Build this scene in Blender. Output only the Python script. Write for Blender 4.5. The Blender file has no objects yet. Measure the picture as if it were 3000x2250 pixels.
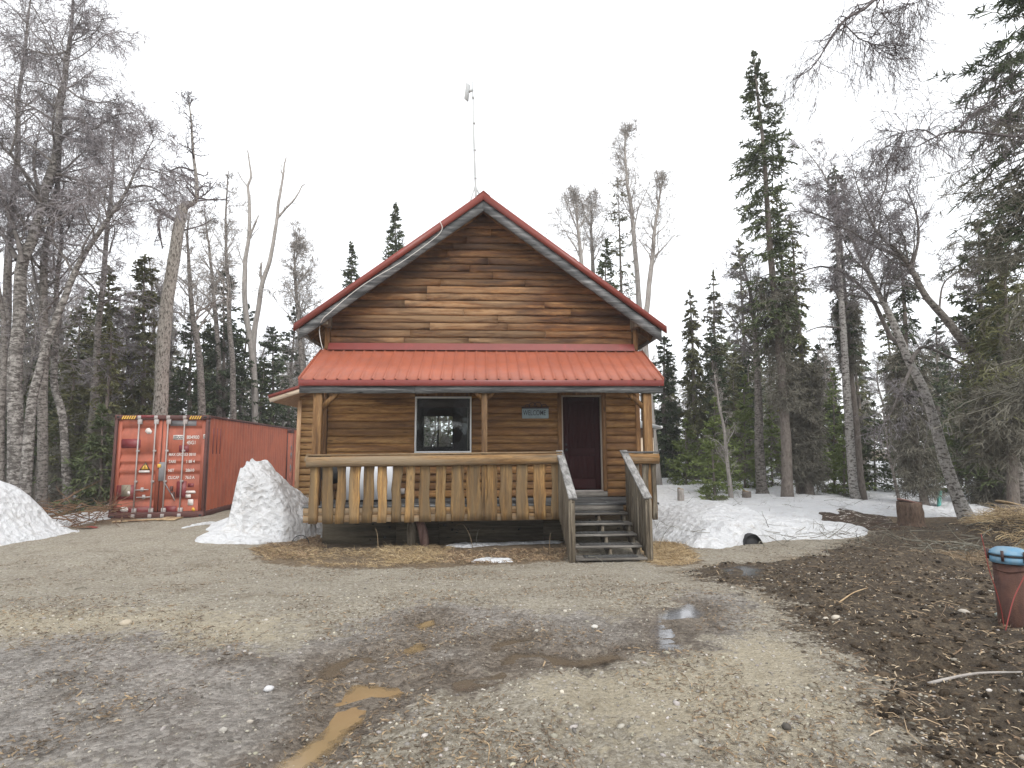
import bpy, math, random
import numpy as np
from mathutils import Matrix, Vector

random.seed(7)
rng = np.random.default_rng(11)
scn = bpy.context.scene
COL = scn.collection

# ------------------------------------------------------------------ camera, sky, sun, exposure
F, YAW, PIT, ROL = 1670.0, math.radians(3.08), math.atan(190 / 1670.0), 0.005
CAM = np.array([0.0, 0.0, 1.65])
_f = np.array([math.sin(YAW) * math.cos(PIT), math.cos(YAW) * math.cos(PIT), math.sin(PIT)])
_r = np.array([math.cos(YAW), -math.sin(YAW), 0.0])
_u = np.cross(_r, _f)
_R = math.cos(ROL) * _r - math.sin(ROL) * _u
_U = math.sin(ROL) * _r + math.cos(ROL) * _u
cam = bpy.data.cameras.new("camera")
cam.sensor_width = 36.0
cam.lens = 36.0 * F / 3000.0
cam.clip_end = 2000.0
cam_o = bpy.data.objects.new("camera", cam)
COL.objects.link(cam_o)
cam_o.matrix_world = Matrix(((_R[0], _U[0], -_f[0], CAM[0]), (_R[1], _U[1], -_f[1], CAM[1]),
                             (_R[2], _U[2], -_f[2], CAM[2]), (0, 0, 0, 1)))
scn.camera = cam_o
scn.render.resolution_x, scn.render.resolution_y = 1024, 768

world = bpy.data.worlds.new("World")
scn.world = world
world.use_nodes = True
wn, wl = world.node_tree.nodes, world.node_tree.links
wn.clear()
sky = wn.new("ShaderNodeTexSky")
sky.sky_type = 'NISHITA'
sky.sun_disc = False
SUN_EL, SUN_AZ = math.radians(48), math.radians(163)
sky.sun_elevation = SUN_EL
sky.sun_rotation = SUN_AZ
mixw = wn.new("ShaderNodeMixRGB")                       # overcast: the blue sky behind a white cloud layer
mixw.inputs[0].default_value = 0.86
mixw.inputs[2].default_value = (11.2, 11.35, 11.6, 1)
bgw = wn.new("ShaderNodeBackground")
bgw.inputs[1].default_value = 0.10
wo = wn.new("ShaderNodeOutputWorld")
wl.new(sky.outputs[0], mixw.inputs[1])
wl.new(mixw.outputs[0], bgw.inputs[0])
wl.new(bgw.outputs[0], wo.inputs[0])

sun = bpy.data.lights.new("sun", 'SUN')
sun.energy = 1.45
sun.angle = math.radians(25)
sun.color = (1.0, 0.97, 0.93)
sun_o = bpy.data.objects.new("sun", sun)
COL.objects.link(sun_o)
_sd = Vector((math.sin(SUN_AZ) * math.cos(SUN_EL), math.cos(SUN_AZ) * math.cos(SUN_EL), math.sin(SUN_EL)))
sun_o.rotation_euler = _sd.to_track_quat('Z', 'Y').to_euler()
sun_o.location = (0, 0, 40)

vs = scn.view_settings
vs.view_transform, vs.look = 'Standard', 'None'
vs.exposure, vs.gamma = 0.72, 1.0
vs.use_curve_mapping = False
scn.cycles.max_bounces = 8
scn.cycles.transparent_max_bounces = 8
scn.cycles.use_denoising = True

# ------------------------------------------------------------------ helpers
def ray(px, py):
    return _f + _R * (px - 1500) / F + _U * (1125 - py) / F
def at(px, py, Y):
    d = ray(px, py)
    return CAM + d * (Y / d[1])
def atz(px, py, z):
    d = ray(px, py)
    return CAM + d * ((z - CAM[2]) / d[2])

_perm = np.random.default_rng(3).random((64, 64, 16))
def vn(x, y, seed=0):
    x = np.asarray(x, float); y = np.asarray(y, float)
    xi = np.floor(x).astype(int); yi = np.floor(y).astype(int)
    fx = x - xi; fy = y - yi
    fx = fx * fx * (3 - 2 * fx); fy = fy * fy * (3 - 2 * fy)
    T = _perm[:, :, seed % 16]
    g = lambda a, b: T[a % 64, b % 64]
    return (g(xi, yi) * (1 - fx) + g(xi + 1, yi) * fx) * (1 - fy) + (g(xi, yi + 1) * (1 - fx) + g(xi + 1, yi + 1) * fx) * fy
def fbm(x, y, seed=0, o=4):
    s, a, t = 0.0, 0.5, 0.0
    for i in range(o):
        s = s + a * (vn(x * 2 ** i + 13.7 * i, y * 2 ** i + 5.3 * i, seed + i) - 0.5)
        a *= 0.5
    return s
def sstep(a, b, v):
    t = np.clip((np.asarray(v, float) - a) / (b - a), 0, 1)
    return t * t * (3 - 2 * t)
def sdist(poly, X, Y):
    """signed distance to a polygon, positive inside"""
    p = np.asarray(poly, float)[:, :2]
    d = np.full(X.shape, 1e9); ins = np.zeros(X.shape, bool)
    for i in range(len(p)):
        a, b = p[i - 1], p[i]
        e = b - a
        t = np.clip(((X - a[0]) * e[0] + (Y - a[1]) * e[1]) / (e @ e + 1e-12), 0, 1)
        d = np.minimum(d, np.hypot(X - a[0] - t * e[0], Y - a[1] - t * e[1]))
        c = ((a[1] > Y) != (b[1] > Y)) & (X < (b[0] - a[0]) * (Y - a[1]) / (b[1] - a[1] + 1e-12) + a[0])
        ins ^= c
    return np.where(ins, d, -d)
def norm(v):
    return v / (np.linalg.norm(v, axis=-1, keepdims=True) + 1e-9)
def smooth_path(pts, n):
    """Catmull-Rom through points"""
    p = np.asarray(pts, float)
    q = np.vstack([2 * p[0] - p[1], p, 2 * p[-1] - p[-2]])
    out = []
    m = len(p) - 1
    for u in np.linspace(0, m - 1e-6, n):
        i = int(u); t = u - i
        a, b, c, d = q[i], q[i + 1], q[i + 2], q[i + 3]
        out.append(0.5 * (2 * b + (c - a) * t + (2 * a - 5 * b + 4 * c - d) * t * t + (3 * b - a - 3 * c + d) * t ** 3))
    return np.array(out)

WLOC = {}
class MB:
    """collects shapes and links them as one mesh object"""
    def __init__(s):
        s.v, s.f, s.n = [], [], 0
    def add(s, v, f):
        v = np.asarray(v, float).reshape(-1, 3)
        s.v.append(v)
        s.f.append(np.asarray(f, dtype=np.int64) + s.n)
        s.n += len(v)
        return s
    def box(s, c, d, rot=None):
        c = np.asarray(c, float); h = np.asarray(d, float) / 2
        v = np.array([[x, y, z] for x in (-1, 1) for y in (-1, 1) for z in (-1, 1)], float) * h
        if rot is not None:
            v = v @ np.array(Matrix(rot).to_3x3()).T
        return s.add(v + c, [[0, 1, 3, 2], [4, 6, 7, 5], [0, 4, 5, 1], [2, 3, 7, 6], [0, 2, 6, 4], [1, 5, 7, 3]])
    def bb(s, x0, x1, y0, y1, z0, z1):
        return s.box(((x0 + x1) / 2, (y0 + y1) / 2, (z0 + z1) / 2), (x1 - x0, y1 - y0, z1 - z0))
    def beam(s, a, b, w, h, up=(0, 0, 1)):
        """rectangular bar from a to b, w across and h along up"""
        a = np.asarray(a, float); b = np.asarray(b, float)
        t = norm(b - a); sd = norm(np.cross(t, up)); u = np.cross(sd, t)
        v = []
        for p in (a, b):
            for i, j in ((-1, -1), (1, -1), (1, 1), (-1, 1)):
                v.append(p + sd * i * w / 2 + u * j * h / 2)
        return s.add(v, [[0, 1, 2, 3], [7, 6, 5, 4], [0, 4, 5, 1], [1, 5, 6, 2], [2, 6, 7, 3], [3, 7, 4, 0]])
    def prism(s, outline, y0, y1, axis='y'):
        """outline of (x, z) points pushed from y0 to y1"""
        o = np.asarray(outline, float); n = len(o)
        def pt(a, b, c):
            return (a, c, b) if axis == 'y' else ((c, a, b) if axis == 'x' else (a, b, c))
        v = [pt(a, b, y0) for a, b in o] + [pt(a, b, y1) for a, b in o]
        s.add(v, [[i, (i + 1) % n, n + (i + 1) % n, n + i] for i in range(n)])
        k = s.n - 2 * n
        s.caps = getattr(s, 'caps', [])
        s.caps.append([k + i for i in range(n)][::-1]); s.caps.append([k + n + i for i in range(n)])
        return s
    def tube(s, P, R, sides=8, cap=True, wob=0.0, flat=1.0):
        P = np.asarray(P, float); R = np.broadcast_to(np.asarray(R, float), (len(P),))
        t = norm(np.gradient(P, axis=0))
        ref = np.array([0.31, 0.95, 0.12]) if abs(t[0][1]) < 0.8 else np.array([1.0, 0.1, 0.2])
        a = norm(np.cross(t, ref)); b = np.cross(t, a)
        th = np.linspace(0, 2 * math.pi, sides, endpoint=False)
        rr = R[:, None] * (1 + wob * (rng.random((len(P), sides)) - 0.5))
        v = P[:, None] + rr[..., None] * (np.cos(th)[None, :, None] * a[:, None] + flat * np.sin(th)[None, :, None] * b[:, None])
        k = len(P)
        i = np.arange(k - 1)[:, None] * sides; j = np.arange(sides)[None]; j2 = (j + 1) % sides
        f = np.stack([i + j, i + j2, i + sides + j2, i + sides + j], -1).reshape(-1, 4)
        base = s.n
        s.add(v, f)
        if cap:
            s.caps = getattr(s, 'caps', [])
            s.caps.append([base + q for q in range(sides)][::-1])
            s.caps.append([base + (k - 1) * sides + q for q in range(sides)])
        return s
    def tubes(s, P, R, sides=3):
        N, k, _ = P.shape
        if N == 0: return s
        t = norm(np.gradient(P, axis=1))
        a = norm(np.cross(t, np.array([0.37, 0.81, 0.45]))); b = np.cross(t, a)
        th = np.linspace(0, 2 * math.pi, sides, endpoint=False)
        v = P[:, :, None] + R[:, :, None, None] * (np.cos(th)[:, None] * a[:, :, None] + np.sin(th)[:, None] * b[:, :, None])
        o = (np.arange(N) * k * sides)[:, None, None] + (np.arange(k - 1) * sides)[None, :, None]
        j = np.arange(sides)[None, None]; j2 = (j + 1) % sides
        f = np.stack([o + j, o + j2, o + sides + j2, o + sides + j], -1).reshape(-1, 4)
        return s.add(v, f)
    def ribbons(s, P, W, side=None):
        N, k, _ = P.shape
        if N == 0: return s
        t = norm(np.gradient(P, axis=1))
        if side is None:
            side = rng.normal(size=(N, 1, 3))
        sd = norm(np.cross(t, side)) * W[..., None]
        v = np.stack([P - sd, P + sd], 2)
        o = (np.arange(N) * k * 2)[:, None] + (np.arange(k - 1) * 2)[None]
        f = np.stack([o, o + 1, o + 3, o + 2], -1).reshape(-1, 4)
        return s.add(v, f)
    def grid(s, X, Y, Z, keep=None):
        ny, nx = X.shape
        idx = np.arange(ny * nx).reshape(ny, nx)
        f = np.stack([idx[:-1, :-1], idx[:-1, 1:], idx[1:, 1:], idx[1:, :-1]], -1)
        if keep is not None:
            k = keep[:-1, :-1] | keep[:-1, 1:] | keep[1:, 1:] | keep[1:, :-1]
            f = f[k]
        v = np.stack([X, Y, Z], -1).reshape(-1, 3)
        f = f.reshape(-1, 4)
        if keep is not None:
            used, inv = np.unique(f, return_inverse=True)
            s.used = used
            v = v[used]; f = inv.reshape(-1, 4)
        return s.add(v, f)
    def mesh(s, name, mat, off=(0, 0, 0), smooth=False):
        me = bpy.data.meshes.new(name)
        v = np.concatenate(s.v) - np.asarray(off)
        quads = [f for f in s.f if f.ndim == 2 and f.shape[1] == 4]
        tris = [f for f in s.f if f.ndim == 2 and f.shape[1] == 3]
        loops, starts, tot = [], [], 0
        for arrs, n in ((quads, 4), (tris, 3)):
            if arrs:
                a = np.concatenate(arrs)
                starts.append(tot + np.arange(len(a)) * n); loops.append(a.reshape(-1)); tot += a.size
        for c in getattr(s, 'caps', []):
            starts.append(np.array([tot])); loops.append(np.array(c)); tot += len(c)
        loops = np.concatenate(loops).astype(np.int32); starts = np.concatenate(starts).astype(np.int32)
        me.vertices.add(len(v)); me.vertices.foreach_set("co", v.astype(np.float32).ravel())
        me.loops.add(len(loops)); me.loops.foreach_set("vertex_index", loops)
        me.polygons.add(len(starts)); me.polygons.foreach_set("loop_start", starts)
        me.update(calc_edges=True)
        me.validate()
        if smooth:
            me.polygons.foreach_set("use_smooth", np.ones(len(me.polygons), bool))
        me.materials.append(mat)
        return me
    def build(s, name, mat, parent=None, bevel=0, smooth=False, local=False, kind=None):
        off = (0, 0, 0) if (parent is None or local) else WLOC.get(parent.name, (0, 0, 0))
        me = s.mesh(name, mat, off, smooth)
        return link(name, me, parent, bevel, kind)

def link(name, me, parent=None, bevel=0, kind=None):
    o = bpy.data.objects.new(name, me)
    COL.objects.link(o)
    if parent is not None:
        o.parent = parent
        WLOC[o.name] = WLOC.get(parent.name, (0, 0, 0))
    if bevel:
        m = o.modifiers.new("bevel", 'BEVEL'); m.width = bevel; m.segments = 1; m.limit_method = 'ANGLE'
    if kind: o["kind"] = kind
    return o
def thing(name, label, cat, loc, group=None, rz=0.0):
    o = bpy.data.objects.new(name, None)
    COL.objects.link(o)
    o.location = Vector([float(c) for c in loc]); o.rotation_euler = (0, 0, rz)
    o.empty_display_size = 0.2
    WLOC[o.name] = tuple(float(c) for c in loc)
    return tag(o, label, cat, group)
def tag(o, label, cat=None, group=None, kind=None):
    o["label"] = label
    if cat: o["category"] = cat
    if group: o["group"] = group
    if kind: o["kind"] = kind
    return o
def copy_thing(root, loc, rz=0.0, sc=1.0, label=None, group=None, sz=None):
    r = root.copy(); COL.objects.link(r)
    r.location = Vector([float(c) for c in loc]); r.rotation_euler = (0, 0, rz); r.scale = (sc, sc, sz or sc)
    if label: r["label"] = label
    if group: r["group"] = group
    for ch in list(root.children):
        c = ch.copy(); COL.objects.link(c); c.parent = r
    return r

# ------------------------------------------------------------------ materials
class G:
    def __init__(s, name):
        s.m = bpy.data.materials.new(name); s.m.use_nodes = True
        s.nt = s.m.node_tree; s.nt.nodes.clear()
        s.out = s.nt.nodes.new("ShaderNodeOutputMaterial")
        s.b = s.nt.nodes.new("ShaderNodeBsdfPrincipled")
        s.nt.links.new(s.b.outputs[0], s.out.inputs[0])
    def set(s, node, key, val):
        i = node.inputs[key]
        if isinstance(val, bpy.types.NodeSocket): s.nt.links.new(val, i)
        elif isinstance(val, (tuple, list)): i.default_value = tuple(val) + ((1.0,) if len(val) == 3 and i.type == 'RGBA' else ())
        else: i.default_value = val
    def n(s, typ, ins=None, out=0, **props):
        nd = s.nt.nodes.new("ShaderNode" + typ)
        for k, v in props.items(): setattr(nd, k, v)
        for k, v in (ins or {}).items(): s.set(nd, k, v)
        return nd.outputs[out]
    def obj(s): return s.n("TexCoord", out=3)
    def geo(s): return s.n("NewGeometry", out=0)
    def rand(s): return s.n("ObjectInfo", out=5 if bpy.app.version < (4, 3) else "Random")
    def mapv(s, v, scale=(1, 1, 1), loc=(0, 0, 0)):
        return s.n("Mapping", {"Vector": v, "Scale": scale, "Location": loc})
    def noise(s, v, sc=5, det=4, rough=0.55, dist=0.0):
        return s.n("TexNoise", {"Vector": v, "Scale": sc, "Detail": det, "Roughness": rough, "Distortion": dist})
    def vor(s, v, sc=5, out=0, rnd=1.0):
        return s.n("TexVoronoi", {"Vector": v, "Scale": sc, "Randomness": rnd}, out=out)
    def ramp(s, fac, stops, interp='LINEAR'):
        nd = s.nt.nodes.new("ShaderNodeValToRGB")
        cr = nd.color_ramp; cr.interpolation = interp
        while len(cr.elements) < len(stops): cr.elements.new(0.5)
        for e, (p, c) in zip(cr.elements, stops):
            e.position = p
            e.color = (c, c, c, 1) if isinstance(c, (int, float)) else tuple(c) + (1,)
        s.set(nd, 0, fac)
        return nd.outputs[0]
    def mix(s, fac, a, b, mode='MIX'):
        nd = s.nt.nodes.new("ShaderNodeMixRGB"); nd.blend_type = mode
        s.set(nd, 0, fac); s.set(nd, 1, a); s.set(nd, 2, b)
        return nd.outputs[0]
    def math(s, op, a, b=0.0, clamp=False):
        nd = s.nt.nodes.new("ShaderNodeMath"); nd.operation = op; nd.use_clamp = clamp
        s.set(nd, 0, a); s.set(nd, 1, b)
        return nd.outputs[0]
    def vadd(s, a, b):
        nd = s.nt.nodes.new("ShaderNodeVectorMath"); nd.operation = 'ADD'
        s.set(nd, 0, a); s.set(nd, 1, b)
        return nd.outputs[0]
    def attr(s, name, out="Fac"):
        return s.n("Attribute", out=out, attribute_name=name)
    def bump(s, h, strength=0.4, dist=0.02):
        s.set(s.b, "Normal", s.n("Bump", {"Height": h, "Strength": strength, "Distance": dist}))
    def fin(s, col=None, rough=None, metal=None, spec=None):
        if col is not None: s.set(s.b, "Base Color", col)
        if rough is not None: s.set(s.b, "Roughness", rough)
        if metal is not None: s.set(s.b, "Metallic", metal)
        if spec is not None: s.set(s.b, "Specular IOR Level", spec)
        return s.m

def wood(name, dark, mid, light, axis='x', grey=None, grey_amt=0.5, stain=None, bump=0.35, vary=0.35, big=0.7):
    g = G(name)
    r = g.rand()
    off = g.n("CombineXYZ", {0: g.math('MULTIPLY', r, 37.0), 1: g.math('MULTIPLY', r, 11.0), 2: g.math('MULTIPLY', r, 23.0)})
    v = g.vadd(g.obj(), off)
    sc = {'x': (0.35, 5, 5), 'y': (5, 0.35, 5), 'z': (5, 5, 0.35)}[axis]
    vm = g.mapv(v, sc)
    n1 = g.noise(vm, 2.2, 6, 0.65, 0.4)
    col = g.ramp(n1, [(0.36, dark), (0.5, mid), (0.66, light)])
    fine = g.noise(g.mapv(v, tuple(c * 4 for c in sc)), 5, 3, 0.6)
    col = g.mix(g.ramp(fine, [(0.36, 0.6), (0.56, 0.0)]), col, dark)
    kn = {'x': (1.1, 4, 5.5), 'y': (5.5, 1.1, 4), 'z': (5, 4, 1.1)}[axis]
    k = g.vor(g.mapv(v, kn), 1.3)
    col = g.mix(g.ramp(k, [(0.05, 0.85), (0.13, 0.0)]), col, tuple(c * 0.35 for c in dark))
    if stain is not None:
        st = g.noise(g.mapv(g.obj(), {'x': (0.5, 1, 2.2), 'y': (1, .5, 2.2), 'z': (2.2, 1, .5)}[axis]), big, 5, 0.7, 0.6)
        col = g.mix(g.ramp(st, [(0.42, 0.0), (0.6, 0.8)]), col, stain)
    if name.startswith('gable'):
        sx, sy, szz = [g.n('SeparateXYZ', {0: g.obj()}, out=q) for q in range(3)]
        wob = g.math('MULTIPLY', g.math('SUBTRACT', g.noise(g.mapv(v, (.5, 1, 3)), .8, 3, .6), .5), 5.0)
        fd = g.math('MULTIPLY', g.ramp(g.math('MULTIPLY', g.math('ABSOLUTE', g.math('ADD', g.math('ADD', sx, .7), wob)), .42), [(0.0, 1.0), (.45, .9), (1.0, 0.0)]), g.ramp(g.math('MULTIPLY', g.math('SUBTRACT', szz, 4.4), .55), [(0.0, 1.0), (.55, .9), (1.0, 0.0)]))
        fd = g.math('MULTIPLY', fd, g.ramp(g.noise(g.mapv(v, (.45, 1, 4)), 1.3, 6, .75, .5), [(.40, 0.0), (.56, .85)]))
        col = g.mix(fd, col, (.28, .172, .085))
    if grey is not None:
        gn = g.noise(g.mapv(v, tuple(c * 0.5 for c in sc)), 1.6, 5, 0.7)
        col = g.mix(g.ramp(gn, [(0.62 - grey_amt * 0.5, 0.0), (0.75 - grey_amt * 0.3, 0.9)]), col, grey)
    hs = g.n("HueSaturation", {"Hue": 0.5, "Saturation": 0.95, "Fac": 1.0, "Color": col,
                               "Value": g.math('ADD', g.math('MULTIPLY', r, vary), 1.0 - vary * 0.55)})
    g.bump(g.math('ADD', n1, g.math('MULTIPLY', fine, 0.6)), bump, 0.02)
    return g.fin(hs, 0.72, spec=0.25)

M = {}
M['log'] = wood("log_siding_wood", (.115, .050, .015), (.315, .155, .043), (.48, .27, .088), 'x', vary=0.4, stain=(.15, .07, .028), big=0.6)
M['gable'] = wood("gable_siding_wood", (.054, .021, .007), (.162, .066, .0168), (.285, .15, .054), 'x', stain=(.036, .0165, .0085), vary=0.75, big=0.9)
M['trim'] = wood("trim_wood", (.07, .031, .011), (.17, .080, .025), (.27, .14, .05), 'z', vary=0.2)
M['post'] = wood("post_wood", (.075, .036, .012), (.19, .095, .031), (.29, .165, .062), 'z', vary=0.2)
M['capwood'] = wood("weathered_cap_wood", (.10, .062, .03), (.22, .15, .08), (.34, .26, .155), 'x', bump=.8)
M['midpost'] = wood("brown_post_wood", (.05, .026, .010), (.12, .065, .026), (.19, .115, .05), 'z', vary=0.15)
M['railboard'] = wood("railing_board_wood", (.075, .038, .012), (.30, .158, .044), (.47, .285, .095), 'z', grey=(.165, .115, .06), grey_amt=0.5, bump=0.9, vary=0.6)
M['raillog'] = wood("railing_log_wood", (.07, .034, .011), (.235, .12, .034), (.38, .22, .08), 'x', grey=(.25, .19, .12), grey_amt=0.5, bump=0.8)
M['greyx'] = wood("weathered_grey_wood", (.045, .046, .047), (.135, .136, .136), (.30, .298, .29), 'x', bump=0.9, vary=0.25)
M['greyy'] = wood("weathered_grey_wood_deep", (.11, .105, .10), (.27, .262, .25), (.46, .45, .43), 'y', bump=0.7, vary=0.2)
M['greyz'] = wood("weathered_grey_wood_upright", (.055, .043, .030), (.165, .135, .094), (.32, .28, .215), 'z', bump=0.9, vary=0.3)
M['tread'] = wood("weathered_tread_wood", (.075, .065, .055), (.17, .155, .135), (.30, .28, .25), 'x', bump=0.6, vary=0.25)
M['newwood'] = wood("pale_new_wood", (.33, .19, .095), (.46, .29, .16), (.54, .37, .22), 'z', vary=0.1)
M['newwoodx'] = wood("pale_new_fascia", (.50, .38, .27), (.60, .48, .36), (.66, .55, .43), 'x', vary=0.1)
M['shedlog'] = wood("shed_siding_wood", (.19, .095, .032), (.33, .185, .066), (.43, .28, .115), 'x', vary=0.35)
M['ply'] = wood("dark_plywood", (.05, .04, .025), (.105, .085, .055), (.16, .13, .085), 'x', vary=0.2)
M['plank'] = wood("loose_plank_wood", (.22, .14, .07), (.38, .27, .15), (.48, .37, .23), 'x', vary=0.3)
M['logend'] = wood("leaning_log_wood", (.12, .06, .05), (.24, .14, .115), (.34, .22, .18), 'z', vary=0.5)

def paint(name, col, rough=0.45, var=0.12, dirt=None, dirt_amt=0.4, bump=0.05, scale=1.5, spec=0.5):
    g = G(name)
    o = g.obj()
    n = g.noise(o, scale, 5, 0.65)
    c = g.mix(g.ramp(n, [(0.3, 0.0), (0.7, 1.0)]), tuple(x * (1 - var) for x in col), tuple(min(1, x * (1 + var)) for x in col))
    if dirt is not None:
        d = g.noise(g.mapv(o, (2.2, 2.2, 0.5)), 2.0, 6, 0.72)
        c = g.mix(g.ramp(d, [(0.62 - dirt_amt * 0.3, 0.0), (0.82, 0.8)]), c, dirt)
    g.bump(g.noise(o, scale * 12, 3), bump, 0.01)
    return g.fin(c, rough, spec=spec)
M['red'] = paint("red_metal_roof", (.30, .082, .041), 0.6, 0.16, (.25, .088, .065), 0.6, 0.06)
M['redtrim'] = paint("dark_red_metal_trim", (.165, .027, .020), 0.42, 0.1, (.26, .04, .036), 0.25, 0.03)
M['rake'] = paint("red_rake_metal", (.18, .034, .022), 0.42, 0.1, (.28, .04, .032), 0.25, 0.03)
M['white'] = paint("white_vinyl", (.74, .74, .73), 0.5, 0.05, (.5, .48, .44), 0.2)
M['appliance'] = paint("white_enamel", (.66, .68, .72), 0.35, 0.04, (.5, .48, .46), 0.15)
M['door'] = paint("maroon_door_paint", (.024, .0042, .0046), 0.75, 0.15, spec=.15)
M['jamb'] = paint("pale_door_jamb", (.34, .29, .24), 0.6, 0.1)
M['black'] = paint("black_rubber", (.02, .02, .021), 0.75, 0.2)
M['mat'] = paint("grey_rubber_mat", (.05, .05, .048), 0.85, 0.3, (.12, .11, .10), 0.45)
M['iron'] = paint("dark_iron", (.04, .018, .016), 0.6, 0.2)
M['signblue'] = paint("blue_grey_slate", (.26, .33, .36), 0.8, 0.15, (.16, .2, .22), 0.3)
M['ink'] = paint("dark_lettering", (.016, .022, .035), 0.7, 0.05)
M['antenna'] = paint("grey_antenna_metal", (.42, .43, .43), 0.5, 0.1)
M['galv'] = paint("worn_galvanised_steel", (.36, .33, .315), 0.55, 0.2, (.18, .11, .085), 0.6)
M['cont'] = paint("container_orange_red", (.36, .094, .05), 0.6, 0.2, (.15, .045, .03), 0.75, 0.08)
M['contside'] = paint("container_side_red", (.45, .122, .062), 0.55, 0.14, (.2, .05, .033), 0.45, 0.08)
M['contdark'] = paint("container_dark_frame", (.085, .028, .022), 0.7, 0.25, (.03, .022, .02), 0.5, 0.1)
M['patch'] = paint("dark_red_repaint", (.17, .022, .024), 0.5, 0.15, (.1, .02, .02), 0.3)
M['patchgrey'] = paint("grey_worn_paint", (.17, .165, .17), 0.6, 0.2, (.09, .08, .08), 0.5)
M['sticker'] = paint("white_sticker", (.60, .55, .51), 0.6, 0.12, (.42, .32, .27), 0.5)
M['yellow'] = paint("yellow_marking", (.58, .34, .045), 0.6, 0.15, (.2, .12, .04), 0.3)
M['olive'] = paint("olive_placard", (.20, .17, .12), 0.6, 0.2)
M['rust'] = paint("rusty_casing", (.058, .026, .02), 0.9, 0.45, (.15, .07, .04), 0.75, 0.5, 7)
M['bluecap'] = paint("faded_blue_cap", (.085, .21, .32), 0.6, 0.2, (.33, .32, .28), 0.8, 0.1, 4)
M['redcable'] = paint("red_cable", (.20, .026, .019), 0.5, 0.15)
M['cream'] = paint("cream_siding", (.62, .50, .37), 0.7, 0.06)
M['brownpanel'] = paint("brown_frieze", (.16, .085, .045), 0.8, 0.2)
M['teal'] = paint("teal_plastic", (.15, .52, .46), 0.5, 0.1)
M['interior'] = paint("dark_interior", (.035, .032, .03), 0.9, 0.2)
M['cable'] = paint("white_cable", (.62, .60, .56), 0.5, 0.1)
M['contfloor'] = M['contdark']

g = G("window_glass")
tr = g.n("BsdfTransparent", {0: (.86, .9, .9)}); gl = g.n("BsdfGlossy", {0: (1, 1, 1), 1: 0.02})
ms = g.nt.nodes.new("ShaderNodeMixShader")
g.set(ms, 0, g.math('ADD', .045, g.math('MULTIPLY', .95, g.math('POWER', g.n('LayerWeight', {0: .5}, out=1), 5.0)))); g.nt.links.new(tr, ms.inputs[1]); g.nt.links.new(gl, ms.inputs[2])
g.nt.links.new(ms.outputs[0], g.out.inputs[0])
M['glass'] = g.m

# snow: old spring snow, granular with melt dimples and a little dirt
def snow_mat(name, dirt):
    g = G(name)
    p = g.geo()
    n = g.noise(p, 1.1, 6, 0.7, 0.3)
    c = g.mix(g.ramp(n, [(0.35, 0.0), (0.7, 1.0)]), (.78, .79, .805), (.89, .895, .90))
    d = g.noise(g.mapv(p, (1.0, 1.6, 2.0)), 2.4, 7, 0.8, 0.5)
    c = g.mix(g.ramp(d, [(0.60 - 0.12 * dirt, 0.0), (0.80 - 0.1 * dirt, 0.75)]), c, (.47, .42, .36))
    sp = g.vor(p, 14)
    sp2 = g.noise(p, 1.6, 4, 0.7)
    c = g.mix(g.math('MULTIPLY', g.ramp(sp, [(0.05, 1.0), (0.14, 0.0)]), g.ramp(sp2, [(0.52, 0.0), (0.62, 0.8 * min(1.0, dirt + .3))])), c, (.10, .08, .06))
    b1 = g.vor(p, 7); b2 = g.noise(p, 40, 4, 0.7); b3 = g.noise(p, 5, 5, 0.7)
    g.bump(g.math('ADD', g.math('ADD', g.math('MULTIPLY', b1, 0.7), b3), g.math('MULTIPLY', b2, 0.25)), 1.0, 0.16)
    return g.fin(c, 0.75, spec=0.2)
M['snow'] = snow_mat("old_snow", 0.55)
M['snowpile'] = snow_mat("ploughed_snow", 0.6)
M['snowdirty'] = snow_mat("dirty_snow", 0.75)

# ground: gravel, wet mud, dark soil, forest litter
g = G("gravel_and_soil")
p = g.geo()
wet_a, soil_a, lit_a, sand_a = g.attr("wet"), g.attr("soil"), g.attr("litter"), g.attr("sand")
nz = g.noise(p, 2.6, 8, 0.75); nzf = g.noise(p, 16, 6, 0.7)
brk = g.math('ADD', g.math('MULTIPLY', g.math('SUBTRACT', nz, 0.5), 2.6), g.math('MULTIPLY', g.math('SUBTRACT', nzf, 0.5), 1.6))
def thr(a): return g.ramp(g.math('ADD', a, brk), [(0.38, 0.0), (0.62, 1.0)])
wet, soil, lit, sand = thr(wet_a), thr(soil_a), thr(lit_a), thr(sand_a)
v1 = g.vor(p, 30, out=1); v1d = g.vor(p, 30); v2 = g.vor(p, 75, out=1)
bw1 = g.n("RGBToBW", {0: v1}); bw2 = g.n("RGBToBW", {0: v2})
base = g.ramp(g.noise(p, 0.9, 6, 0.7), [(0.3, (.27, .23, .165)), (0.55, (.37, .325, .25)), (0.75, (.46, .415, .33))])
base = g.mix(0.55, base, g.ramp(bw1, [(0.1, (.14, .115, .085)), (0.5, (.35, .31, .24)), (0.92, (.62, .58, .50))]))
base = g.mix(0.35, base, g.ramp(bw2, [(0.1, (.15, .125, .09)), (0.55, (.34, .30, .23)), (0.95, (.60, .56, .49))]))
base = g.mix(sand, base, g.mix(0.55, base, (.52, .45, .32)))
wetc = g.mix(0.45, g.ramp(g.noise(p, 3.5, 7, 0.75), [(0.30, (.10, .085, .07)), (0.46, (.29, .27, .25)), (0.66, (.42, .40, .38))]),
             g.ramp(bw1, [(0.12, (.09, .078, .064)), (0.55, (.30, .28, .258)), (0.95, (.62, .59, .55))]))
soilc = g.ramp(g.noise(p, 9, 8, 0.8), [(0.30, (.026, .017, .011)), (0.5, (.075, .054, .033)), (0.63, (.165, .125, .08)), (0.75, (.38, .305, .21))])
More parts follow.
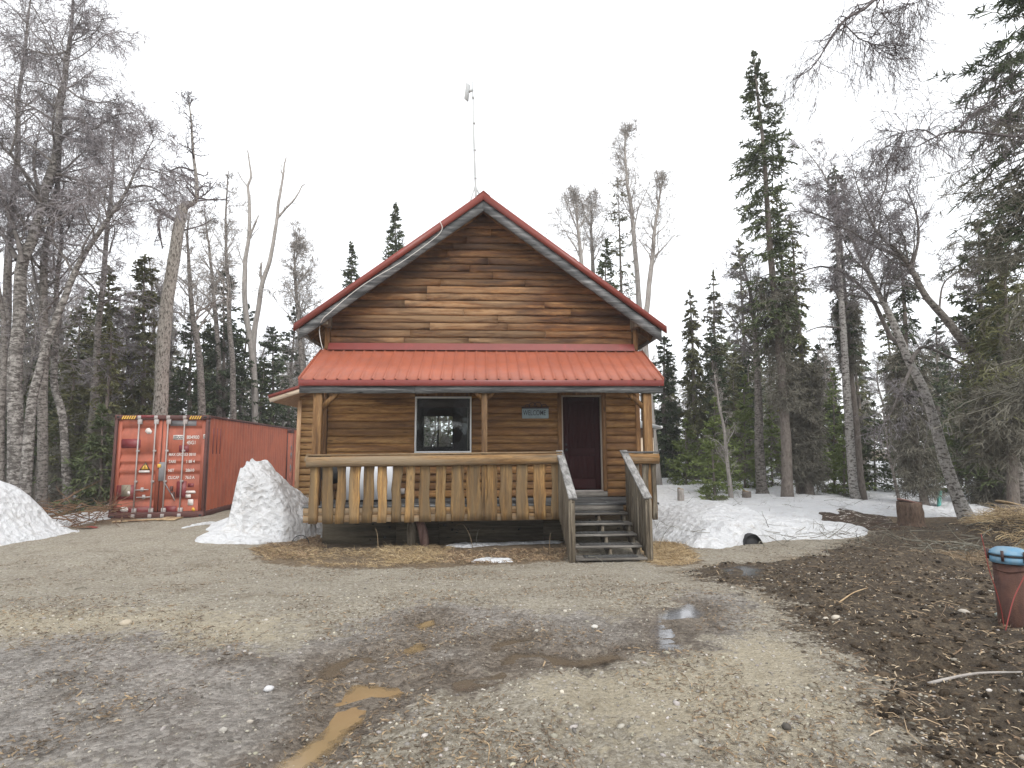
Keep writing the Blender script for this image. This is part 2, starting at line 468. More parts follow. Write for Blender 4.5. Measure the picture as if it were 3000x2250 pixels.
litc = g.ramp(g.noise(p, 14, 8, 0.8), [(0.3, (.07, .05, .03)), (0.5, (.18, .13, .08)), (0.7, (.33, .25, .15))])
blot = g.ramp(g.noise(p, 1.9, 7, .75, .4), [(.34, (.58, .53, .47)), (.5, (1, .97, .93)), (.66, (1.18, 1.14, 1.08))])
wetc = g.mix(1.0, wetc, blot, 'MULTIPLY')
sk = g.ramp(g.math('ADD', g.attr('soak'), g.math('MULTIPLY', brk, .35)), [(.25, 0.0), (.8, .8)])
wetc = g.mix(sk, wetc, g.mix(1.0, wetc, (.56, .49, .41), 'MULTIPLY'))
blot2 = g.ramp(g.noise(p, 1.3, 8, .78, .5), [(.32, (.66, .61, .54)), (.46, (1, 1, 1)), (.7, (1.1, 1.09, 1.06))])
base = g.mix(1.0, base, blot2, 'MULTIPLY')
c = g.mix(wet, base, wetc); c = g.mix(lit, c, litc); c = g.mix(soil, c, soilc)
rgh = g.mix(wet, (.92, .92, .92), g.ramp(nzf, [(0.35, .16), (0.65, .5)]))
rgh = g.mix(soil, rgh, (.88, .88, .88))
h = g.math('ADD', g.math('MULTIPLY', g.ramp(v1d, [(0.0, 1.0), (0.6, 0.0)]), 0.6), g.math('ADD', nzf, g.math('MULTIPLY', g.noise(p, 60, 5, 0.8), 0.7)))
g.bump(h, 1.0, 0.05)
M['ground'] = g.fin(c, rgh, spec=0.4)

g = G("stone")
ca = g.attr("tint", "Color")
g.bump(g.noise(g.geo(), 60, 4), 0.3, 0.01)
M['stone'] = g.fin(g.mix(g.noise(g.geo(), 25, 3), ca, g.mix(0.5, ca, (.2, .18, .15))), 0.8, spec=0.3)
g = G("soil_clod")
cq = g.attr("tint", "Color")
nq = g.noise(g.geo(), 70, 5, .75)
g.bump(nq, .9, .02)
M['clod'] = g.fin(g.mix(nq, g.mix(.5, cq, (.02, .014, .009)), cq), .95, spec=.15)
g = G("dry_litter")
M['dry'] = g.fin(g.mix(0.15, g.attr("tint", "Color"), (.3, .24, .16)), 0.85, spec=0.2)

def puddle_mat(name, col, rough):
    g = G(name)
    n = g.noise(g.geo(), 4, 4)
    g.bump(g.noise(g.geo(), 14, 3), 0.03, 0.01)
    m = g.fin(g.mix(n, tuple(x * .8 for x in col), tuple(x * 1.2 for x in col)), rough, spec=0.5)
    dp = g.math('ADD', g.attr("deep"), g.math('MULTIPLY', g.math('SUBTRACT', g.noise(g.geo(), 22, 5, .7), .5), 0.9))
    ms = g.nt.nodes.new("ShaderNodeMixShader")
    g.set(ms, 0, g.ramp(dp, [(.05, 0.0), (.75, .94)]))
    g.nt.links.new(g.n("BsdfTransparent"), ms.inputs[1]); g.nt.links.new(g.b.outputs[0], ms.inputs[2])
    g.nt.links.new(ms.outputs[0], g.out.inputs[0])
    return m
M['mudwater'] = puddle_mat("muddy_tan_water", (.235, .165, .085), 0.12)
M['darkwater'] = puddle_mat("muddy_brown_water", (.115, .09, .064), 0.08)
M['slush'] = puddle_mat("clear_meltwater", (.16, .16, .165), 0.05)

def bark(name, a, b, mark, sc=(6, 6, 1.2), mark_sc=(3, 3, 9), m0=0.55, m1=0.62, bump=0.6, lich=None):
    g = G(name)
    o = g.obj()
    n = g.noise(g.mapv(o, sc), 2.0, 6, 0.7)
    c = g.ramp(n, [(0.3, a), (0.7, b)])
    k = g.noise(g.mapv(o, mark_sc), 1.4, 5, 0.7, 0.3)
    c = g.mix(g.ramp(k, [(m0, 0.0), (m1, 0.92)]), c, mark)
    if lich is not None:
        l = g.noise(o, 3.3, 6, 0.75)
        c = g.mix(g.ramp(l, [(0.5, 0.0), (0.62, 0.8)]), c, lich)
    g.bump(g.math('ADD', n, k), bump, 0.04)
    return g.fin(c, 0.9, spec=0.15)
M['birch'] = bark("birch_bark", (.17, .155, .14), (.42, .395, .365), (.055, .046, .04), sc=(9, 9, 3), mark_sc=(5, 5, 11), m0=0.44, m1=0.56, bump=.8, lich=(.10, .09, .08))
M['birchgrey'] = bark("grey_birch_bark", (.13, .115, .10), (.31, .285, .26), (.05, .042, .036), sc=(9, 9, 3), mark_sc=(6, 6, 14), m0=0.46, m1=0.60)
M['cotton'] = bark("furrowed_pale_bark", (.24, .215, .185), (.46, .43, .385), (.05, .038, .028), (9, 9, 4), (16, 16, 5.5), 0.50, 0.60, 1.0, lich=None)
M['stumpbark'] = bark("red_stump_bark", (.075, .05, .036), (.18, .125, .092), (.045, .032, .025), (6, 6, 2), (10, 10, 3), .5, .65, .8)
M['sprucebark'] = bark("spruce_bark", (.12, .10, .085), (.25, .22, .195), (.06, .048, .04), (7, 7, 3), (10, 10, 5), 0.55, 0.7, 0.7)
M['snag'] = bark("dead_grey_bark", (.22, .20, .18), (.42, .39, .36), (.10, .08, .065), m0=0.6, m1=0.7)
M['twig'] = bark("birch_twigs", (.19, .175, .18), (.33, .305, .312), (.125, .112, .112), bump=0.1)
M['twigdark'] = bark("dark_birch_twigs", (.08, .068, .068), (.16, .14, .14), (.05, .042, .04), bump=0.1)
M['limb'] = bark("dark_birch_limbs", (.10, .088, .08), (.22, .20, .185), (.06, .05, .045), bump=0.3)
M['birchwhite'] = bark("white_birch_bark", (.26, .245, .225), (.50, .48, .45), (.06, .05, .043), sc=(9, 9, 3), mark_sc=(6, 6, 12), m0=0.50, m1=0.60, bump=.8)
M['twigpale'] = bark("pale_dead_twigs", (.24, .22, .20), (.40, .37, .34), (.16, .14, .12), bump=0.1)
M['deadtwig'] = bark("dead_spruce_twigs", (.13, .122, .095), (.235, .222, .18), (.085, .075, .058), bump=0.1)
M['deadred'] = bark("brown_dead_needles", (.13, .075, .045), (.22, .135, .085), (.08, .05, .03), bump=0.1)
def needles(name, a, b):
    g = G(name)
    n = g.noise(g.geo(), 2.2, 5, 0.7)
    hs = g.n("HueSaturation", {"Hue": 0.5, "Saturation": 1.0, "Fac": 1.0, "Color": g.ramp(n, [(0.3, a), (0.7, b)]),
                               "Value": g.math('ADD', g.math('MULTIPLY', g.rand(), 0.4), 0.8)})
    return g.fin(hs, 0.7, spec=0.25)
M['needle'] = needles("spruce_needles", (.055, .078, .034), (.13, .15, .066))
M['needleolive'] = needles("olive_spruce_needles", (.085, .092, .042), (.18, .175, .08))
M['needleyoung'] = needles("young_spruce_needles", (.115, .155, .045), (.22, .265, .09))
M['needledark'] = needles("dark_spruce_needles", (.038, .055, .030), (.095, .12, .058))

# ------------------------------------------------------------------ terrain
def base_h(X, Y):
    z = -0.33 * sstep(6.0, 10.6, Y) * (1 - .36 * sstep(-5.0, -7.0, X))
    z = z - 0.12 * sstep(11.8, 13.5, Y) * sstep(5.0, 3.6, np.abs(X))
    z = z + 0.075 * sstep(3.0, 4.2, X - 0.10 * (Y - 5)) * sstep(9.5, 6.0, Y)
    z = z + 0.62 * np.exp(-(((X - 10.9) / 1.25) ** 2 + ((Y - 11.0) / 1.4) ** 2))
    z = z + 0.25 * np.exp(-(((X - 6.0) / 1.0) ** 2 + ((Y - 8.4) / .7) ** 2))
    z = z + 0.62 * sstep(17.5, 36, Y) * sstep(2.0, 7.0, X)
    z = z + 0.30 * sstep(22, 45, Y) * fbm(X * .06, Y * .06, 5, 3) * 2
    return z
PX = lambda pts, z=0.0: np.array([atz(a, b, z)[:2] for a, b in pts])
P_WET = PX([(-300, 1900), (0, 1885), (300, 1868), (420, 1852), (480, 1880), (560, 1910), (700, 1898), (850, 1905), (960, 1880), (1030, 1830), (1220, 1765), (1400, 1770),
            (1600, 1790), (1850, 1800), (1960, 1760), (2040, 1715), (2130, 1735), (2210, 1760), (2200, 1830), (2060, 1890), (1830, 1930), (1600, 1975),
            (1430, 2015), (1270, 2050), (1130, 2100), (1020, 2220), (900, 2300), (-600, 2300)])
P_SOIL = PX([(1990, 1635), (2060, 1680), (2180, 1710), (2280, 1770), (2330, 1850), (2450, 1900), (2540, 1990), (2600, 2090), (2660, 2190), (2700, 2330), (3700, 2330),
             (3600, 1560), (3000, 1480), (2620, 1500), (2330, 1590), (2080, 1612)])
P_LIT = PX([(735, 1605), (840, 1580), (930, 1560), (950, 1520), (1660, 1520), (1700, 1610), (1660, 1640), (1500, 1655), (1280, 1668), (1000, 1670), (780, 1650)], -0.33)
P_LIT2 = PX([(1880, 1600), (1960, 1580), (2030, 1610), (2060, 1650), (1980, 1668), (1890, 1645)], -0.3)
P_SAND = PX([(-300, 1800), (300, 1780), (700, 1800), (900, 1860), (700, 1890), (560, 1900), (400, 1850), (-300, 1890)])
P_SAND2 = PX([(1500, 2000), (1900, 1950), (2200, 1850), (2400, 1950), (2500, 2100), (2300, 2250), (1700, 2120)])
PUD = [("tan", [(975, 2065), (1040, 2008), (1115, 2012), (1140, 2020), (1215, 2000), (1250, 1985), (1235, 2008), (1150, 2036), (1095, 2055), (1050, 2100), (1000, 2150), (930, 2215), (850, 2262), (800, 2262), (900, 2190), (955, 2140), (965, 2100)]),
       ("tan", [(1185, 1900), (1225, 1885), (1235, 1897), (1195, 1910)]),
       ("tan", [(1225, 1825), (1262, 1810), (1268, 1822), (1235, 1834)]),
       ("dark", [(935, 1965), (960, 1940), (1010, 1925), (1070, 1920), (1120, 1908), (1110, 1930), (1070, 1945), (1020, 1960), (990, 1985), (945, 1982)]),
       ("dark", [(1300, 1995), (1345, 1972), (1400, 1990), (1450, 1975), (1468, 1935), (1500, 1910), (1580, 1915), (1690, 1932), (1790, 1910), (1830, 1925), (1750, 1945), (1640, 1948), (1530, 1950), (1490, 1985), (1420, 2010), (1340, 2022)]),
       ("dark", [(1420, 1890), (1500, 1870), (1560, 1860), (1520, 1885), (1450, 1905)]),
       ("slush", [(1935, 1790), (2020, 1765), (2060, 1790), (2010, 1850), (1990, 1890), (1930, 1895), (1915, 1840)]),
       ("slush", [(2120, 1655), (2170, 1640), (2230, 1655), (2215, 1672), (2150, 1676)])]
PUDW = [(k, PX(p, -0.012)) for k, p in PUD]
def ground_masks(X, Y):
    near = (np.abs(X) < 14) & (Y < 15) & (Y > 0.5)
    out = {}
    for nm, polys in (("wet", [P_WET]), ("soil", [P_SOIL]), ("litter", [P_LIT, P_LIT2]), ("sand", [P_SAND, P_SAND2])):
        m = np.full(X.shape, -5.0)
        for pl in polys:
            m[near] = np.maximum(m[near], sdist(pl, X[near], Y[near]))
        w = {"wet": .8, "soil": .9, "litter": .5, "sand": .9}[nm]
        out[nm] = np.clip(m / w + 0.5, -1.0, 2.0)
    # forest floor: dead leaves and needles
    ff = np.maximum(sstep(13.0, 15.5, Y) * sstep(-8.5, -10, X), sstep(17, 20, Y))
    ff = np.maximum(ff, sstep(12.5, 14.5, Y) * sstep(6.5, 7.5, X))
    out["litter"] = np.maximum(out["litter"], ff * 2 - 1 + 0.2)
    pd = np.full(X.shape, -5.0)
    for k, pl in PUDW:
        pd[near] = np.maximum(pd[near], sdist(pl, X[near], Y[near]))
    out["pud"] = pd
    return out
def height(X, Y, masks=None):
    X = np.asarray(X, float); Y = np.asarray(Y, float)
    m = masks or ground_masks(X, Y)
    z = base_h(X, Y)
    so = sstep(0.2, 1.0, m["soil"])
    z = z + 0.05 * fbm(X * .5, Y * .5, 1, 4) + 0.045 * fbm(X * 2.3, Y * 2.3, 4, 4) + 0.018 * fbm(X * 9, Y * 9, 3, 3)
    z = z + so * (0.24 * fbm(X * 1.6, Y * 1.6, 2, 5) + .07 * fbm(X * 6, Y * 6, 5, 4) + 0.03)
    z = z + 0.12 * sstep(14, 18, Y) * fbm(X * .7, Y * .7, 6, 4)
    # puddles lie in shallow hollows
    k = sstep(-0.10, 0.03, m["pud"] + .06 + 0.06 * fbm(X * 5, Y * 5, 8, 3))
    z = z * (1 - 0.6 * k) - 0.03 * k
    # tyre rut towards the camera
    ru = (np.exp(-((X - 0.58 - .17 * (Y - 3.2)) / 0.05) ** 2) + np.exp(-((X - 0.74 - .17 * (Y - 3.2)) / 0.05) ** 2)) * sstep(5.4, 4.6, Y)
    z = z - 0.04 * ru + 0.012 * ru * np.sin(Y * 60)
    for xr, sl in ((-1.35, .05), (1.62, -.03)):
        r2_ = np.exp(-((X - xr - sl * (Y - 3)) / 0.13) ** 2) * sstep(9.5, 7.5, Y)
        z = z - 0.022 * r2_ * (0.6 + fbm(X * 2, Y * 2, 3, 2)) + 0.008 * r2_ * np.sin(Y * 45)
    return z
def hz(x, y):
    return float(height(np.array([x]), np.array([y]))[0])

gx = np.concatenate([-np.geomspace(9, 260, 46)[::-1], np.arange(-8.93, 8.95, 0.09), np.geomspace(9, 260, 46)])
gy = np.concatenate([np.arange(-60, 1.5, 4.0), np.arange(1.6, 7.0, 0.045), np.arange(7.0, 13.5, 0.075), np.arange(13.5, 26, .25), np.geomspace(26, 420, 40)])
GX, GY = np.meshgrid(gx, gy)
gm = ground_masks(GX, GY)
GZ = height(GX, GY, gm)
mb = MB().grid(GX, GY, GZ)
ground = mb.build("ground", M['ground'], smooth=True, kind="structure")
tag(ground, "gravel yard of tan stones with wet grey mud and dark soil")
gm["soak"] = np.clip(1 + gm["pud"] / .55, 0, 1)
for nm in ("wet", "soil", "litter", "sand", "soak"):
    a = ground.data.attributes.new(nm, 'FLOAT', 'POINT')
    a.data.foreach_set("value", gm[nm].astype(np.float32).ravel())

# puddles: still water lying in the hollows
plabel = {0: ("puddle", "long tan muddy puddle trailing off towards the bottom edge"), 1: ("puddle", "small round tan puddle beside the dark puddles"),
          2: ("puddle", "tiny tan puddle at the far edge of the wet mud"), 3: ("puddle", "dark brown puddle just behind the long tan puddle"),
          4: ("puddle", "widest dark brown puddle winding across the mud"), 5: ("puddle", "narrow dark puddle behind the widest one"),
          6: ("puddle", "shiny clear meltwater puddle full of pebbles near the dark soil"), 7: ("puddle", "small icy puddle below the hole in the right snow bank")}
for i, (k, pl) in enumerate(PUDW):
    x0, y0 = pl.min(0) - .15; x1, y1 = pl.max(0) + .15
    X, Y = np.meshgrid(np.arange(x0, x1, .03), np.arange(y0, y1, .03))
    d = sdist(pl, X, Y) + (.075 if k == 'tan' else .05) + 0.06 * fbm(X * 5, Y * 5, 8, 4) + 0.09 * fbm(X * 17, Y * 17, 9, 4)
    hzv = height(X, Y)
    ins = d > -0.005
    if not ins.any(): continue
    lvl = np.percentile(hzv[ins], 62)
    sl = (hzv[ins] - lvl).std()
    mbp = MB().grid(X, Y, np.full_like(X, lvl) if i < 6 else np.full_like(X, lvl), ins)
    o = mbp.build("puddle", M[{'tan': 'mudwater', 'dark': 'darkwater', 'slush': 'slush'}[k]])
    a = o.data.attributes.new("deep", 'FLOAT', 'POINT')
    a.data.foreach_set("value", np.clip(d.ravel()[mbp.used] / (.13 if k != 'slush' else .25), 0, 1).astype(np.float32))
    tag(o, plabel[i][1], "puddle", "puddles in the yard")

# ------------------------------------------------------------------ cabin
YW, YD, YR, CX, HW = 13.15, 11.70, 12.70, 0.04, 3.64
DECK = 0.545
cabin = thing("cabin", "brown log sided cabin with red metal roof and covered front porch", "cabin", (CX, YW, -0.35))
S = 0.75                                  # roof pitch
APZ = 7.567; EX = 4.16
ZUND = APZ - 0.36                         # underside of the roof at the ridge

def siding(xa, xb, z0, h, y, mat, parent, wavy=0.0, out=-1, n=None, name="siding_board", dep=1.0):
    """one log-profile board; xa / xb may depend on z"""
    fa = xa if callable(xa) else (lambda z: xa)
    fb = xb if callable(xb) else (lambda z: xb)
    prof = [(0.0, 0.0), (0.0, .030), (.22, .043), (.55, .042), (.85, .028), (1.0, .006), (1.0, 0.0)]
    L = fb(z0) - fa(z0)
    n = n or max(2, int(L / 0.22))
    sd = rng.integers(0, 1000)
    mbx = MB()
    t = np.linspace(0, 1, n + 1)
    V = []
    for (pz, pd) in prof:
        z = z0 + pz * h
        x = fa(z) + (fb(z) - fa(z)) * t
        w = fbm(x * 2.2 + sd, np.full_like(x, sd * .37), 2, 4)
        w2 = fbm(x * 1.3 + sd, np.full_like(x, 9.1 + sd * .21), 5, 3)
        zz = z + (wavy * 2.2 * w if pz < 0.1 else 0)
        yy = y + out * (pd * dep * (1 + (0.8 * w2 if 0.1 < pz < 0.9 else 0)) + (wavy * .25 * w if pz < .3 and pd > 0 else 0))
        V.append(np.stack([x, yy * np.ones_like(x), zz * np.ones_like(x)], -1))
    V = np.array(V)
    m = len(prof); k = n + 1
    i = np.arange(m - 1)[:, None] * k; j = np.arange(k - 1)[None]
    mbx.add(V.reshape(-1, 3), np.stack([i + j, i + j + 1, i + k + j + 1, i + k + j], -1).reshape(-1, 4))
    mbx.caps = [[q * k for q in range(m)][::-1], [q * k + k - 1 for q in range(m)]]
    return mbx.build(name, mat, parent, smooth=False)

# walls: front shell around the openings, sides, back (with its own window), gable
WX0, WX1, WZ0, WZ1 = -1.517, -0.23, 1.57, 2.85
DX0, DX1, DZ0, DZ1 = 1.885, 2.76, 0.70, 2.85
x0, x1 = CX - HW + .02, CX + HW - .02
mb = MB()
yb0, yb1 = YW + 0.001, YW + 0.14
for a, b, c, d in ((x0, WX0, .2, 4.05), (WX0, WX1, .2, WZ0), (WX0, WX1, WZ1, 4.05), (WX1, DX0 - .03, .2, 4.05), (DX0 - .03, DX1 + .03, .2, DZ0 - .02), (DX0 - .03, DX1 + .03, DZ1 + .03, 4.05), (DX1 + .03, x1, .2, 4.05)):
    mb.bb(a, b, yb0, yb1, c, d)
mb.prism([(x0, 4.05), (x1, 4.05), (CX + .3, ZUND - .2), (CX, ZUND + .02), (CX - .3, ZUND - .2)], yb0, yb1)
front = mb.build("front_wall", M['trim'], cabin)
mb = MB()
YB = 21.2
mb.bb(x0, x0 + .14, yb1, YB, .2, 4.4); side_l = mb.build("side_wall", M['log'], cabin)
mb = MB(); mb.bb(x1 - .14, x1, yb1, YB, .2, 4.4); mb.build("side_wall", M['log'], cabin)
bw = [at(1243, 1220, YB), at(1326, 1308, YB)]
BX0, BX1, BZ0, BZ1 = bw[0][0], bw[1][0], bw[1][2], bw[0][2]
mb = MB()
for a, b, c, d in ((x0 + .14, BX0, .2, 4.4), (BX1, x1 - .14, .2, 4.4), (BX0, BX1, .2, BZ0), (BX0, BX1, BZ1, 4.4)):
    mb.bb(a, b, YB - .14, YB, c, d)
mb.prism([(x0 + .14, 4.4), (x1 - .14, 4.4), (CX, ZUND)], YB - .14, YB)
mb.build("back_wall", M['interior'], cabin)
mb = MB()
mb.bb(x0 + .15, x1 - .15, yb1 + .01, YB - .15, .5, .56)
mb.bb(x0 + .15, x1 - .15, yb1 + .01, YB - .15, 3.2, 3.26)
mb.bb(x0 + .15, x0 + .17, yb1 + .01, YB - .15, .57, 3.19)
mb.bb(0.4, .42, yb1 + .01, YB - .15, .57, 3.19)
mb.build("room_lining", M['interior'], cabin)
mb = MB()
mb.bb(BX0 - .05, BX1 + .05, YB - .18, YB - .142, BZ0 - .05, BZ0); mb.bb(BX0 - .05, BX1 + .05, YB - .18, YB - .142, BZ1, BZ1 + .05)
for xx in (BX0 - .05, BX1, (BX0 + BX1) / 2 - .03): mb.bb(xx, xx + .055, YB - .181, YB - .14, BZ0, BZ1)
mb.build("back_window_frame", M['black'], cabin)
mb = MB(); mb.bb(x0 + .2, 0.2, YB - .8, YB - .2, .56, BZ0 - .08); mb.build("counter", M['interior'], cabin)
fx, fz = at(1270, 1308, YB - .5)[0], BZ0 - .08
mb = MB(); th = np.linspace(0, math.pi, 9)
mb.tube([(fx, YB - .5, fz), (fx, YB - .5, fz + .2)] + [(fx + .09 - .09 * math.cos(a), YB - .5, fz + .2 + .09 * math.sin(a)) for a in th] + [(fx + .18, YB - .5, fz + .12)], .014, 6)
mb.build("faucet", M['black'], cabin, smooth=True)

# lower siding rows between deck and porch roof, cut by window and door trim
rowh = 0.173
for r in range(15):
    z = DECK + .02 + r * rowh
    if z > 3.1: break
    spans = []
    cuts = [(-3.6 + .115, -9)]
    segs = [(CX - HW + .13, CX + HW - .09)]
    def cut(segs, a, b):
        o = []
        for p, q in segs:
            if b <= p or a >= q: o.append((p, q)); continue
            if a - p > .03: o.append((p, a))
            if q - b > .03: o.append((b, q))
        return o
    if z + rowh > WZ0 - .03 and z < WZ1 + .03: segs = cut(segs, WX0 - .005, WX1 + .005)
    if z < DZ1 + .11: segs = cut(segs, DX0 - .13, DX1 + .13)
    for a, b in segs:
        if b - a > 2.2 and random.random() < .6:
            c = a + (b - a) * random.uniform(.3, .7)
            siding(a, c - .002, z, rowh, YW, M['log'], front, 0.006); siding(c + .002, b, z, rowh, YW, M['log'], front, 0.006)
        else:
            siding(a, b, z, rowh, YW, M['log'], front, 0.006)
# gable rows (live-edge boards)
rowh = 0.176
for r in range(19):
    z = 4.06 + r * rowh
    hwf = lambda zz: (ZUND + .10 - zz) / S
    if hwf(z + rowh) < 0.08: break
    lim = HW - 0.13
    fa = lambda zz: CX - min(lim, hwf(zz)); fb = lambda zz: CX + min(lim, hwf(zz))
    W = fb(z) - fa(z)
    cuts = sorted(random.uniform(.18, .82) for _ in range(2 if W > 4 else (1 if W > 1.6 else 0)))
    if len(cuts) == 2 and cuts[1] - cuts[0] < .15: cuts = cuts[:1]
    px_ = [fa] + [(lambda zz, c=c, z=z: fa(z) + c * (fb(z) - fa(z)) - .0015) for c in cuts]
    qx_ = [(lambda zz, c=c, z=z: fa(z) + c * (fb(z) - fa(z)) + .0015) for c in cuts] + [fb]
    for a, b in zip(px_, qx_):
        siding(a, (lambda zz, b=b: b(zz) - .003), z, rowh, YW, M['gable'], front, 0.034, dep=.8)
# corner boards and trim
for xx in (CX - HW - .0, CX + HW - .1):
    MB().bb(xx, xx + .11, YW - .05, YW, DECK + .01, 3.2).build("corner_board", M['trim'], cabin, bevel=.006)
    MB().bb(xx, xx + .11, YW - .05, YW, 3.95, 4.5).build("corner_board", M['trim'], cabin, bevel=.006)

# window
win = MB()
for a, b, c, d in ((WX0, WX1, WZ1 - .035, WZ1), (WX0, WX1, WZ0, WZ0 + .035), (WX0, WX0 + .035, WZ0 + .035, WZ1 - .035), (WX1 - .035, WX1, WZ0 + .035, WZ1 - .035)):
    win.bb(a, b, YW - .055, YW + .08, c, d)
win = win.build("window", M['white'], cabin, bevel=.004)
MB().bb(WX0 + .035, WX1 - .035, YW + .0, YW + .006, WZ0 + .035, WZ1 - .035).build("pane", M['glass'], win)
MB().bb(WX0 + .04, WX1 - .04, YW + .045, YW + .055, WZ1 - .25, WZ1 - .04).build("window_blind", M['iron'], win)
MB().bb(WX1 - .09, WX1 - .075, YW + .045, YW + .055, WZ0 + .04, WZ1 - .25).build("blind_cord", M['jamb'], win)

# door
dj = MB()
dj.bb(DX0 - .03, DX0, YW - .02, YW + .12, DZ0, DZ1 + .03); dj.bb(DX1, DX1 + .03, YW - .02, YW + .12, DZ0, DZ1 + .03); dj.bb(DX0, DX1, YW - .02, YW + .12, DZ1, DZ1 + .03)
door = MB().bb(DX0 + .004, DX1 - .004, YW + .05, YW + .09, DZ0 + .02, DZ1 - .004).build("door", M['door'], cabin)
dj.build("door_frame", M['jamb'], cabin, bevel=.003)
w = DX1 - DX0
for a, b, c, d in ((0, .13, 0, 1), (w - .13, w, 0, 1), (.13, w - .13, 0, .11), (.13, w - .13, .36, .44), (.13, w - .13, .93, 1)):
    MB().bb(DX0 + a + .005, DX0 + b - .005, YW + .038, YW + .0495, DZ0 + .02 + c * (DZ1 - DZ0 - .03), DZ0 + .02 + d * (DZ1 - DZ0 - .03)).build("door_rail", M['door'], door, bevel=.005)
nb = 6
for i in range(nb):
    xa = DX0 + .14 + i * (w - .28) / nb
    for c, d in ((.115, .355), (.445, .925)):
        MB().bb(xa + .004, xa + (w - .28) / nb - .004, YW + .043, YW + .0495, DZ0 + .02 + c * (DZ1 - DZ0 - .03), DZ0 + .02 + d * (DZ1 - DZ0 - .03)).build("door_plank", M['door'], door, bevel=.004)
mb = MB(); mb.tube([(DX0 + .07, YW + .05, 1.62), (DX0 + .07, YW + .0, 1.62), (DX0 + .07, YW - .03, 1.62)], [.02, .018, .035], 10); mb.tube([(DX0 + .07, YW + .05, 1.74), (DX0 + .07, YW + .02, 1.74)], .03, 10)
mb.build("handle", M['black'], door, smooth=True)
MB().bb(DX0 - .03, DX1 + .03, YW - .06, YW + .10, DZ0 - .025, DZ0 - .001).build("threshold", M['galv'], cabin, bevel=.004)
MB().bb(DX0 - .12, DX1 + .12, YW - .07, YW - .002, DECK + .012, DZ0 - .028).build("door_step", M['tread'], cabin, bevel=.006)
MB().bb(DX0 - .125, DX0 - .032, YW - .05, YW, DZ0 - .01, DZ1 + .13).build("door_trim", M['trim'], cabin, bevel=.005)
MB().bb(DX1 + .032, DX1 + .125, YW - .05, YW, DZ0 - .01, DZ1 + .13).build("door_trim", M['trim'], cabin, bevel=.005)
MB().bb(DX0 - .03, DX1 + .03, YW - .05, YW, DZ1 + .032, DZ1 + .13).build("door_trim", M['trim'], cabin, bevel=.005)
# socket box on the wall
bx = at(1180, 1462, YW)
MB().bb(bx[0] - .05, bx[0] + .05, YW - .10, YW - .03, .66, .78).build("outlet_box", M['galv'], cabin, bevel=.01)

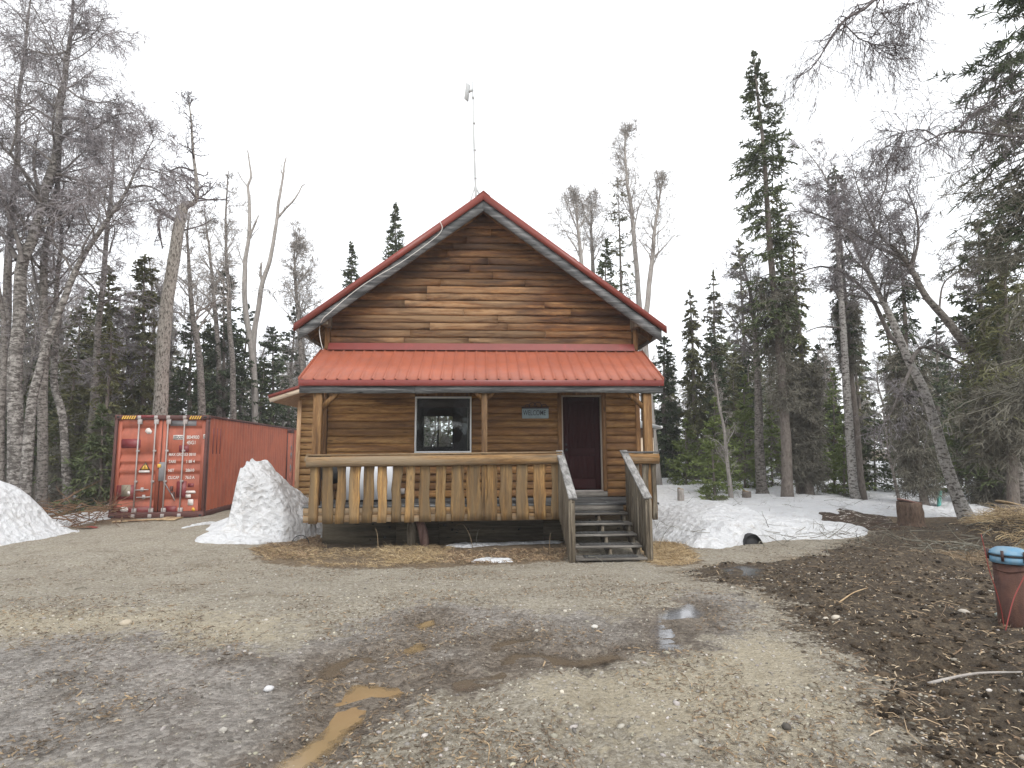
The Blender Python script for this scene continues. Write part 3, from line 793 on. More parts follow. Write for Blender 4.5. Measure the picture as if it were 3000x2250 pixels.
# main roof
def slope_z(dx): return APZ - S * abs(dx)
for sgn in (-1, 1):
    n_ = 10
    for k in range(n_):
        ya, yb = YR - .02 + k * (YB + .45 - YR) / n_, YR - .02 + (k + 1) * (YB + .45 - YR) / n_
        m_ = MB()
        e = EX + .03
        m_.add([(CX, ya, APZ), (CX + sgn * e, ya, APZ - S * e), (CX + sgn * e, yb, APZ - S * e), (CX, yb, APZ),
                (CX, ya, APZ - .03), (CX + sgn * e, ya, APZ - S * e - .03), (CX + sgn * e, yb, APZ - S * e - .03), (CX, yb, APZ - .03)],
               [[0, 1, 2, 3], [7, 6, 5, 4], [0, 4, 5, 1], [1, 5, 6, 2], [2, 6, 7, 3], [3, 7, 4, 0]])
        m_.beam((CX, ya + .03, APZ + .012), (CX + sgn * e, ya + .03, APZ - S * e + .012), .04, .025)
        m_.build("roof_panel", M['red'], cabin)
    # timber under the metal
    m_ = MB()
    e = EX - .05
    m_.add([(CX, YR + .05, APZ - .045), (CX + sgn * e, YR + .05, APZ - S * e - .045), (CX + sgn * e, YB + .35, APZ - S * e - .045), (CX, YB + .35, APZ - .045),
            (CX, YR + .05, APZ - .32), (CX + sgn * e, YR + .05, APZ - S * e - .20), (CX + sgn * e, YB + .35, APZ - S * e - .20), (CX, YB + .35, APZ - .32)],
           [[0, 1, 2, 3], [7, 6, 5, 4], [0, 4, 5, 1], [1, 5, 6, 2], [2, 6, 7, 3], [3, 7, 4, 0]])
    m_.build("soffit", M['trim'], cabin)
    MB().add([(CX, YR - .045, APZ + .02), (CX + sgn * (EX + .05), YR - .045, APZ + .02 - S * (EX + .05)), (CX + sgn * (EX + .05), YR - .045, APZ - .17 - S * (EX + .05) + .03), (CX, YR - .045, APZ - .17),
              (CX, YR + .02, APZ + .02), (CX + sgn * (EX + .05), YR + .02, APZ + .02 - S * (EX + .05)), (CX + sgn * (EX + .05), YR + .02, APZ - .14 - S * (EX + .05)), (CX, YR + .02, APZ - .17)],
             [[0, 1, 2, 3], [7, 6, 5, 4], [0, 4, 5, 1], [1, 5, 6, 2], [2, 6, 7, 3], [3, 7, 4, 0]]).build("rake_trim", M['rake'], cabin)
    # weathered barge board with a rough lower edge
    n_ = 26
    t = np.linspace(0, 1, n_)
    xx = CX + sgn * (0.001 + (EX - .06) * t)
    zt = APZ - .165 - S * (EX - .06) * t
    zb = zt - .245 - .02 * fbm(t * 9, t * 0 + sgn, 3, 4) - .01
    V = np.concatenate([np.stack([xx, np.full(n_, yy), zz], -1) for yy in (YR, YR + .05) for zz in (zt, zb)])
    i = np.arange(n_ - 1)
    f = [np.stack([i + a * n_, i + 1 + a * n_, i + 1 + b * n_, i + b * n_], -1) for a, b in ((0, 1), (3, 2), (2, 0), (1, 3))]
    mb_ = MB().add(V, np.concatenate(f)); mb_.caps = [[0, n_, 3 * n_, 2 * n_], [n_ - 1, 3 * n_ - 1, 4 * n_ - 1, 2 * n_ - 1]]
    mb_.build("barge_board", M['greyx'], cabin)
    # purlin end, eave board, rafter tail
    px_ = CX + sgn * 3.55
    MB().bb(px_ - .07, px_ + .07, YR + .06, YW + .3, APZ - S * 3.55 - .46, APZ - S * 3.55 - .20).build("purlin", M['greyz'], cabin, bevel=.012)
    MB().bb(CX + sgn * (EX - .06) - .02, CX + sgn * (EX - .06) + .02, YR + .06, YB + .35, APZ - S * EX - .22, APZ - S * EX - .02).build("eave_board", M['greyy'], cabin)
    for k in range(5):
        yy = YW + .25 + k * 1.9
        MB().beam((CX + sgn * 3.55, yy, APZ - S * 3.55 - .20), (CX + sgn * (EX - .09), yy, APZ - S * (EX - .09) - .24), .05, .14).build("rafter_tail", M['trim'], cabin)
MB().prism([(CX - .16, APZ - .085), (CX, APZ + .05), (CX + .16, APZ - .085), (CX + .155, APZ - .10), (CX, APZ + .03), (CX - .155, APZ - .10)], YR - .05, YB + .5).build("ridge_cap", M['rake'], cabin)

# porch roof: ribbed panels, flashing, fascia trim, beam
RZ1, RY1 = 3.93, YW - .045
RZ0, RY0 = 3.075, YD - .10
RXL, RXR = -3.66, 3.77
proof = MB().add([(RXL + .08, RY0 + .05, RZ0 - .03), (RXR - .08, RY0 + .05, RZ0 - .03), (RXR - .08, RY1, RZ1 - .03), (RXL + .08, RY1, RZ1 - .03),
                  (RXL + .08, RY0 + .05, RZ0 - .10), (RXR - .08, RY0 + .05, RZ0 - .10), (RXR - .08, RY1, RZ1 - .10), (RXL + .08, RY1, RZ1 - .10)],
                 [[0, 1, 2, 3], [7, 6, 5, 4], [0, 4, 5, 1], [1, 5, 6, 2], [2, 6, 7, 3], [3, 7, 4, 0]]).build("porch_roof", M['trim'], cabin)
pw = (RXR - RXL) / 8
sl = math.hypot(RY1 - RY0, RZ1 - RZ0)
up = np.array([0, -(RZ1 - RZ0), (RY1 - RY0)]); up = up / np.linalg.norm(up)
for k in range(8):
    prof = []
    for q in range(4):
        c = q * pw / 4
        prof += [(c + .0, 0), (c + .035, 0), (c + .047, .026), (c + .068, .026), (c + .087, 0), (c + .15, 0)]
    prof.append((pw, 0))
    prof = np.array(prof)
    x = RXL + k * pw + prof[:, 0]
    A = np.stack([x, np.full_like(x, RY0 - .03), np.full_like(x, RZ0 - .015)], -1) + up * prof[:, 1:2]
    mid_ = np.stack([x, np.full_like(x, (RY0 + RY1) / 2), np.full_like(x, (RZ0 + RZ1) / 2 - .004)], -1) + up * prof[:, 1:2]
    B = np.stack([x, np.full_like(x, RY1), np.full_like(x, RZ1)], -1) + up * prof[:, 1:2]
    n_ = len(x); i = np.arange(n_ - 1)
    V = np.concatenate([A, mid_, B, A - up * .012])
    MB().add(V, np.concatenate([np.stack([i, i + 1, n_ + i + 1, n_ + i], -1), np.stack([n_ + i, n_ + i + 1, 2 * n_ + i + 1, 2 * n_ + i], -1),
                                np.stack([3 * n_ + i, 3 * n_ + i + 1, i + 1, i], -1)])).build("roof_panel", M['red'], proof)
for k in range(3):
    a = -3.50 + k * 2.36
    MB().add([(a, YW - .055, 4.09), (a + 2.37, YW - .057, 4.09), (a + 2.37, YW - .16, 3.915), (a, YW - .16, 3.915)], [[0, 3, 2, 1]]).build("flashing", M['redtrim'], proof)
MB().bb(RXL - .01, RXR + .01, RY0 - .035, RY0 - .01, RZ0 - .145, RZ0 - .022).build("fascia_trim", M['redtrim'], proof, bevel=.004)
for xx in (RXL - .012, RXR + .002):
    MB().beam((xx + .005, RY0 - .03, RZ0 - .02), (xx + .005, RY1, RZ1 - .02), .02, .09).build("edge_trim", M['red'], proof)
for a, b in ((RXL, -1.35), (-1.345, RXR)):
    n_ = 24
    t = np.linspace(a, b, n_)
    zb = RZ0 - .272 - .05 * fbm(t * 1.7, t * 0 + 2, 3, 4) - .01
    zt = np.full(n_, RZ0 - .147)
    V = np.concatenate([np.stack([t, np.full(n_, yy), zz], -1) for yy in (YD - .09, YD - .03) for zz in (zt, zb)])
    i = np.arange(n_ - 1)
    mb_ = MB().add(V, np.concatenate([np.stack([i + p * n_, i + 1 + p * n_, i + 1 + q * n_, i + q * n_], -1) for p, q in ((0, 1), (3, 2), (2, 0), (1, 3))]))
    mb_.caps = [[0, n_, 3 * n_, 2 * n_], [n_ - 1, 3 * n_ - 1, 4 * n_ - 1, 2 * n_ - 1]]
    mb_.build("porch_beam", M['greyx'], proof)
MB().bb(RXL + .15, RXR - .15, YD - .02, YD + .13, RZ0 - .24, RZ0 - .11).build("inner_beam", M['trim'], proof)
# posts with corner braces
for xx, br in ((-3.305, (1,)), (.06, (-1, 1)), (3.45, (-1,))):
    hw_ = .085 if xx != .06 else .06
    z0_ = DECK if abs(xx) > 1 else DECK
    pst = MB().bb(xx - hw_, xx + hw_, YD - .03 if xx == .06 else YD - .045, YD + .11, DECK - .3, RZ0 - .245).build("porch_post", M['midpost' if xx == .06 else 'post'], cabin, bevel=.008)
    for s_ in br:
        lb = .34 if xx != .06 else .15
        MB().beam((xx + s_ * (hw_ - .01), YD + .02, RZ0 - .245 - lb), (xx + s_ * (hw_ + lb), YD + .02, RZ0 - .22), .09, .085, up=(0, 1, 0)).build("brace", M['post'], pst)
for xx in (CX - HW + .02, CX + HW - .02):
    pass

# deck
deck = MB().bb(CX - HW + .1, CX + HW - .1, YD + .06, YW - .01, DECK - .30, DECK - .045).build("deck", M['tread'], cabin)
nbd = 10
for k in range(nbd):
    ya = YD - .03 + k * (YW - YD + .02) / nbd
    MB().bb(CX - HW + .06, CX + HW - .05, ya + .003, ya + (YW - YD + .02) / nbd - .003, DECK - .04, DECK + random.uniform(-.002, .003)).build("deck_board", M['greyx'], deck)
for k, (z0_, z1_) in enumerate(((DECK - .325, DECK - .185), (DECK - .18, DECK - .045))):
    for a, b in ((CX - HW + .08, -1.2), (-1.196, 1.66), (1.664, CX + HW - .08)):
        MB().bb(a, b, YD - .02 - .004 * k, YD + .055, z0_, z1_).build("rim_board", M['raillog'], deck, bevel=.006)
# skirting under the deck and wall
skirt = None
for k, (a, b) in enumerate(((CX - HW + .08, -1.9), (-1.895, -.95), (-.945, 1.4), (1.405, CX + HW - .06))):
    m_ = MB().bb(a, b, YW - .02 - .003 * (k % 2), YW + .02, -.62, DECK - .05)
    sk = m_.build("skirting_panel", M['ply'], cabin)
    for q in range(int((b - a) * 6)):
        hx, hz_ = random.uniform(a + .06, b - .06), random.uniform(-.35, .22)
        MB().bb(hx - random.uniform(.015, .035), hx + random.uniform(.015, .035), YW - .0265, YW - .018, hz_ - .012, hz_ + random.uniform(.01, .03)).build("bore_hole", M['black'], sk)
for xx in (1.9, CX + HW - .12):
    MB().bb(xx - .07, xx + .07, YW - .32, YW - .18, -.55, DECK - .3).build("deck_post", M['greyz'], cabin, bevel=.008)

# railing: log rail, cap board, live-edge upright boards
def wavy_board(xc, w, y, z0, z1, th, mat, parent, name="railing_board", wob=.30, tilt=0.0):
    n_ = 9
    t = np.linspace(0, 1, n_)
    sd = rng.random() * 50
    l = xc - w / 2 + w * wob * 1.6 * fbm(t * 3.2 + sd, t * 0 + 1, 1, 3) + tilt * (t - .5)
    r = xc + w / 2 + w * wob * 1.6 * fbm(t * 3.2 + sd, t * 0 + 7, 4, 3) + tilt * (t - .5)
    z = z0 + (z1 - z0) * t
    yf = y - th / 2 + .004 * np.sin(t * 5 + sd)
    V = np.concatenate([np.stack([l, yf + .006, z], -1), np.stack([l + w * .14, yf, z], -1), np.stack([r - w * .14, yf, z], -1), np.stack([r, yf + .006, z], -1),
                        np.stack([r, yf + th, z], -1), np.stack([l, yf + th, z], -1)])
    i = np.arange(n_ - 1)
    m_ = MB().add(V, np.concatenate([np.stack([i + p * n_, i + q * n_, i + 1 + q * n_, i + 1 + p * n_], -1) for p, q in ((0, 1), (1, 2), (2, 3), (3, 4), (4, 5), (5, 0))]))
    m_.caps = [[p * n_ for p in range(6)][::-1], [p * n_ + n_ - 1 for p in range(6)]]
    return m_.build(name, mat, parent)
RLX, RRX = -3.45, 1.605
def rtop(x): return 1.52 + (x - RLX) / (RRX - RLX) * .035
def slab_log(lp):
    o = np.array([(.05, .095), (.05, -.09), (-.02, -.108), (-.058, -.085), (-.078, -.03), (-.078, .035), (-.06, .085), (-.02, .098)])
    n_ = len(lp); m_ = len(o)
    sc_ = 1 + .35 * fbm(lp[:, 0][:, None] * 1.3 + 3 * np.arange(m_)[None], lp[:, 0][:, None] * 0 + 2.3 * np.arange(m_)[None], 4, 4)
    V = lp[:, None] + np.stack([np.zeros((n_, m_)), o[None, :, 0] * sc_, o[None, :, 1] * (1 + (sc_ - 1) * .5)], -1)
    i = np.arange(n_ - 1)[:, None] * m_; j = np.arange(m_)[None]; j2 = (j + 1) % m_
    q = MB().add(V.reshape(-1, 3), np.stack([i + j, i + j2, i + m_ + j2, i + m_ + j], -1).reshape(-1, 4))
    q.caps = [list(range(m_)), [(n_ - 1) * m_ + a for a in range(m_)][::-1]]
    return q
nlog = 40
lx = np.linspace(RLX, RRX + .02, nlog)
lp = np.stack([lx, YD - .12 + .012 * fbm(lx, lx * 0, 1), rtop(lx) - .105 + .012 * fbm(lx * 1.3, lx * 0 + 5, 2)], -1)
rail = slab_log(lp).build("log_rail", M['raillog'], cabin)
MB().beam((RLX - .02, YD - .055, rtop(RLX) + .022), (RRX + .03, YD - .055, rtop(RRX) + .022), .17, .03).build("rail_cap", M['capwood'], rail, bevel=.006)
zoomb = [(133, 180), (203, 262), (290, 338), (367, 418), (447, 500), (530, 578), (608, 662), (688, 738), (770, 827), (862, 915), (952, 1020), (1048, 1122), (1126, 1156),
         (1158, 1210), (1237, 1302), (1335, 1395), (1437, 1497), (1535, 1583)]
for a, b in zoomb:
    pa, pb = at(840 + a * .5063, 1440, YD - .06), at(840 + b * .5063, 1440, YD - .06)
    xc = (pa[0] + pb[0]) / 2
    wavy_board(xc, (pb[0] - pa[0]) * 1.1, YD - .06, .20 + (xc - RLX) / 5.05 * .04 + random.uniform(-.008, .008), rtop(xc) - .02, .035, M['railboard'], rail, tilt=random.uniform(-.02, .02))
# right-hand short railing
l2 = np.linspace(2.92, 3.62, 5)
rail2 = slab_log(np.stack([l2, np.full(5, YD - .11), np.full(5, 1.44)], -1)).build("log_rail", M['raillog'], cabin)
MB().beam((2.88, YD - .05, 1.57), (3.64, YD - .05, 1.57), .18, .032).build("rail_cap", M['greyx'], rail2, bevel=.006)
for a, b in ((2.985, .06), (3.16, .13), (3.34, .14), (3.53, .10)):
    wavy_board(a, b, YD - .06, .22 + random.uniform(-.02, .02), 1.40, .035, M['greyz'], rail2)
# side rails back to the wall
for xx in (-3.46, 3.55):
    sr = MB().tube([(xx, YD + .02, 1.46), (xx, YD + .7, 1.47), (xx, YW - .05, 1.46)], .085, 10, wob=.05).build("log_rail", M['raillog'], cabin, smooth=True)
    for k in range(5):
        yy = YD + .22 + k * .26
        MB().bb(xx - .018, xx + .018, yy, yy + .11, .24, 1.44).build("railing_board", M['trim'], sr, bevel=.004)

# stairs
NS, RISE, RUN = 5, .158, .318
SX0, SX1 = 1.66, 2.86
stairs = None
def stringer(xc, w):
    pts = []
    y = YD - .04; z = DECK - .02
    pts.append((y, z - .12))
    for k in range(1, NS + 1):
        pts.append((YD - .04 - (k - 1) * RUN - .02, DECK - k * RISE - .042))
        pts.append((YD - .04 - k * RUN + .02, DECK - k * RISE - .042))
    yl = YD - .04 - NS * RUN + .02
    pts.append((yl, DECK - NS * RISE - .20)); pts.append((yl + .22, DECK - NS * RISE - .22))
    pts.append((YD - .04, DECK - .42))
    return MB().prism(pts, xc - w / 2, xc + w / 2, axis='x')
stairs = stringer(SX0 + .02, .04).build("stairs", M['greyz'], cabin)
stringer(SX1 - .02, .04).build("stringer", M['greyz'], stairs)
stringer((SX0 + SX1) / 2 + .06, .045).build("stringer", M['greyz'], stairs)
treads = []
for k in range(1, NS + 1):
    yf_ = YD - .04 - k * RUN
    z = DECK - k * RISE
    for q in range(2):
        ya = yf_ - .012 + q * (RUN / 2 + .005)
        MB().bb(SX0 - .02, SX1 + .03, ya + .002, ya + RUN / 2, z - .04, z + .0015 * q).build("tread", M['tread'], stairs, bevel=.004)
    treads.append((yf_, z))
MB().bb(SX0, SX1 + .02, YD - .045, YD - .026, DECK - .165, DECK - .042).build("riser", M['tread'], stairs)
hr0, hr1 = (YD + .02, 1.60), (YD - .04 - NS * RUN - .02, .775)
for xx, sg in ((1.60, 1), (2.925, -1)):
    hrail = MB().beam((xx, hr0[0], hr0[1]), (xx, hr1[0], hr1[1]), .15, .04).build("handrail", M['greyy'], stairs, bevel=.006)
    MB().beam((xx, hr0[0], hr0[1] - .075), (xx, hr1[0] + .03, hr1[1] - .075), .04, .09).build("rail_stringer", M['greyz'], stairs)
    nbal = 11
    for k in range(nbal):
        t = (k + .6) / nbal
        yy = hr0[0] + (hr1[0] - hr0[0]) * t
        zt_ = hr0[1] + (hr1[1] - hr0[1]) * t - .03
        zb_ = zt_ - 1.22 + random.uniform(-.04, .03)
        w_ = random.uniform(.10, .14)
        MB().beam((xx - sg * .035, yy, max(zb_, -.36)), (xx - sg * .035, yy + random.uniform(-.012, .012), zt_), .026, w_, up=(0, 1, 0)).build("baluster", M['greyz'], stairs, bevel=.003)
    MB().bb(xx + sg * (-.02) - .055, xx + sg * (-.02) + .055, hr1[0] + .03, hr1[0] + .12, -.38, hr1[1] - .03).build("newel_post", M['greyz'], stairs, bevel=.006)

# lean-to on the left of the cabin
YS = 16.2
shed = MB().bb(-5.08, CX - HW, YS, YS + 4.5, .42, 3.0).build("side_shed", M['shedlog'], cabin)
rowh = .175
for r in range(15):
    z = .44 + r * rowh
    ztop = 2.95 + .33 * .6
    siding(-5.01, CX - HW + .02, z, rowh, YS, M['shedlog'], shed, .012, n=5)
MB().bb(-5.12, -5.01, YS - .055, YS + .05, .40, 3.02).build("corner_board", M['newwood'], shed, bevel=.004)
MB().bb(-5.08, -4.95, YS, YS + .12, -.5, .41).build("shed_post", M['trim'], shed, bevel=.004)
ss = .33
def shz(x): return 3.12 + ss * (x + 5.72)
MB().add([(-5.72, YS - .5, shz(-5.72)), (-3.6, YS - .5, shz(-3.6)), (-3.6, YS + 4.8, shz(-3.6)), (-5.72, YS + 4.8, shz(-5.72)),
          (-5.72, YS - .5, shz(-5.72) - .03), (-3.6, YS - .5, shz(-3.6) - .03), (-3.6, YS + 4.8, shz(-3.6) - .03), (-5.72, YS + 4.8, shz(-5.72) - .03)],
         [[0, 1, 2, 3], [7, 6, 5, 4], [0, 4, 5, 1], [1, 5, 6, 2], [2, 6, 7, 3], [3, 7, 4, 0]]).build("shed_roof", M['red'], shed)
MB().beam((-5.75, YS - .53, shz(-5.75) - .03), (-3.6, YS - .53, shz(-3.6) - .03), .03, .09).build("rake_trim", M['rake'], shed)
MB().beam((-5.72, YS - .515, shz(-5.72) - .135), (-3.6, YS - .515, shz(-3.6) - .135), .03, .12).build("fascia_board", M['newwoodx'], shed)
MB().add([(-5.68, YS - .5, shz(-5.68) - .19), (-3.6, YS - .5, shz(-3.6) - .19), (-3.6, YS + 4.8, shz(-3.6) - .19), (-5.68, YS + 4.8, shz(-5.68) - .19)], [[0, 3, 2, 1]]).build("shed_soffit", M['newwood'], shed)
MB().prism([(-5.08, 3.0), (-3.6, 3.0), (-3.6, shz(-3.6) - .2), (-5.08, shz(-5.08) - .2)], YS + .001, YS + .1).build("shed_gable", M['shedlog'], shed)

# things on and around the cabin
s0, s1 = at(1529, 1197, YW - .05), at(1607, 1226, YW - .05)
sgn_o = thing("welcome_sign", "blue grey WELCOME sign with iron scrolls on the porch wall", "sign", (s0[0], YW - .06, s1[2]))
sw, sh = s1[0] - s0[0], s0[2] - s1[2]
MB().bb(s0[0], s1[0], YW - .075, YW - .05, s1[2], s0[2]).build("plate", M['signblue'], sgn_o, bevel=.012)
MB().bb(s0[0] - .01, s1[0] + .012, YW - .082, YW - .05, s0[2] + .002, s0[2] + .04).build("top_bar", M['iron'], sgn_o, bevel=.006)
mb = MB()
for k, (c_, r_, dz) in enumerate(((.20, .055, .0), (.40, .085, .01), (.60, .085, .02), (.84, .06, .0))):
    th = np.linspace(0, math.pi * 1.15, 10)
    mb.tube([(s0[0] + sw * c_ - r_ * math.cos(a), YW - .066, s0[2] + .04 + dz + r_ * .95 * math.sin(a)) for a in th], .010, 5)
mb.build("scroll", M['iron'], sgn_o, smooth=True)
def text(body, size, loc, mat, parent, name="lettering", local=False, rot=(math.pi / 2, 0, 0), sx=1.0, off=0.0, bold=0.0):
    cu = bpy.data.curves.new(name, 'FONT')
    cu.body = body; cu.size = size; cu.extrude = .0012; cu.offset = bold
    cu.align_x = 'LEFT'
    cu.materials.append(mat)
    tmp = bpy.data.objects.new("tmp", cu); COL.objects.link(tmp)
    me = bpy.data.meshes.new_from_object(tmp.evaluated_get(bpy.context.evaluated_depsgraph_get()))
    bpy.data.objects.remove(tmp); bpy.data.curves.remove(cu)
    me.name = name
    o = bpy.data.objects.new(name, me); COL.objects.link(o)
    o.parent = parent
    b = (0, 0, 0) if local else WLOC.get(parent.name, (0, 0, 0))
    o.location = Vector([float(l) - float(q) for l, q in zip(loc, b)]); o.rotation_euler = rot; o.scale = (sx, 1, 1)
    return o
text("WELCOME", .165, (s0[0] + .025, YW - .0775, s1[2] + .075), M['ink'], sgn_o, sx=.66, bold=.0006)

ant = thing("antenna_mast", "thin grey antenna mast with panel antenna standing on the roof ridge", "antenna", (-.24, 13.5, 7.38))
top = at(1385, 238, 13.5); ab = at(1394, 565, 13.5)
mb = MB().tube([ab + (ab - top) * .12, ab, (ab + top) / 2 + np.array([-.012, 0, 0]), top], [.032, .030, .026, .02], 8)
for t in (.13, .38, .62, .85):
    q = ab + (top - ab) * t
    mb.tube([q - np.array([0, 0, .03]), q + np.array([0, 0, .03])], .034, 8)
mb.build("pole", M['antenna'], ant, smooth=True)
pc = at(1369, 282 - 10, 13.45)
mb = MB().box(pc + np.array([0, 0, .02]), (.17, .05, .46), Matrix.Rotation(.12, 3, 'Y') @ Matrix.Rotation(.9, 3, 'Z'))
mb.build("antenna_panel", M['antenna'], ant, bevel=.03)
mb = MB().beam(pc + np.array([.03, .02, .05]), at(1385, 262, 13.5), .05, .07); mb.build("bracket", M['antenna'], ant)
for q in ((-.42, 13.5, 7.26), (.20, 13.6, 7.45), (-.1, 14.2, 7.46)):
    MB().tube([at(1392, 545, 13.5), np.array(q)], .022, 6).build("leg", M['antenna'], ant)
cpts = [(1290, 650), (1295, 672), (1270, 700), (1180, 765), (1090, 818), (1030, 860), (970, 912), (945, 935), (936, 965), (940, 1000), (946, 1022)]
wc = [at(a, b, YR - .05) for a, b in cpts[:8]] + [at(a, b, YR + .1) for a, b in cpts[8:]]
cb = MB().tube(smooth_path(wc, 40), .008, 6).build("antenna_cable", M['cable'], smooth=True)
tag(cb, "thin white cable running down the left barge board from the roof", "cable")

# chest freezer and covered grill on the porch
f0, f1 = at(1010, 1365, 12.45), at(1148, 1480, 12.45)
fr = thing("white_appliance", "large white appliance standing behind the porch railing boards", "appliance", ((f0[0] + f1[0]) / 2, 12.7, DECK))
MB().bb(f0[0], f1[0], 12.45, 12.98, DECK + .04, 1.33).build("body", M['appliance'], fr, bevel=.015)
MB().bb(f0[0] - .01, f1[0] + .01, 12.435, 13.0, 1.335, 1.42).build("lid", M['appliance'], fr, bevel=.015)
MB().bb(f0[0] + .03, f1[0] - .03, 12.48, 12.95, DECK + .005, DECK + .038).build("plinth", M['black'], fr)
gc = at(985, 1420, 12.35)
gr = thing("grill", "black round grill half hidden behind the railing at the porch's left end", "grill", (gc[0] - .12, 12.45, DECK))
th = np.linspace(-math.pi / 2, math.pi / 2, 9)
MB().tube([(gc[0] - .12, 12.45, DECK + .62 + .24 * math.sin(a)) for a in th], [max(.01, .27 * math.cos(a)) for a in th], 14).build("bowl", M['black'], gr, smooth=True)
for a in (.3, 2.4, 4.5):
    MB().tube([(gc[0] - .12 + .12 * math.cos(a), 12.45 + .12 * math.sin(a), DECK + .45), (gc[0] - .12 + .24 * math.cos(a), 12.45 + .24 * math.sin(a), DECK + .005)], .012, 6).build("leg", M['black'], gr)

# mats
MB().bb(1.78, 2.62, YD + .35, YD + .88, DECK + .004, DECK + .016).build("door_mat", M['mat'], bevel=.003)
tag(bpy.data.objects["door_mat"], "dark rubber mat lying in front of the maroon door", "mat")
mnames = ["topmost", "second", "middle", "fourth", "bottom"]
for k, (yf_, z) in enumerate(treads):
    m_ = MB()
    xa, xb = SX0 + .06 + .02 * k, SX1 - .12
    m_.bb(xa, xb, yf_ + .03, yf_ + .27, z + .004, z + .011)
    for q in range(7):
        m_.bb(xa, xb, yf_ + .035 + q * .034, yf_ + .046 + q * .034, z + .011, z + .017)
    for q in range(12):
        xx = xa + (xb - xa) * (q + .3) / 12
        m_.bb(xx, xx + .02, yf_ + .03, yf_ + .27, z + .0112, z + .0165)
    o = m_.build("stair_mat", M['mat'])
    tag(o, "grooved grey mat on the %s stair tread" % mnames[k], "mat", "mats on the stair treads")
dm = MB().bb(SX0 + .05, 2.55, YD + .0, YD + .3, DECK + .004, DECK + .018).build("porch_mat", M['mat'], bevel=.003)
tag(dm, "dark mat at the porch edge above the stairs", "mat")

# logs and strip under the deck
for nm, lb, px, lean, mt in (("timber", "grey timber block standing under the porch", 1195, .0, 'greyz'), ("timber", "pinkish log leaning under the porch beside the grey timber", 1235, -.16, 'logend')):
    b = at(px + 10, 1600, 12.3); zz = hz(b[0], 12.3)
    o = MB().tube([(b[0] - lean * .05, 12.3, zz - .05), (b[0] + lean * .3, 12.32, zz + .28), (b[0] + lean * .8, 12.36, zz + .52)], [.095, .10, .09], 9, wob=.12).build(nm, M[mt], smooth=True)
    tag(o, lb, "timber", "timbers under the porch")

# ------------------------------------------------------------------ cream outbuilding behind the right wall
ob = thing("outbuilding", "cream outbuilding with brown frieze behind the cabin's right corner", "shed", (6.9, 22.5, -.3))
q0, q1 = at(1840, 1270, 21.5), at(1914, 1270, 21.5)
MB().bb(q1[0] - 2.4, q1[0], 21.5, 25, -.4, at(1900, 1282, 21.5)[2]).build("wall", M['cream'], ob)
MB().bb(q1[0] - 2.41, q1[0] + .01, 21.49, 25.01, at(1900, 1282, 21.5)[2], at(1900, 1254, 21.5)[2]).build("frieze", M['brownpanel'], ob)
zt = at(1900, 1254, 21.5)[2]
MB().prism([(q1[0] - 2.7, zt), (q1[0] + .22, zt), (q1[0] + .22, zt + .06), (q1[0] - 1.2, zt + .42), (q1[0] - 2.7, zt + .06)], 21.2, 25.3).build("roof", M['antenna'], ob)
mb = MB().tube([(q1[0] + .24, 21.25, zt + .02), (q1[0] + .24, 25.2, zt + .0)], .06, 8); mb.build("gutter", M['white'], ob)

# ------------------------------------------------------------------ shipping container
CW, CH, CL = 2.45, 2.85, 12.19
fr_ = at(595, 1515, 16.7)
ca_ = math.atan2(0.0864, 1.0)
ccx = fr_[0] - CW / 2 * math.cos(ca_); ccy = fr_[1] - CW / 2 * math.sin(ca_)
cont = thing("shipping_container", "rusty orange red shipping container with double doors beside the snow piles", "container", (ccx, ccy, fr_[2]), rz=ca_)
def cb_(m_, name, mat, parent=cont, bevel=0, smooth=False):
    return m_.build(name, mat, parent, bevel, smooth, local=True)
h = CW / 2
mb = MB()
mb.bb(-h, -h + .07, .0, .16, .16, CH - .12); mb.bb(h - .07, h, .0, .16, .16, CH - .12)
mb.bb(-h, h, .0, .12, .0, .16); mb.bb(-h, h, .0, .12, CH - .12, CH)
mb.bb(h - .05, h, .16, CL, .0, .15); mb.bb(-h, -h + .05, .16, CL, 0, .15)
mb.bb(h - .06, h, .16, CL, CH - .07, CH); mb.bb(-h, -h + .06, .16, CL, CH - .07, CH)
frame = cb_(mb, "frame", M['contdark'], bevel=.008)
for xx in (-h, h - .162):
    for zz in (-.005, CH - .115):
        cst = MB().bb(xx - .004, xx + .166, -.012, .178, zz, zz + .122)
        c_o = cb_(cst, "corner_casting", M['contdark'], bevel=.006)
        cb_(MB().prism([(xx + .081 + .045 * math.cos(a), zz + .061 + .03 * math.sin(a)) for a in np.linspace(0, 2 * math.pi, 10, endpoint=False)], -.0135, -.011), "lifting_hole", M['black'], c_o)
# corrugated side and far side
def corr(x, out):
    P = .278; n_ = int((CL - .22) / P)
    ys, xs = [], []
    for k in range(n_):
        y0_ = .16 + k * P
        for a, b in ((0, 0), (.07, 0), (.138, -.036), (.208, -.036)):
            ys.append(y0_ + a); xs.append(x + out * b)
    ys.append(CL); xs.append(x)
    ys, xs = np.array(ys), np.array(xs)
    k = len(ys); i = np.arange(k - 1)
    V = np.concatenate([np.stack([xs, ys, np.full(k, .15)], -1), np.stack([xs, ys, np.full(k, CH - .07)], -1)])
    return MB().add(V, np.stack([i, i + 1, k + i + 1, k + i], -1))
sidep = cb_(corr(h - .008, 1), "side_panel", M['contside'])
cb_(corr(-h + .008, -1), "side_panel", M['contside'])
cb_(MB().bb(-h + .06, h - .06, .12, CL, CH - .05, CH - .03), "roof_panel", M['contside'])
cb_(MB().bb(-h, h, CL - .05, CL, .15, CH - .07), "end_panel", M['contside'])
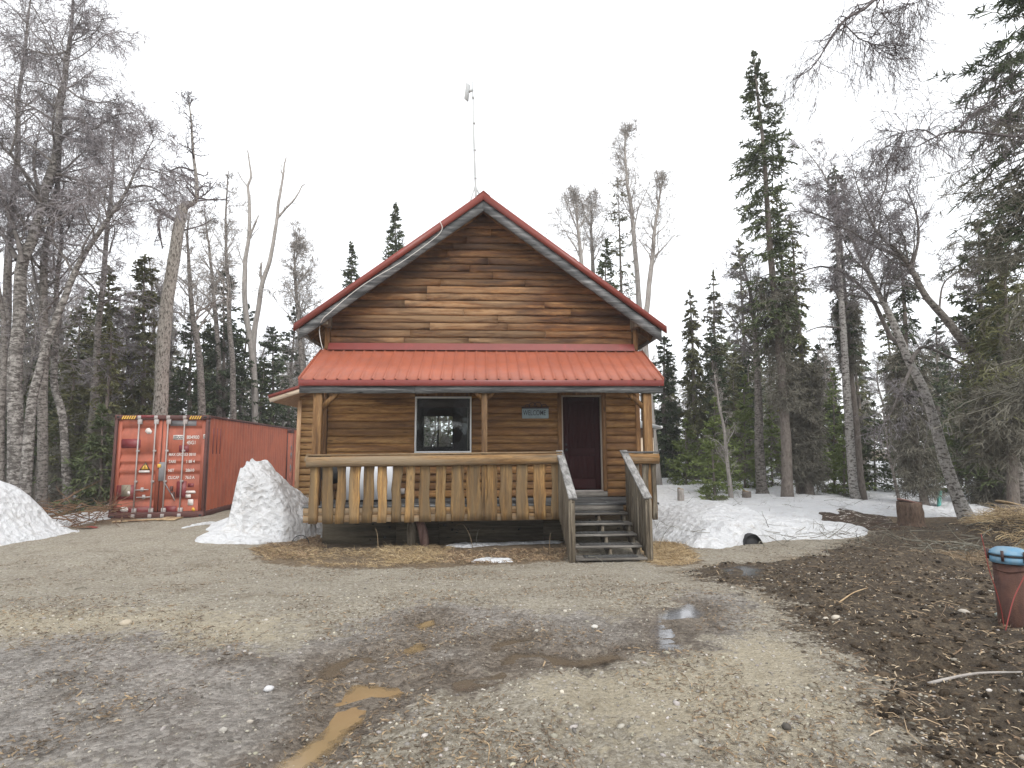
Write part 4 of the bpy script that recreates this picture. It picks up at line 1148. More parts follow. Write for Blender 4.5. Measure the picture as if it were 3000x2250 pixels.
# side details: repaint patch, cut-in door, number marks
for k in range(3):
    cb_(MB().bb(h - .0075, h - .0045, .44 + .278 * k, .50 + .278 * k, 1.75, 2.5), "paint_patch", M['patch'], sidep)
sd = cb_(MB().bb(h - .05, h + .02, 9.1, 10.15, .25, 2.62), "side_door", M['contside'], bevel=.01)
for a, b, c, d in ((9.06, 9.10, .22, 2.62), (10.15, 10.19, .22, 2.62), (9.06, 10.19, 2.62, 2.78)):
    cb_(MB().bb(h - .05, h + .035, a, b, c, d), "door_frame", M['contdark'], sd)
for zz, r_ in ((.6, .22), (1.05, .16), (1.6, .16), (1.95, .12)):
    cb_(MB().prism([(9.65 + .15 + r_ * .8 * math.cos(a) * (1 + .2 * math.sin(3 * a)), zz + r_ * math.sin(a)) for a in np.linspace(0, 2 * math.pi, 14, endpoint=False)], h + .0205, h + .024, axis='x'), "paint_patch", M['cont'] if r_ > .2 else M['patchgrey'], sd)
cb_(MB().bb(h - .006, h - .003, 11.3, 11.36, .5, .8), "marking", M['sticker'], sidep)
# doors: profile of horizontal channels
fr_lo, fr_hi = .17, CH - .125
DH = fr_hi - fr_lo
zf = lambda yy: fr_lo + DH * (1190 - yy) / 995.0
chan = [(265, 340), (545, 640), (655, 735), (765, 850), (1040, 1110)]
def cdoor(xa, xb):
    prof = [(fr_hi, 0.0)]
    for a, b in chan:
        za, zb = zf(a), zf(b)
        g_ = (za - zb)
        prof += [(za, 0), (za - g_ * .18, .045), (za - g_ * .52, .045), (zb, 0)]
    prof.append((fr_lo, 0))
    prof = np.array(prof)
    xi = [xa, xa + .10, xb - .10, xb]
    m_ = MB()
    m_.bb(xa, xa + .10, .055, .10, fr_lo, fr_hi); m_.bb(xb - .10, xb, .055, .10, fr_lo, fr_hi)
    k = len(prof)
    V = np.concatenate([np.stack([np.full(k, x_), .06 + prof[:, 1], prof[:, 0]], -1) for x_ in (xa + .10, xb - .10)])
    i = np.arange(k - 1)
    m_.add(V, np.stack([i, i + 1, k + i + 1, k + i], -1)[:, ::-1])
    return m_
dl = cb_(cdoor(-h + .075, -.012), "door", M['cont'])
dr = cb_(cdoor(.012, h - .075), "door", M['cont'])
cb_(MB().bb(-.012, .012, .07, .11, fr_lo, fr_hi), "door_gasket", M['black'])
# locking rods, brackets, handles
def px2l(zx, zy):
    """a point of the enlarged photo detail -> local (x, z) on the door face"""
    t = (zy - 165) / (1235.0 - 165)
    xl, xr = 140 + (85 - 140) * t, 1108 + (1100 - 1108) * t
    return -h + CW * (zx - xl) / (xr - xl), CH * (1 - (zy - 145) / (1240.0 - 145))
rods = [(388, 340), (562, 515), (690, 650), (866, 826)]
for k, (xt_, xb_) in enumerate(rods):
    a, b = px2l(xt_, 170), px2l(xb_, 1235)
    xm = (a[0] + b[0]) / 2
    dd = dl if k < 2 else dr
    rod = cb_(MB().tube([(xm, .02, .03), (xm, .02, CH - .03)], .019, 8), "lock_rod", M['galv'], dd, smooth=True)
    for zy in (215, 530, 855, 1165):
        _, zz = px2l(500, zy)
        w_ = .075 if zy in (215, 1165) else .05
        hh = .075 if zy in (215, 1165) else .028
        cb_(MB().bb(xm - w_ * .6, xm + w_, .006, .058, zz - hh, zz + hh), "rod_bracket", M['galv'], rod, bevel=.008)
    for zz in (.06, CH - .06):
        cb_(MB().bb(xm - .05, xm + .05, -.01, .03, zz - .05, zz + .05), "rod_cam", M['galv'], rod, bevel=.01)
def bar(p, q, r_, name, mat, par):
    a, b = px2l(*p), px2l(*q)
    cb_(MB().tube([(a[0], .015, a[1]), (b[0], .012, b[1])], r_, 6), name, mat, par)
for p, q in (((358, 945), (500, 940)), ((375, 1022), (520, 1018))):
    bar(p, q, .016, "handle", M['galv'], dl)
    a = px2l((p[0] + q[0]) / 2, p[1] - 8)
    cb_(MB().bb(a[0] - .04, a[0] + .04, .02, .06, a[1] - .06, a[1] + .05), "handle_keeper", M['galv'], dl, bevel=.01)
bar((668, 870), (745, 995), .014, "handle", M['patchgrey'], dr)
bar((745, 985), (785, 1060), .016, "handle", M['galv'], dr)
for p in ((740, 930), (760, 995)):
    a = px2l(*p); cb_(MB().bb(a[0] - .04, a[0] + .035, .02, .06, a[1] - .08, a[1] + .06), "handle_keeper", M['contdark'], dr, bevel=.012)
# hinges
for xx in (-h - .012, h - .075):
    for zy in (215, 530, 855, 1170):
        zz = px2l(500, zy)[1]
        cb_(MB().bb(xx, xx + .088, .02, .075, zz - .04, zz + .04), "hinge", M['contdark'], bevel=.01)
# lock box, padlock, dark bar stain
a, b = px2l(612, 650), px2l(650, 850)
cb_(MB().bb(a[0] - .02, b[0] + .02, .008, .05, b[1], a[1]), "lock_box", M['patchgrey'], dr, bevel=.008)
a = px2l(605, 690); cb_(MB().bb(a[0] - .045, a[0] + .05, -.004, .03, a[1] - .05, a[1] + .05), "padlock", M['yellow'], bevel=.012)
# paint patches and stickers, set a few millimetres proud of the flat bands
def rect(p, q, mat, par, name, y=.052, cut=0.0):
    a, b = px2l(*p), px2l(*q)
    x0_, x1_, z1_, z0_ = a[0], b[0], a[1], b[1]
    c = cut * min(x1_ - x0_, z1_ - z0_)
    o = [(x0_ + c, z0_), (x1_ - c * .3, z0_ + c * .1), (x1_, z0_ + c), (x1_ - c * .2, z1_ - c), (x1_ - c, z1_), (x0_ + c * .6, z1_ - c * .1), (x0_, z1_ - c), (x0_ + c * .1, z0_ + c * .8)] if cut else [(x0_, z0_), (x1_, z0_), (x1_, z1_), (x0_, z1_)]
    return cb_(MB().prism(o, y, .0585), name, mat, par)
rect((198, 400), (395, 500), M['patch'], dl, "paint_patch", cut=.12)
rect((160, 890), (340, 1035), M['patch'], dl, "paint_patch", .053, .05)
rect((163, 1118), (545, 1190), M['patch'], dl, "paint_patch", .054, .05)
rect((800, 470), (905, 542), M['patch'], dr, "paint_patch", .053, .1)
rect((790, 855), (895, 1030), M['patch'], dr, "paint_patch", .054, .05)
rect((665, 1118), (800, 1190), M['patch'], dr, "paint_patch", .054, .1)
rect((700, 200), (975, 262), M['patchgrey'], dr, "paint_patch", .052, .1)
rect((440, 282), (512, 348), M['sticker'], dl, "sticker", .051, .45)
rect((385, 738), (500, 762), M['sticker'], dl, "sticker", .051, .3)
rect((210, 888), (302, 1010), M['olive'], dl, "placard", .050, .05)
rect((272, 955), (300, 992), M['sticker'], dl, "sticker", .048, .3)
rect((200, 1120), (285, 1172), M['sticker'], dl, "sticker", .0505, .3)
rect((890, 958), (1000, 990), M['sticker'], dr, "sticker", .051, .45)
rect((892, 998), (948, 1035), M['sticker'], dr, "sticker", .051, .1)
rect((918, 1050), (978, 1116), M['sticker'], dr, "sticker", .051, .12)
rect((960, 1136), (1003, 1180), M['yellow'], dr, "sticker", .051, .48)
rect((910, 880), (975, 920), M['patch'], dr, "sticker", .0515, .05)
rect((736, 360), (842, 410), M['sticker'], dr, "sticker", .0515, .03)
rect((1052, 352), (1082, 400), M['sticker'], dr, "sticker", .0515, .03)
a, b, c = px2l(390, 735), px2l(455, 650), px2l(505, 735)
tri = cb_(MB().prism([a, c, b], .047, .0585), "warning_triangle", M['black'], dl)
cen = np.mean([a, b, c], axis=0)
cb_(MB().prism([tuple(cen + (np.array(q) - cen) * .72) for q in (a, c, b)], .0455, .0468), "triangle_face", M['yellow'], tri)
cb_(MB().bb(cen[0] - .012, cen[0] + .012, .0448, .0453, cen[1] - .03, cen[1] + .09), "triangle_mark", M['black'], tri)
for k in range(6):
    for x0_, xs_ in ((205, 24), (905, 25)):
        if x0_ == 905 and k == 5: continue
        a = px2l(x0_ + k * xs_, 166); b = px2l(x0_ + 14 + k * xs_, 150)
        cb_(MB().add([(a[0], -.0025, CH - .115), (a[0] + .035, -.0025, CH - .115), (a[0] + .075, -.0025, CH - .02), (a[0] + .04, -.0025, CH - .02)], [[0, 1, 2, 3]]), "hazard_stripe", M['yellow'])
rect((360, 145), (545, 175), M['patch'], None or cont, "paint_patch", -.003)
def ctext(body, zx, zy, size, mat, par=dr, sx=.8):
    a = px2l(zx, zy)
    text(body, size, (a[0], .0495, a[1]), mat, par, local=True, sx=sx, bold=.002)
ctext("JTDOD", 742, 402, .125, M['ink'], sx=.62); ctext("804900", 878, 402, .14, M['sticker']); ctext("0", 1060, 396, .12, M['ink'])
ctext("45G1", 880, 460, .14, M['sticker'])
for body, v_, zy in (("MAX GROSS", "3 0810", 585), ("TARE", "1 88 4", 660), ("NET", "28610", 755), ("CU.CAP", "76.0 A", 832)):
    ctext(body, 695, zy, .115, M['sticker'], sx=.72); ctext(v_, 880, zy, .115, M['sticker'], sx=.8)
# planks on the ground before the doors
for k, (p, q, lb) in enumerate((((330, 1527), (470, 1522), "long pale plank lying before the left container door"), ((472, 1524), (500, 1514), "short plank lying under the gap between the container doors"),
                                ((500, 1525), (525, 1515), "square plank lying before the right container door"))):
    a, b = atz(p[0], p[1], -.17), atz(q[0], q[1], -.17)
    za = hz(a[0], a[1]); zb = hz(b[0], b[1])
    o = MB().beam((a[0], a[1], za + .03), (b[0], b[1], zb + .035), .22 if k else .14, .035).build("plank", M['plank'], bevel=.005)
    tag(o, lb, "plank", "planks before the container")

# ------------------------------------------------------------------ snow
def bank(name, label, poly, hfun, res=.07, wob=.12, mat='snow', cat="snow bank", rough=.10, seed=0, sink=.06):
    p = np.asarray(poly)
    x0_, y0_ = p.min(0) - .4; x1_, y1_ = p.max(0) + .4
    X, Y = np.meshgrid(np.arange(x0_, x1_, res), np.arange(y0_, y1_, res))
    d = sdist(p, X, Y) + wob * 2 * fbm(X * 1.3, Y * 1.3, 3 + seed, 4) + .05 * fbm(X * 6, Y * 6, 7 + seed, 3)
    gz = height(X, Y)
    hh = hfun(X, Y, d)
    hh = hh + rough * np.clip(hh * 2, 0, 1) * (fbm(X * 1.7, Y * 1.7, 8 + seed, 5) * 1.6 + .35 * fbm(X * 9, Y * 9, 2 + seed, 3))
    hh = hh + rough * .5 * np.clip(hh * 1.5, 0, 1) * (np.abs(fbm(X * 3.1, Y * 3.1, 4 + seed, 3)) * 2 - .25)
    Z = gz - sink + np.where(d > 0, hh + sink, d * .5)
    o = MB().grid(X, Y, Z, d > -.12).build(name, M[mat], smooth=True)
    return tag(o, label, cat, "snow banks round the yard")
def G2(X, Y, x, y, sx, sy, a):
    return a * np.exp(-(((X - x) / sx) ** 2 + ((Y - y) / sy) ** 2))
# right bank
RB = np.array([(3.75, 12.9), (3.95, 12.2)] + [tuple(atz(a, b, -.33)[:2]) for a, b in ((1960, 1585), (2030, 1606), (2110, 1608), (2190, 1595), (2260, 1588), (2360, 1582), (2450, 1580), (2540, 1574))]
              + [(9.3, 13.6), (8.2, 14.6), (7.4, 15.8), (6.8, 17.4), (5.6, 19.2), (3.8, 19.6)])
def rbh(X, Y, d):
    base = .16 * (1 - np.exp(-np.clip(d, 0, 9) / .25))
    return base + sstep(0, 3.4, d) * (.42 + .0 * X) + .20 * sstep(.0, 1.2, d) * np.exp(-((X - 5.2) / 1.6) ** 2) * sstep(16.5, 13.5, Y) + G2(X, Y, atz(2215, 1600, -.33)[0], atz(2215, 1600, -.33)[1] + .50, .50, .32, .36)
bank("snow_bank", "long sloping snow bank to the right of the porch stairs", RB, rbh, seed=1, mat='snowpile')
# left bank
LB = np.array([tuple(atz(a, b, -.2)[:2]) for a, b in ((-900, 1690), (-400, 1650), (0, 1600), (120, 1578), (200, 1560), (258, 1545))] + [(-9.35, 14.0), (-10.2, 14.8), (-13, 15.2), (-19, 15.2), (-22, 11)])
def lbh(X, Y, d):
    return .10 * (1 - np.exp(-np.clip(d, 0, 9) / .12)) + sstep(0, 1.1, d) * .55 + sstep(.1, 1.9, d) * .72 * sstep(-8.6, -10.0, X)
bank("snow_bank", "big rounded snow bank at the left edge of the yard", LB, lbh, seed=4, res=.08)
# ploughed pile between the container and the porch
MBK = np.array([tuple(atz(a, b, -.3)[:2]) for a, b in ((568, 1594), (650, 1592), (760, 1592), (860, 1575), (950, 1545))] + [(-3.75, 14.0), (-4.4, 15.6), (-6.0, 15.8), (-6.9, 15.2), (-7.2, 14.4), tuple(atz(628, 1540, -.3)[:2]), tuple(atz(600, 1568, -.3)[:2])])
pk = at(722, 1360, 13.9)
def mbh(X, Y, d):
    tongue = .10 + .46 * sstep(0, 1.5, d)
    ins = sdist(np.array([(pk[0] - .12, 13.15), (pk[0] + .4, 13.2), (pk[0] + 1.9, 13.3), (-3.8, 14.0), (-4.3, 15.4), (pk[0] + .2, 15.4), (pk[0] - .20, 14.7)]), X, Y) + .55 * fbm(X * 1.9, Y * 1.9, 5, 4)
    prof = np.interp(X, [pk[0] - .45, pk[0] - .30, pk[0] - .05, pk[0] + .3, pk[0] + .66, pk[0] + 1.0, pk[0] + 1.4, pk[0] + 1.9], [.80, 1.02, 1.16, 1.10, .90, .72, .50, .22])
    return np.where(d > 0, tongue * (1 - np.exp(-np.clip(d, 0, 9) / .10)), 0) + sstep(-.05, .20, ins) * prof * (1 + .10 * (fbm(Y * 1.1, X * 1.3, 9, 3)))
bank("snow_pile", "tall ploughed snow pile between the container and the porch", MBK, mbh, res=.045, seed=2, cat="snow pile", rough=.34, mat='snowpile')
# small remnants
for lb, pts in (("thin strip of dirty snow on the straw in front of the porch", [(1370, 1650), (1420, 1642), (1500, 1643), (1505, 1651), (1440, 1655), (1380, 1657)]),
                ("low ridge of ice along the foot of the porch skirting", [(1300, 1603), (1340, 1590), (1450, 1588), (1600, 1584), (1655, 1582), (1640, 1592), (1480, 1597), (1380, 1606)])):
    bank("snow_patch", lb, np.array([tuple(atz(a, b, -.36)[:2]) for a, b in pts]), lambda X, Y, d: .05 * sstep(0, .12, d), res=.03, wob=.03, seed=6, cat="snow patch", rough=.05)
# the snow field among the trees
TREE_XY = []          # filled by the trees: melted wells round the trunks

# ------------------------------------------------------------------ trees
def interp(P, R, s):
    N, k, _ = P.shape
    u = np.clip(s, 0, .9999) * (k - 1); i = np.floor(u).astype(int); fr = (u - i)
    n = np.arange(N)[:, None]
    a, b = P[n, i], P[n, i + 1]
    return a + (b - a) * fr[..., None], norm(b - a), R[n, i] * (1 - fr) + R[n, i + 1] * fr
def sprout(P, R, m, s0, s1, L0, L1, ang, k, grav, jit, rr=.6, flat=0.0, rmin=.003, lvar=.45, tip=.25, el=None, lean=None):
    """children of every polyline: P (N,k,3) -> (N*m,k,3)"""
    N = len(P)
    s = rng.uniform(s0, s1, (N, m))
    pos, tan, rad = interp(P, R, s)
    L = (L0 + (L1 - L0) * (s - s0) / max(1e-6, s1 - s0)) * (1 + lvar * rng.uniform(-1, 1, (N, m)))
    q = rng.normal(size=(N, m, 3))
    q = q - (q * tan).sum(-1, keepdims=True) * tan
    if flat:
        hside = np.cross(tan, np.array([0, 0, 1.0])) * np.where(rng.random((N, m, 1)) < .5, 1, -1)
        q = norm(q) * (1 - flat) + norm(hside) * flat
    q = norm(q)
    a = ang * (1 + .3 * rng.uniform(-1, 1, (N, m, 1)))
    d = np.cos(a) * tan + np.sin(a) * q
    if el is not None:
        d[..., 2] += el
    if lean is not None:
        d = d + np.asarray(lean)
    d = norm(d)
    d = d.reshape(-1, 3); pos = pos.reshape(-1, 3); L = L.reshape(-1); rad = rad.reshape(-1)
    M_ = len(d)
    out = np.empty((M_, k, 3)); out[:, 0] = pos
    st = (L / (k - 1))[:, None]
    for j in range(1, k):
        d = norm(d + jit * rng.normal(size=(M_, 3)) + np.array([0, 0, grav]))
        out[:, j] = out[:, j - 1] + d * st
    r0 = np.maximum(rad * rr * rng.uniform(.6, 1.0, M_), rmin)
    rt = np.linspace(1, tip, k)[None] * r0[:, None]
    return out, np.maximum(rt, rmin * .6)

def trunk_line(pts, n=36, wob=.03):
    P = smooth_path(pts, n)
    w = rng.normal(size=(n, 3)) * wob; w[:, 2] *= .2; w[0] = 0
    for _ in range(2): w[1:-1] = (w[:-2] + w[1:-1] + w[2:]) / 3
    return P + w
def px_path(path, Y, dy=0.0, ground=True):
    """pixel path on the plane at depth Y (leaning dy metres deeper by the top)"""
    n = len(path)
    P = [at(a, b, Y + dy * i / (n - 1)) for i, (a, b) in enumerate(path)]
    P = np.array(P)
    if ground:
        P[0, 2] = hz(P[0, 0], P[0, 1]) - .12
    return P

def bare_parts(P, R, nl=26, s0=.35, L0=2.2, L1=.5, ang=.8, grav=.02, subs=9, twigs=7, twl=5, fine=.45, limb=None, droop=-.05, jit=.22, sub_l=.42, twig_l=.42, rr=.5, tw_r=.0055, flare=.25, el=.15, sides=10, ribw=.0055, limb_n=5):
    R = R.copy()
    R[0] *= 1 + flare; R[1] *= 1 + flare * .45; R[2] *= 1 + flare * .15
    t_ = MB().tube(P, R, sides, wob=.10)
    LP, LR = sprout(P[None], R[None], nl, s0, .99, L0, L1, ang, 8, grav, jit * .8, rr=rr, rmin=.008, tip=.22, el=el)
    c = MB(); cl = MB()
    cl.tubes(LP, LR, 5)
    if limb is not None:
        for lp, lr in limb:
            cl.tubes(lp[None], lr[None], 6)
        LL = np.stack([np.array([smooth_path(lp, 8) for lp, lr in limb])])[0]
        LRR = np.stack([np.interp(np.linspace(0, 1, 8), np.linspace(0, 1, len(lr)), lr) for lp, lr in limb])
        e1, e2 = sprout(LL, LRR, limb_n, .15, .98, L0 * .5, L0 * .2, ang, 8, grav, jit, rr=.5, rmin=.007, el=el)
        cl.tubes(e1, e2, 4)
        LP = np.concatenate([LP, LL, e1]); LR = np.concatenate([LR, LRR, e2])
    sc = (L0 + L1) / 2
    if subs:
        pl_ = np.linalg.norm(np.diff(LP, axis=1), axis=-1).sum(1)[:, None]
        SP, SR = sprout(LP, LR, subs, .18, .98, pl_ * sub_l * 1.1 + .08, pl_ * sub_l * .5 + .08, .75, 6, grav + droop * .4, jit, rr=.55, rmin=.006)
        cl.tubes(SP, SR, 3)
        if twigs:
            ps_ = np.clip(np.linalg.norm(np.diff(SP, axis=1), axis=-1).sum(1)[:, None] / .75, .3, 1.25)
            TP, TR = sprout(SP, SR, twigs, .1, .98, fine * 1.3 * ps_, fine * .8 * ps_, .7, 5, droop, jit, rr=.5, rmin=tw_r)
            c.ribbons(TP, TR * 1.25)
            if twl:
                pt_ = np.repeat(ps_, twigs, axis=0)
                QP, QR = sprout(TP, TR, twl, .1, .98, fine * .75 * pt_, fine * .5 * pt_, .7, 3, droop * 1.4, jit, rr=.5, rmin=.004)
                c.ribbons(QP, np.full(QP.shape[:2], ribw) * np.array([1.0, .9, .5]))
    return t_, c, cl

def bare_tree(name, label, cat, P, r0, r1, mats=('birch', 'twig'), group=None, pw=1.0, crown="crown", radii=None, **kw):
    n = len(P)
    t = np.linspace(0, 1, n)
    R = r1 + (r0 - r1) * (1 - t) ** pw
    if radii is not None: R = np.interp(t, [a for a, b in radii], [b for a, b in radii])
    root = thing(name, label, cat, P[0] + np.array([0, 0, .1]), group)
    tr, cr, cl = bare_parts(P, R, **kw)
    tr.build("trunk", M[mats[0]], root, smooth=True)
    if cr.v: cr.build(crown, M[mats[1]], root)
    cl.build("limbs", M['limb' if mats[1] == 'twig' else mats[1]], root)
    TREE_XY.append((P[0][0], P[0][1], 1.0))
    return root

def spruce_parts(P, r0, reach=1.5, cs=.15, n=200, tw=16, prof=.8, droop=-.05, e0=-.35, e1=.45, dead=60, dlow=.03, fol=1.0, tl=.42, up=.05, wid=.022, beard=0, dens_pow=1.0, gap=0.0, sides=9, dl=.8, tipw=1.0, bw=.014):
    n_ = len(P); t = np.linspace(0, 1, n_)
    R = .012 + (r0 - .012) * (1 - t) ** .9
    R[0] *= 1.25; R[1] *= 1.1
    trunk = MB().tube(P, R, sides, wob=.08)
    def limbs(m, sa, sb, rc, ela, elb, k=5, grav=0.0, jit=.10, pfun=None):
        s = sa + (sb - sa) * rng.random(m) ** dens_pow
        pos, tan, rad = interp(P[None], R[None], s[None])
        pos, rad = pos[0], rad[0]
        az = rng.uniform(0, 2 * math.pi, m)
        f = (s - sa) / (sb - sa)
        el = ela + (elb - ela) * f + rng.normal(size=m) * .12
        L = rc * pfun(s) * rng.uniform(.55, 1.1, m)
        if gap:
            L *= np.where(vn(s * 14, az * .9, 3) < gap, .35, 1.0)
        d = np.stack([np.cos(az) * np.cos(el), np.sin(az) * np.cos(el), np.sin(el)], -1)
        o = np.empty((m, k, 3)); o[:, 0] = pos
        for j in range(1, k):
            d = norm(d + jit * rng.normal(size=(m, 3)) + np.array([0, 0, grav + (up if j > k * .55 else 0)]))
            o[:, j] = o[:, j - 1] + d * (L / (k - 1))[:, None]
        r = np.maximum(rad * .22, .007)
        return o, np.linspace(1, .3, k)[None] * r[:, None], L
    pf = lambda s: np.clip((1 - s) / (1 - cs) / tipw, 0, 1) ** prof * .95 + .05
    BP, BR, BL = limbs(n, cs, .992, reach, e0, e1, grav=droop, pfun=pf)
    cr = MB(); cr2 = MB()
    cr2.tubes(BP, BR * .8, 3)
    # twigs in flat sprays, each clothed with two crossed blades of needles
    TP, TR = sprout(BP, BR, int(tw * 1.3), .22, 1.0, tl, tl * .45, .85, 3, droop - .04, .12, flat=.72, rmin=.004)
    _m = int(tw * 1.3)
    _f = np.repeat(np.clip(BL / 0.8, .22, 1.0), _m)[:, None, None]
    TP = TP[:, :1] + (TP - TP[:, :1]) * _f
    keep = rng.random(len(TP)) < fol
    TP = TP[keep]
    # limit twig length on short branches
    w = np.array([.55, 1.0, .25]) * wid
    W = np.broadcast_to(w, TP.shape[:2]) * rng.uniform(.7, 1.3, (len(TP), 1))
    cr.ribbons(TP, W, side=np.array([0, 0, .8]) + .55 * rng.normal(size=(len(TP), 1, 3)))
    _f2 = np.repeat(_f[keep], 2, axis=0)
    TP2, _ = sprout(TP, np.full(TP.shape[:2], .004), 2, .15, .95, tl * .42, tl * .25, .75, 2, droop, .1, flat=.5)
    TP2 = TP2[:, :1] + (TP2 - TP2[:, :1]) * _f2
    cr.ribbons(TP2, np.broadcast_to(np.array([1.0, .4]) * wid * 1.0, TP2.shape[:2]), side=np.array([0, 0, .8]) + .7 * rng.normal(size=(len(TP2), 1, 3)))
    # leader tuft
    tp, _ = sprout(P[None], R[None], 22, .955, .999, .22, .07, .6, 3, .05, .1)
    cr.ribbons(tp, np.broadcast_to(w, tp.shape[:2])); cr.ribbons(tp, np.broadcast_to(w, tp.shape[:2]))
    if dead:
        DP, DR, DL = limbs(dead, dlow, max(cs + .12, dlow + .2), reach * dl, -.5, -.15, grav=-.06, jit=.18, pfun=lambda s: .9 + 0 * s)
        cr2.tubes(DP, DR * .7, 3)
        d2, r2 = sprout(DP, DR, 7, .15, 1.0, .40, .22, .8, 4, -.10, .25, rmin=.004)
        cr2.ribbons(d2, r2 * 1.3)
        d3, _ = sprout(d2, r2, 4, .1, 1.0, .22, .14, .8, 2, -.22, .3)
        cr2.ribbons(d3, np.full(d3.shape[:2], .006))
        if beard:
            b3, _ = sprout(d2, r2, beard, .1, 1.0, .20, .12, 1.0, 2, -.55, .2)
            cr2.ribbons(b3, np.broadcast_to(np.array([1.0, .5]) * bw, b3.shape[:2]))
    return trunk, cr, cr2

def spruce_tree(name, label, P, r0, mat='needle', group=None, bmat='deadtwig', tmat='sprucebark', cat="spruce", **kw):
    root = thing(name, label, cat, P[0] + np.array([0, 0, .1]), group)
    a, b, c = spruce_parts(P, r0, **kw)
    a.build("trunk", M[tmat], root, smooth=True)
    b.build("foliage", M[mat], root)
    c.build("branches", M[bmat], root)
    TREE_XY.append((P[0][0], P[0][1], .8))
    return root
def straight(px, pytop, Y, dx=0.0, n=24, wob=.03, pxt=None):
    """trunk line from the ground below pixel column px up to (pxt, pytop) at depth Y"""
    a = at(px, 1400, Y); b = at(pxt if pxt is not None else px, pytop, Y)
    a[2] = hz(a[0], a[1]) - .1
    return trunk_line([a, a + (b - a) * .33 + np.array([dx, 0, 0]), a + (b - a) * .66 + np.array([dx * .6, 0, 0]), b], n, wob)

# --- left birches, behind the left snow bank
def limb_px(path, Y, r0, r1, dy=0):
    p = trunk_line(px_path(path, Y, dy, ground=False), 14, .02)
    return p, np.linspace(r0, r1, 14)
YL = 16.0
hang = dict(droop=-.13, grav=-.015, jit=.26)
bare_tree("birch_tree", "tallest birch at the left edge, its crown leaving the top of the picture", "birch", trunk_line(px_path(
    [(62, 1400), (47, 1250), (45, 1100), (55, 950), (63, 784), (102, 690), (133, 564), (161, 470), (172, 353), (184, 259), (200, 157), (208, 78), (215, -20), (222, -130)], YL), 44, .02),
    .19, .012, ('birch', 'twig'), "birches behind the left snow bank", nl=38, s0=.34, L0=2.6, L1=1.0, subs=9, twigs=6, twl=3, fine=.48, pw=.9, ang=.85,
    limb=[limb_px([(50, 760), (10, 690), (-30, 630), (-60, 560)], YL, .07, .02), limb_px([(66, 770), (48, 690), (20, 600), (0, 520), (-20, 440)], YL - .3, .06, .02),
          limb_px([(160, 480), (110, 440), (50, 410), (-20, 405)], YL - .6, .04, .012), limb_px([(180, 345), (240, 350), (270, 380), (330, 340), (390, 330)], YL + .2, .05, .012),
          limb_px([(205, 95), (230, 75), (250, 65)], YL, .03, .01), limb_px([(200, 150), (160, 160), (100, 150), (30, 130)], YL - .4, .035, .01),
          limb_px([(165, 430), (215, 385), (260, 395), (310, 440)], YL + .5, .035, .01), limb_px([(185, 250), (240, 290), (300, 300), (345, 290)], YL - .3, .03, .01)], **hang)
bare_tree("birch_tree", "dark forked birch trunk second from the picture's left edge", "birch", trunk_line(px_path(
    [(130, 1400), (125, 1250), (132, 1020), (127, 784), (149, 666), (165, 549), (174, 430), (180, 330), (190, 230)], YL + .9), 36, .03),
    .135, .012, ('birchgrey', 'twig'), "birches behind the left snow bank", nl=28, s0=.3, L0=2.2, L1=.7, subs=7, twigs=5, twl=3, fine=.48, pw=.8, **hang)
bare_tree("birch_tree", "birch trunk leaning right with a long bare arm towards the crooked tree", "birch", trunk_line(px_path(
    [(78, 1405), (90, 1210), (112, 1110), (136, 1012), (181, 894), (217, 804), (262, 720), (312, 650), (355, 590), (385, 530), (405, 490), (430, 440), (462, 380)], YL - .7, .5), 40, .02),
    .125, .008, ('birch', 'twig'), "birches behind the left snow bank", nl=28, s0=.42, L0=2.2, L1=.7, subs=7, twigs=5, twl=3, fine=.48, pw=1.15,
    limb=[limb_px([(375, 550), (430, 545), (480, 570), (520, 610)], YL - .3, .035, .01), limb_px([(405, 490), (450, 500), (500, 520), (540, 560)], YL - .1, .03, .01), limb_px([(217, 804), (270, 800), (310, 790)], YL, .03, .01)], **hang)
bare_tree("birch_tree", "pale speckled birch trunk standing nearest the container's left side", "birch", trunk_line(px_path(
    [(215, 1400), (190, 1250), (158, 1120), (165, 980), (172, 823), (178, 706), (180, 620), (190, 520)], YL + 1.6), 32, .03),
    .12, .012, ('birch', 'twig'), "birches behind the left snow bank", nl=16, s0=.32, L0=1.9, L1=.7, subs=7, twigs=5, twl=3, fine=.48, pw=.8, **hang)
bare_tree("birch_tree", "thin birch stem cut by the picture's left edge", "birch", trunk_line(px_path(
    [(15, 1395), (8, 1200), (12, 1000), (-5, 800), (-30, 600), (-40, 400)], YL + .4), 30, .04),
    .10, .012, ('birchgrey', 'twig'), "birches behind the left snow bank", nl=16, s0=.3, L0=1.9, L1=.7, subs=7, twigs=5, twl=3, fine=.48, **hang)

bare_tree("birch_tree", "tall hazy birch behind the leaning one, its fine crown reaching over the container", "birch", trunk_line(px_path(
    [(262, 1400), (272, 1200), (285, 1000), (300, 820), (318, 650), (328, 520), (335, 420), (342, 350)], 20), 32, .04),
    .14, .012, ('birchgrey', 'twig'), "birches behind the left snow bank", nl=30, s0=.35, L0=2.6, L1=.9, subs=8, twigs=5, twl=3, fine=.5, pw=1.0, **hang)
bare_tree("birch_tree", "tall hazy birch filling the top left corner behind the tallest one", "birch", trunk_line(px_path(
    [(-10, 1400), (0, 1200), (15, 950), (30, 700), (45, 450), (60, 250), (80, 80), (95, -60)], 18.5), 36, .04),
    .17, .012, ('birchgrey', 'twig'), "birches behind the left snow bank", nl=34, s0=.35, L0=2.6, L1=1.1, subs=9, twigs=5, twl=3, fine=.5, pw=1.0, **hang)
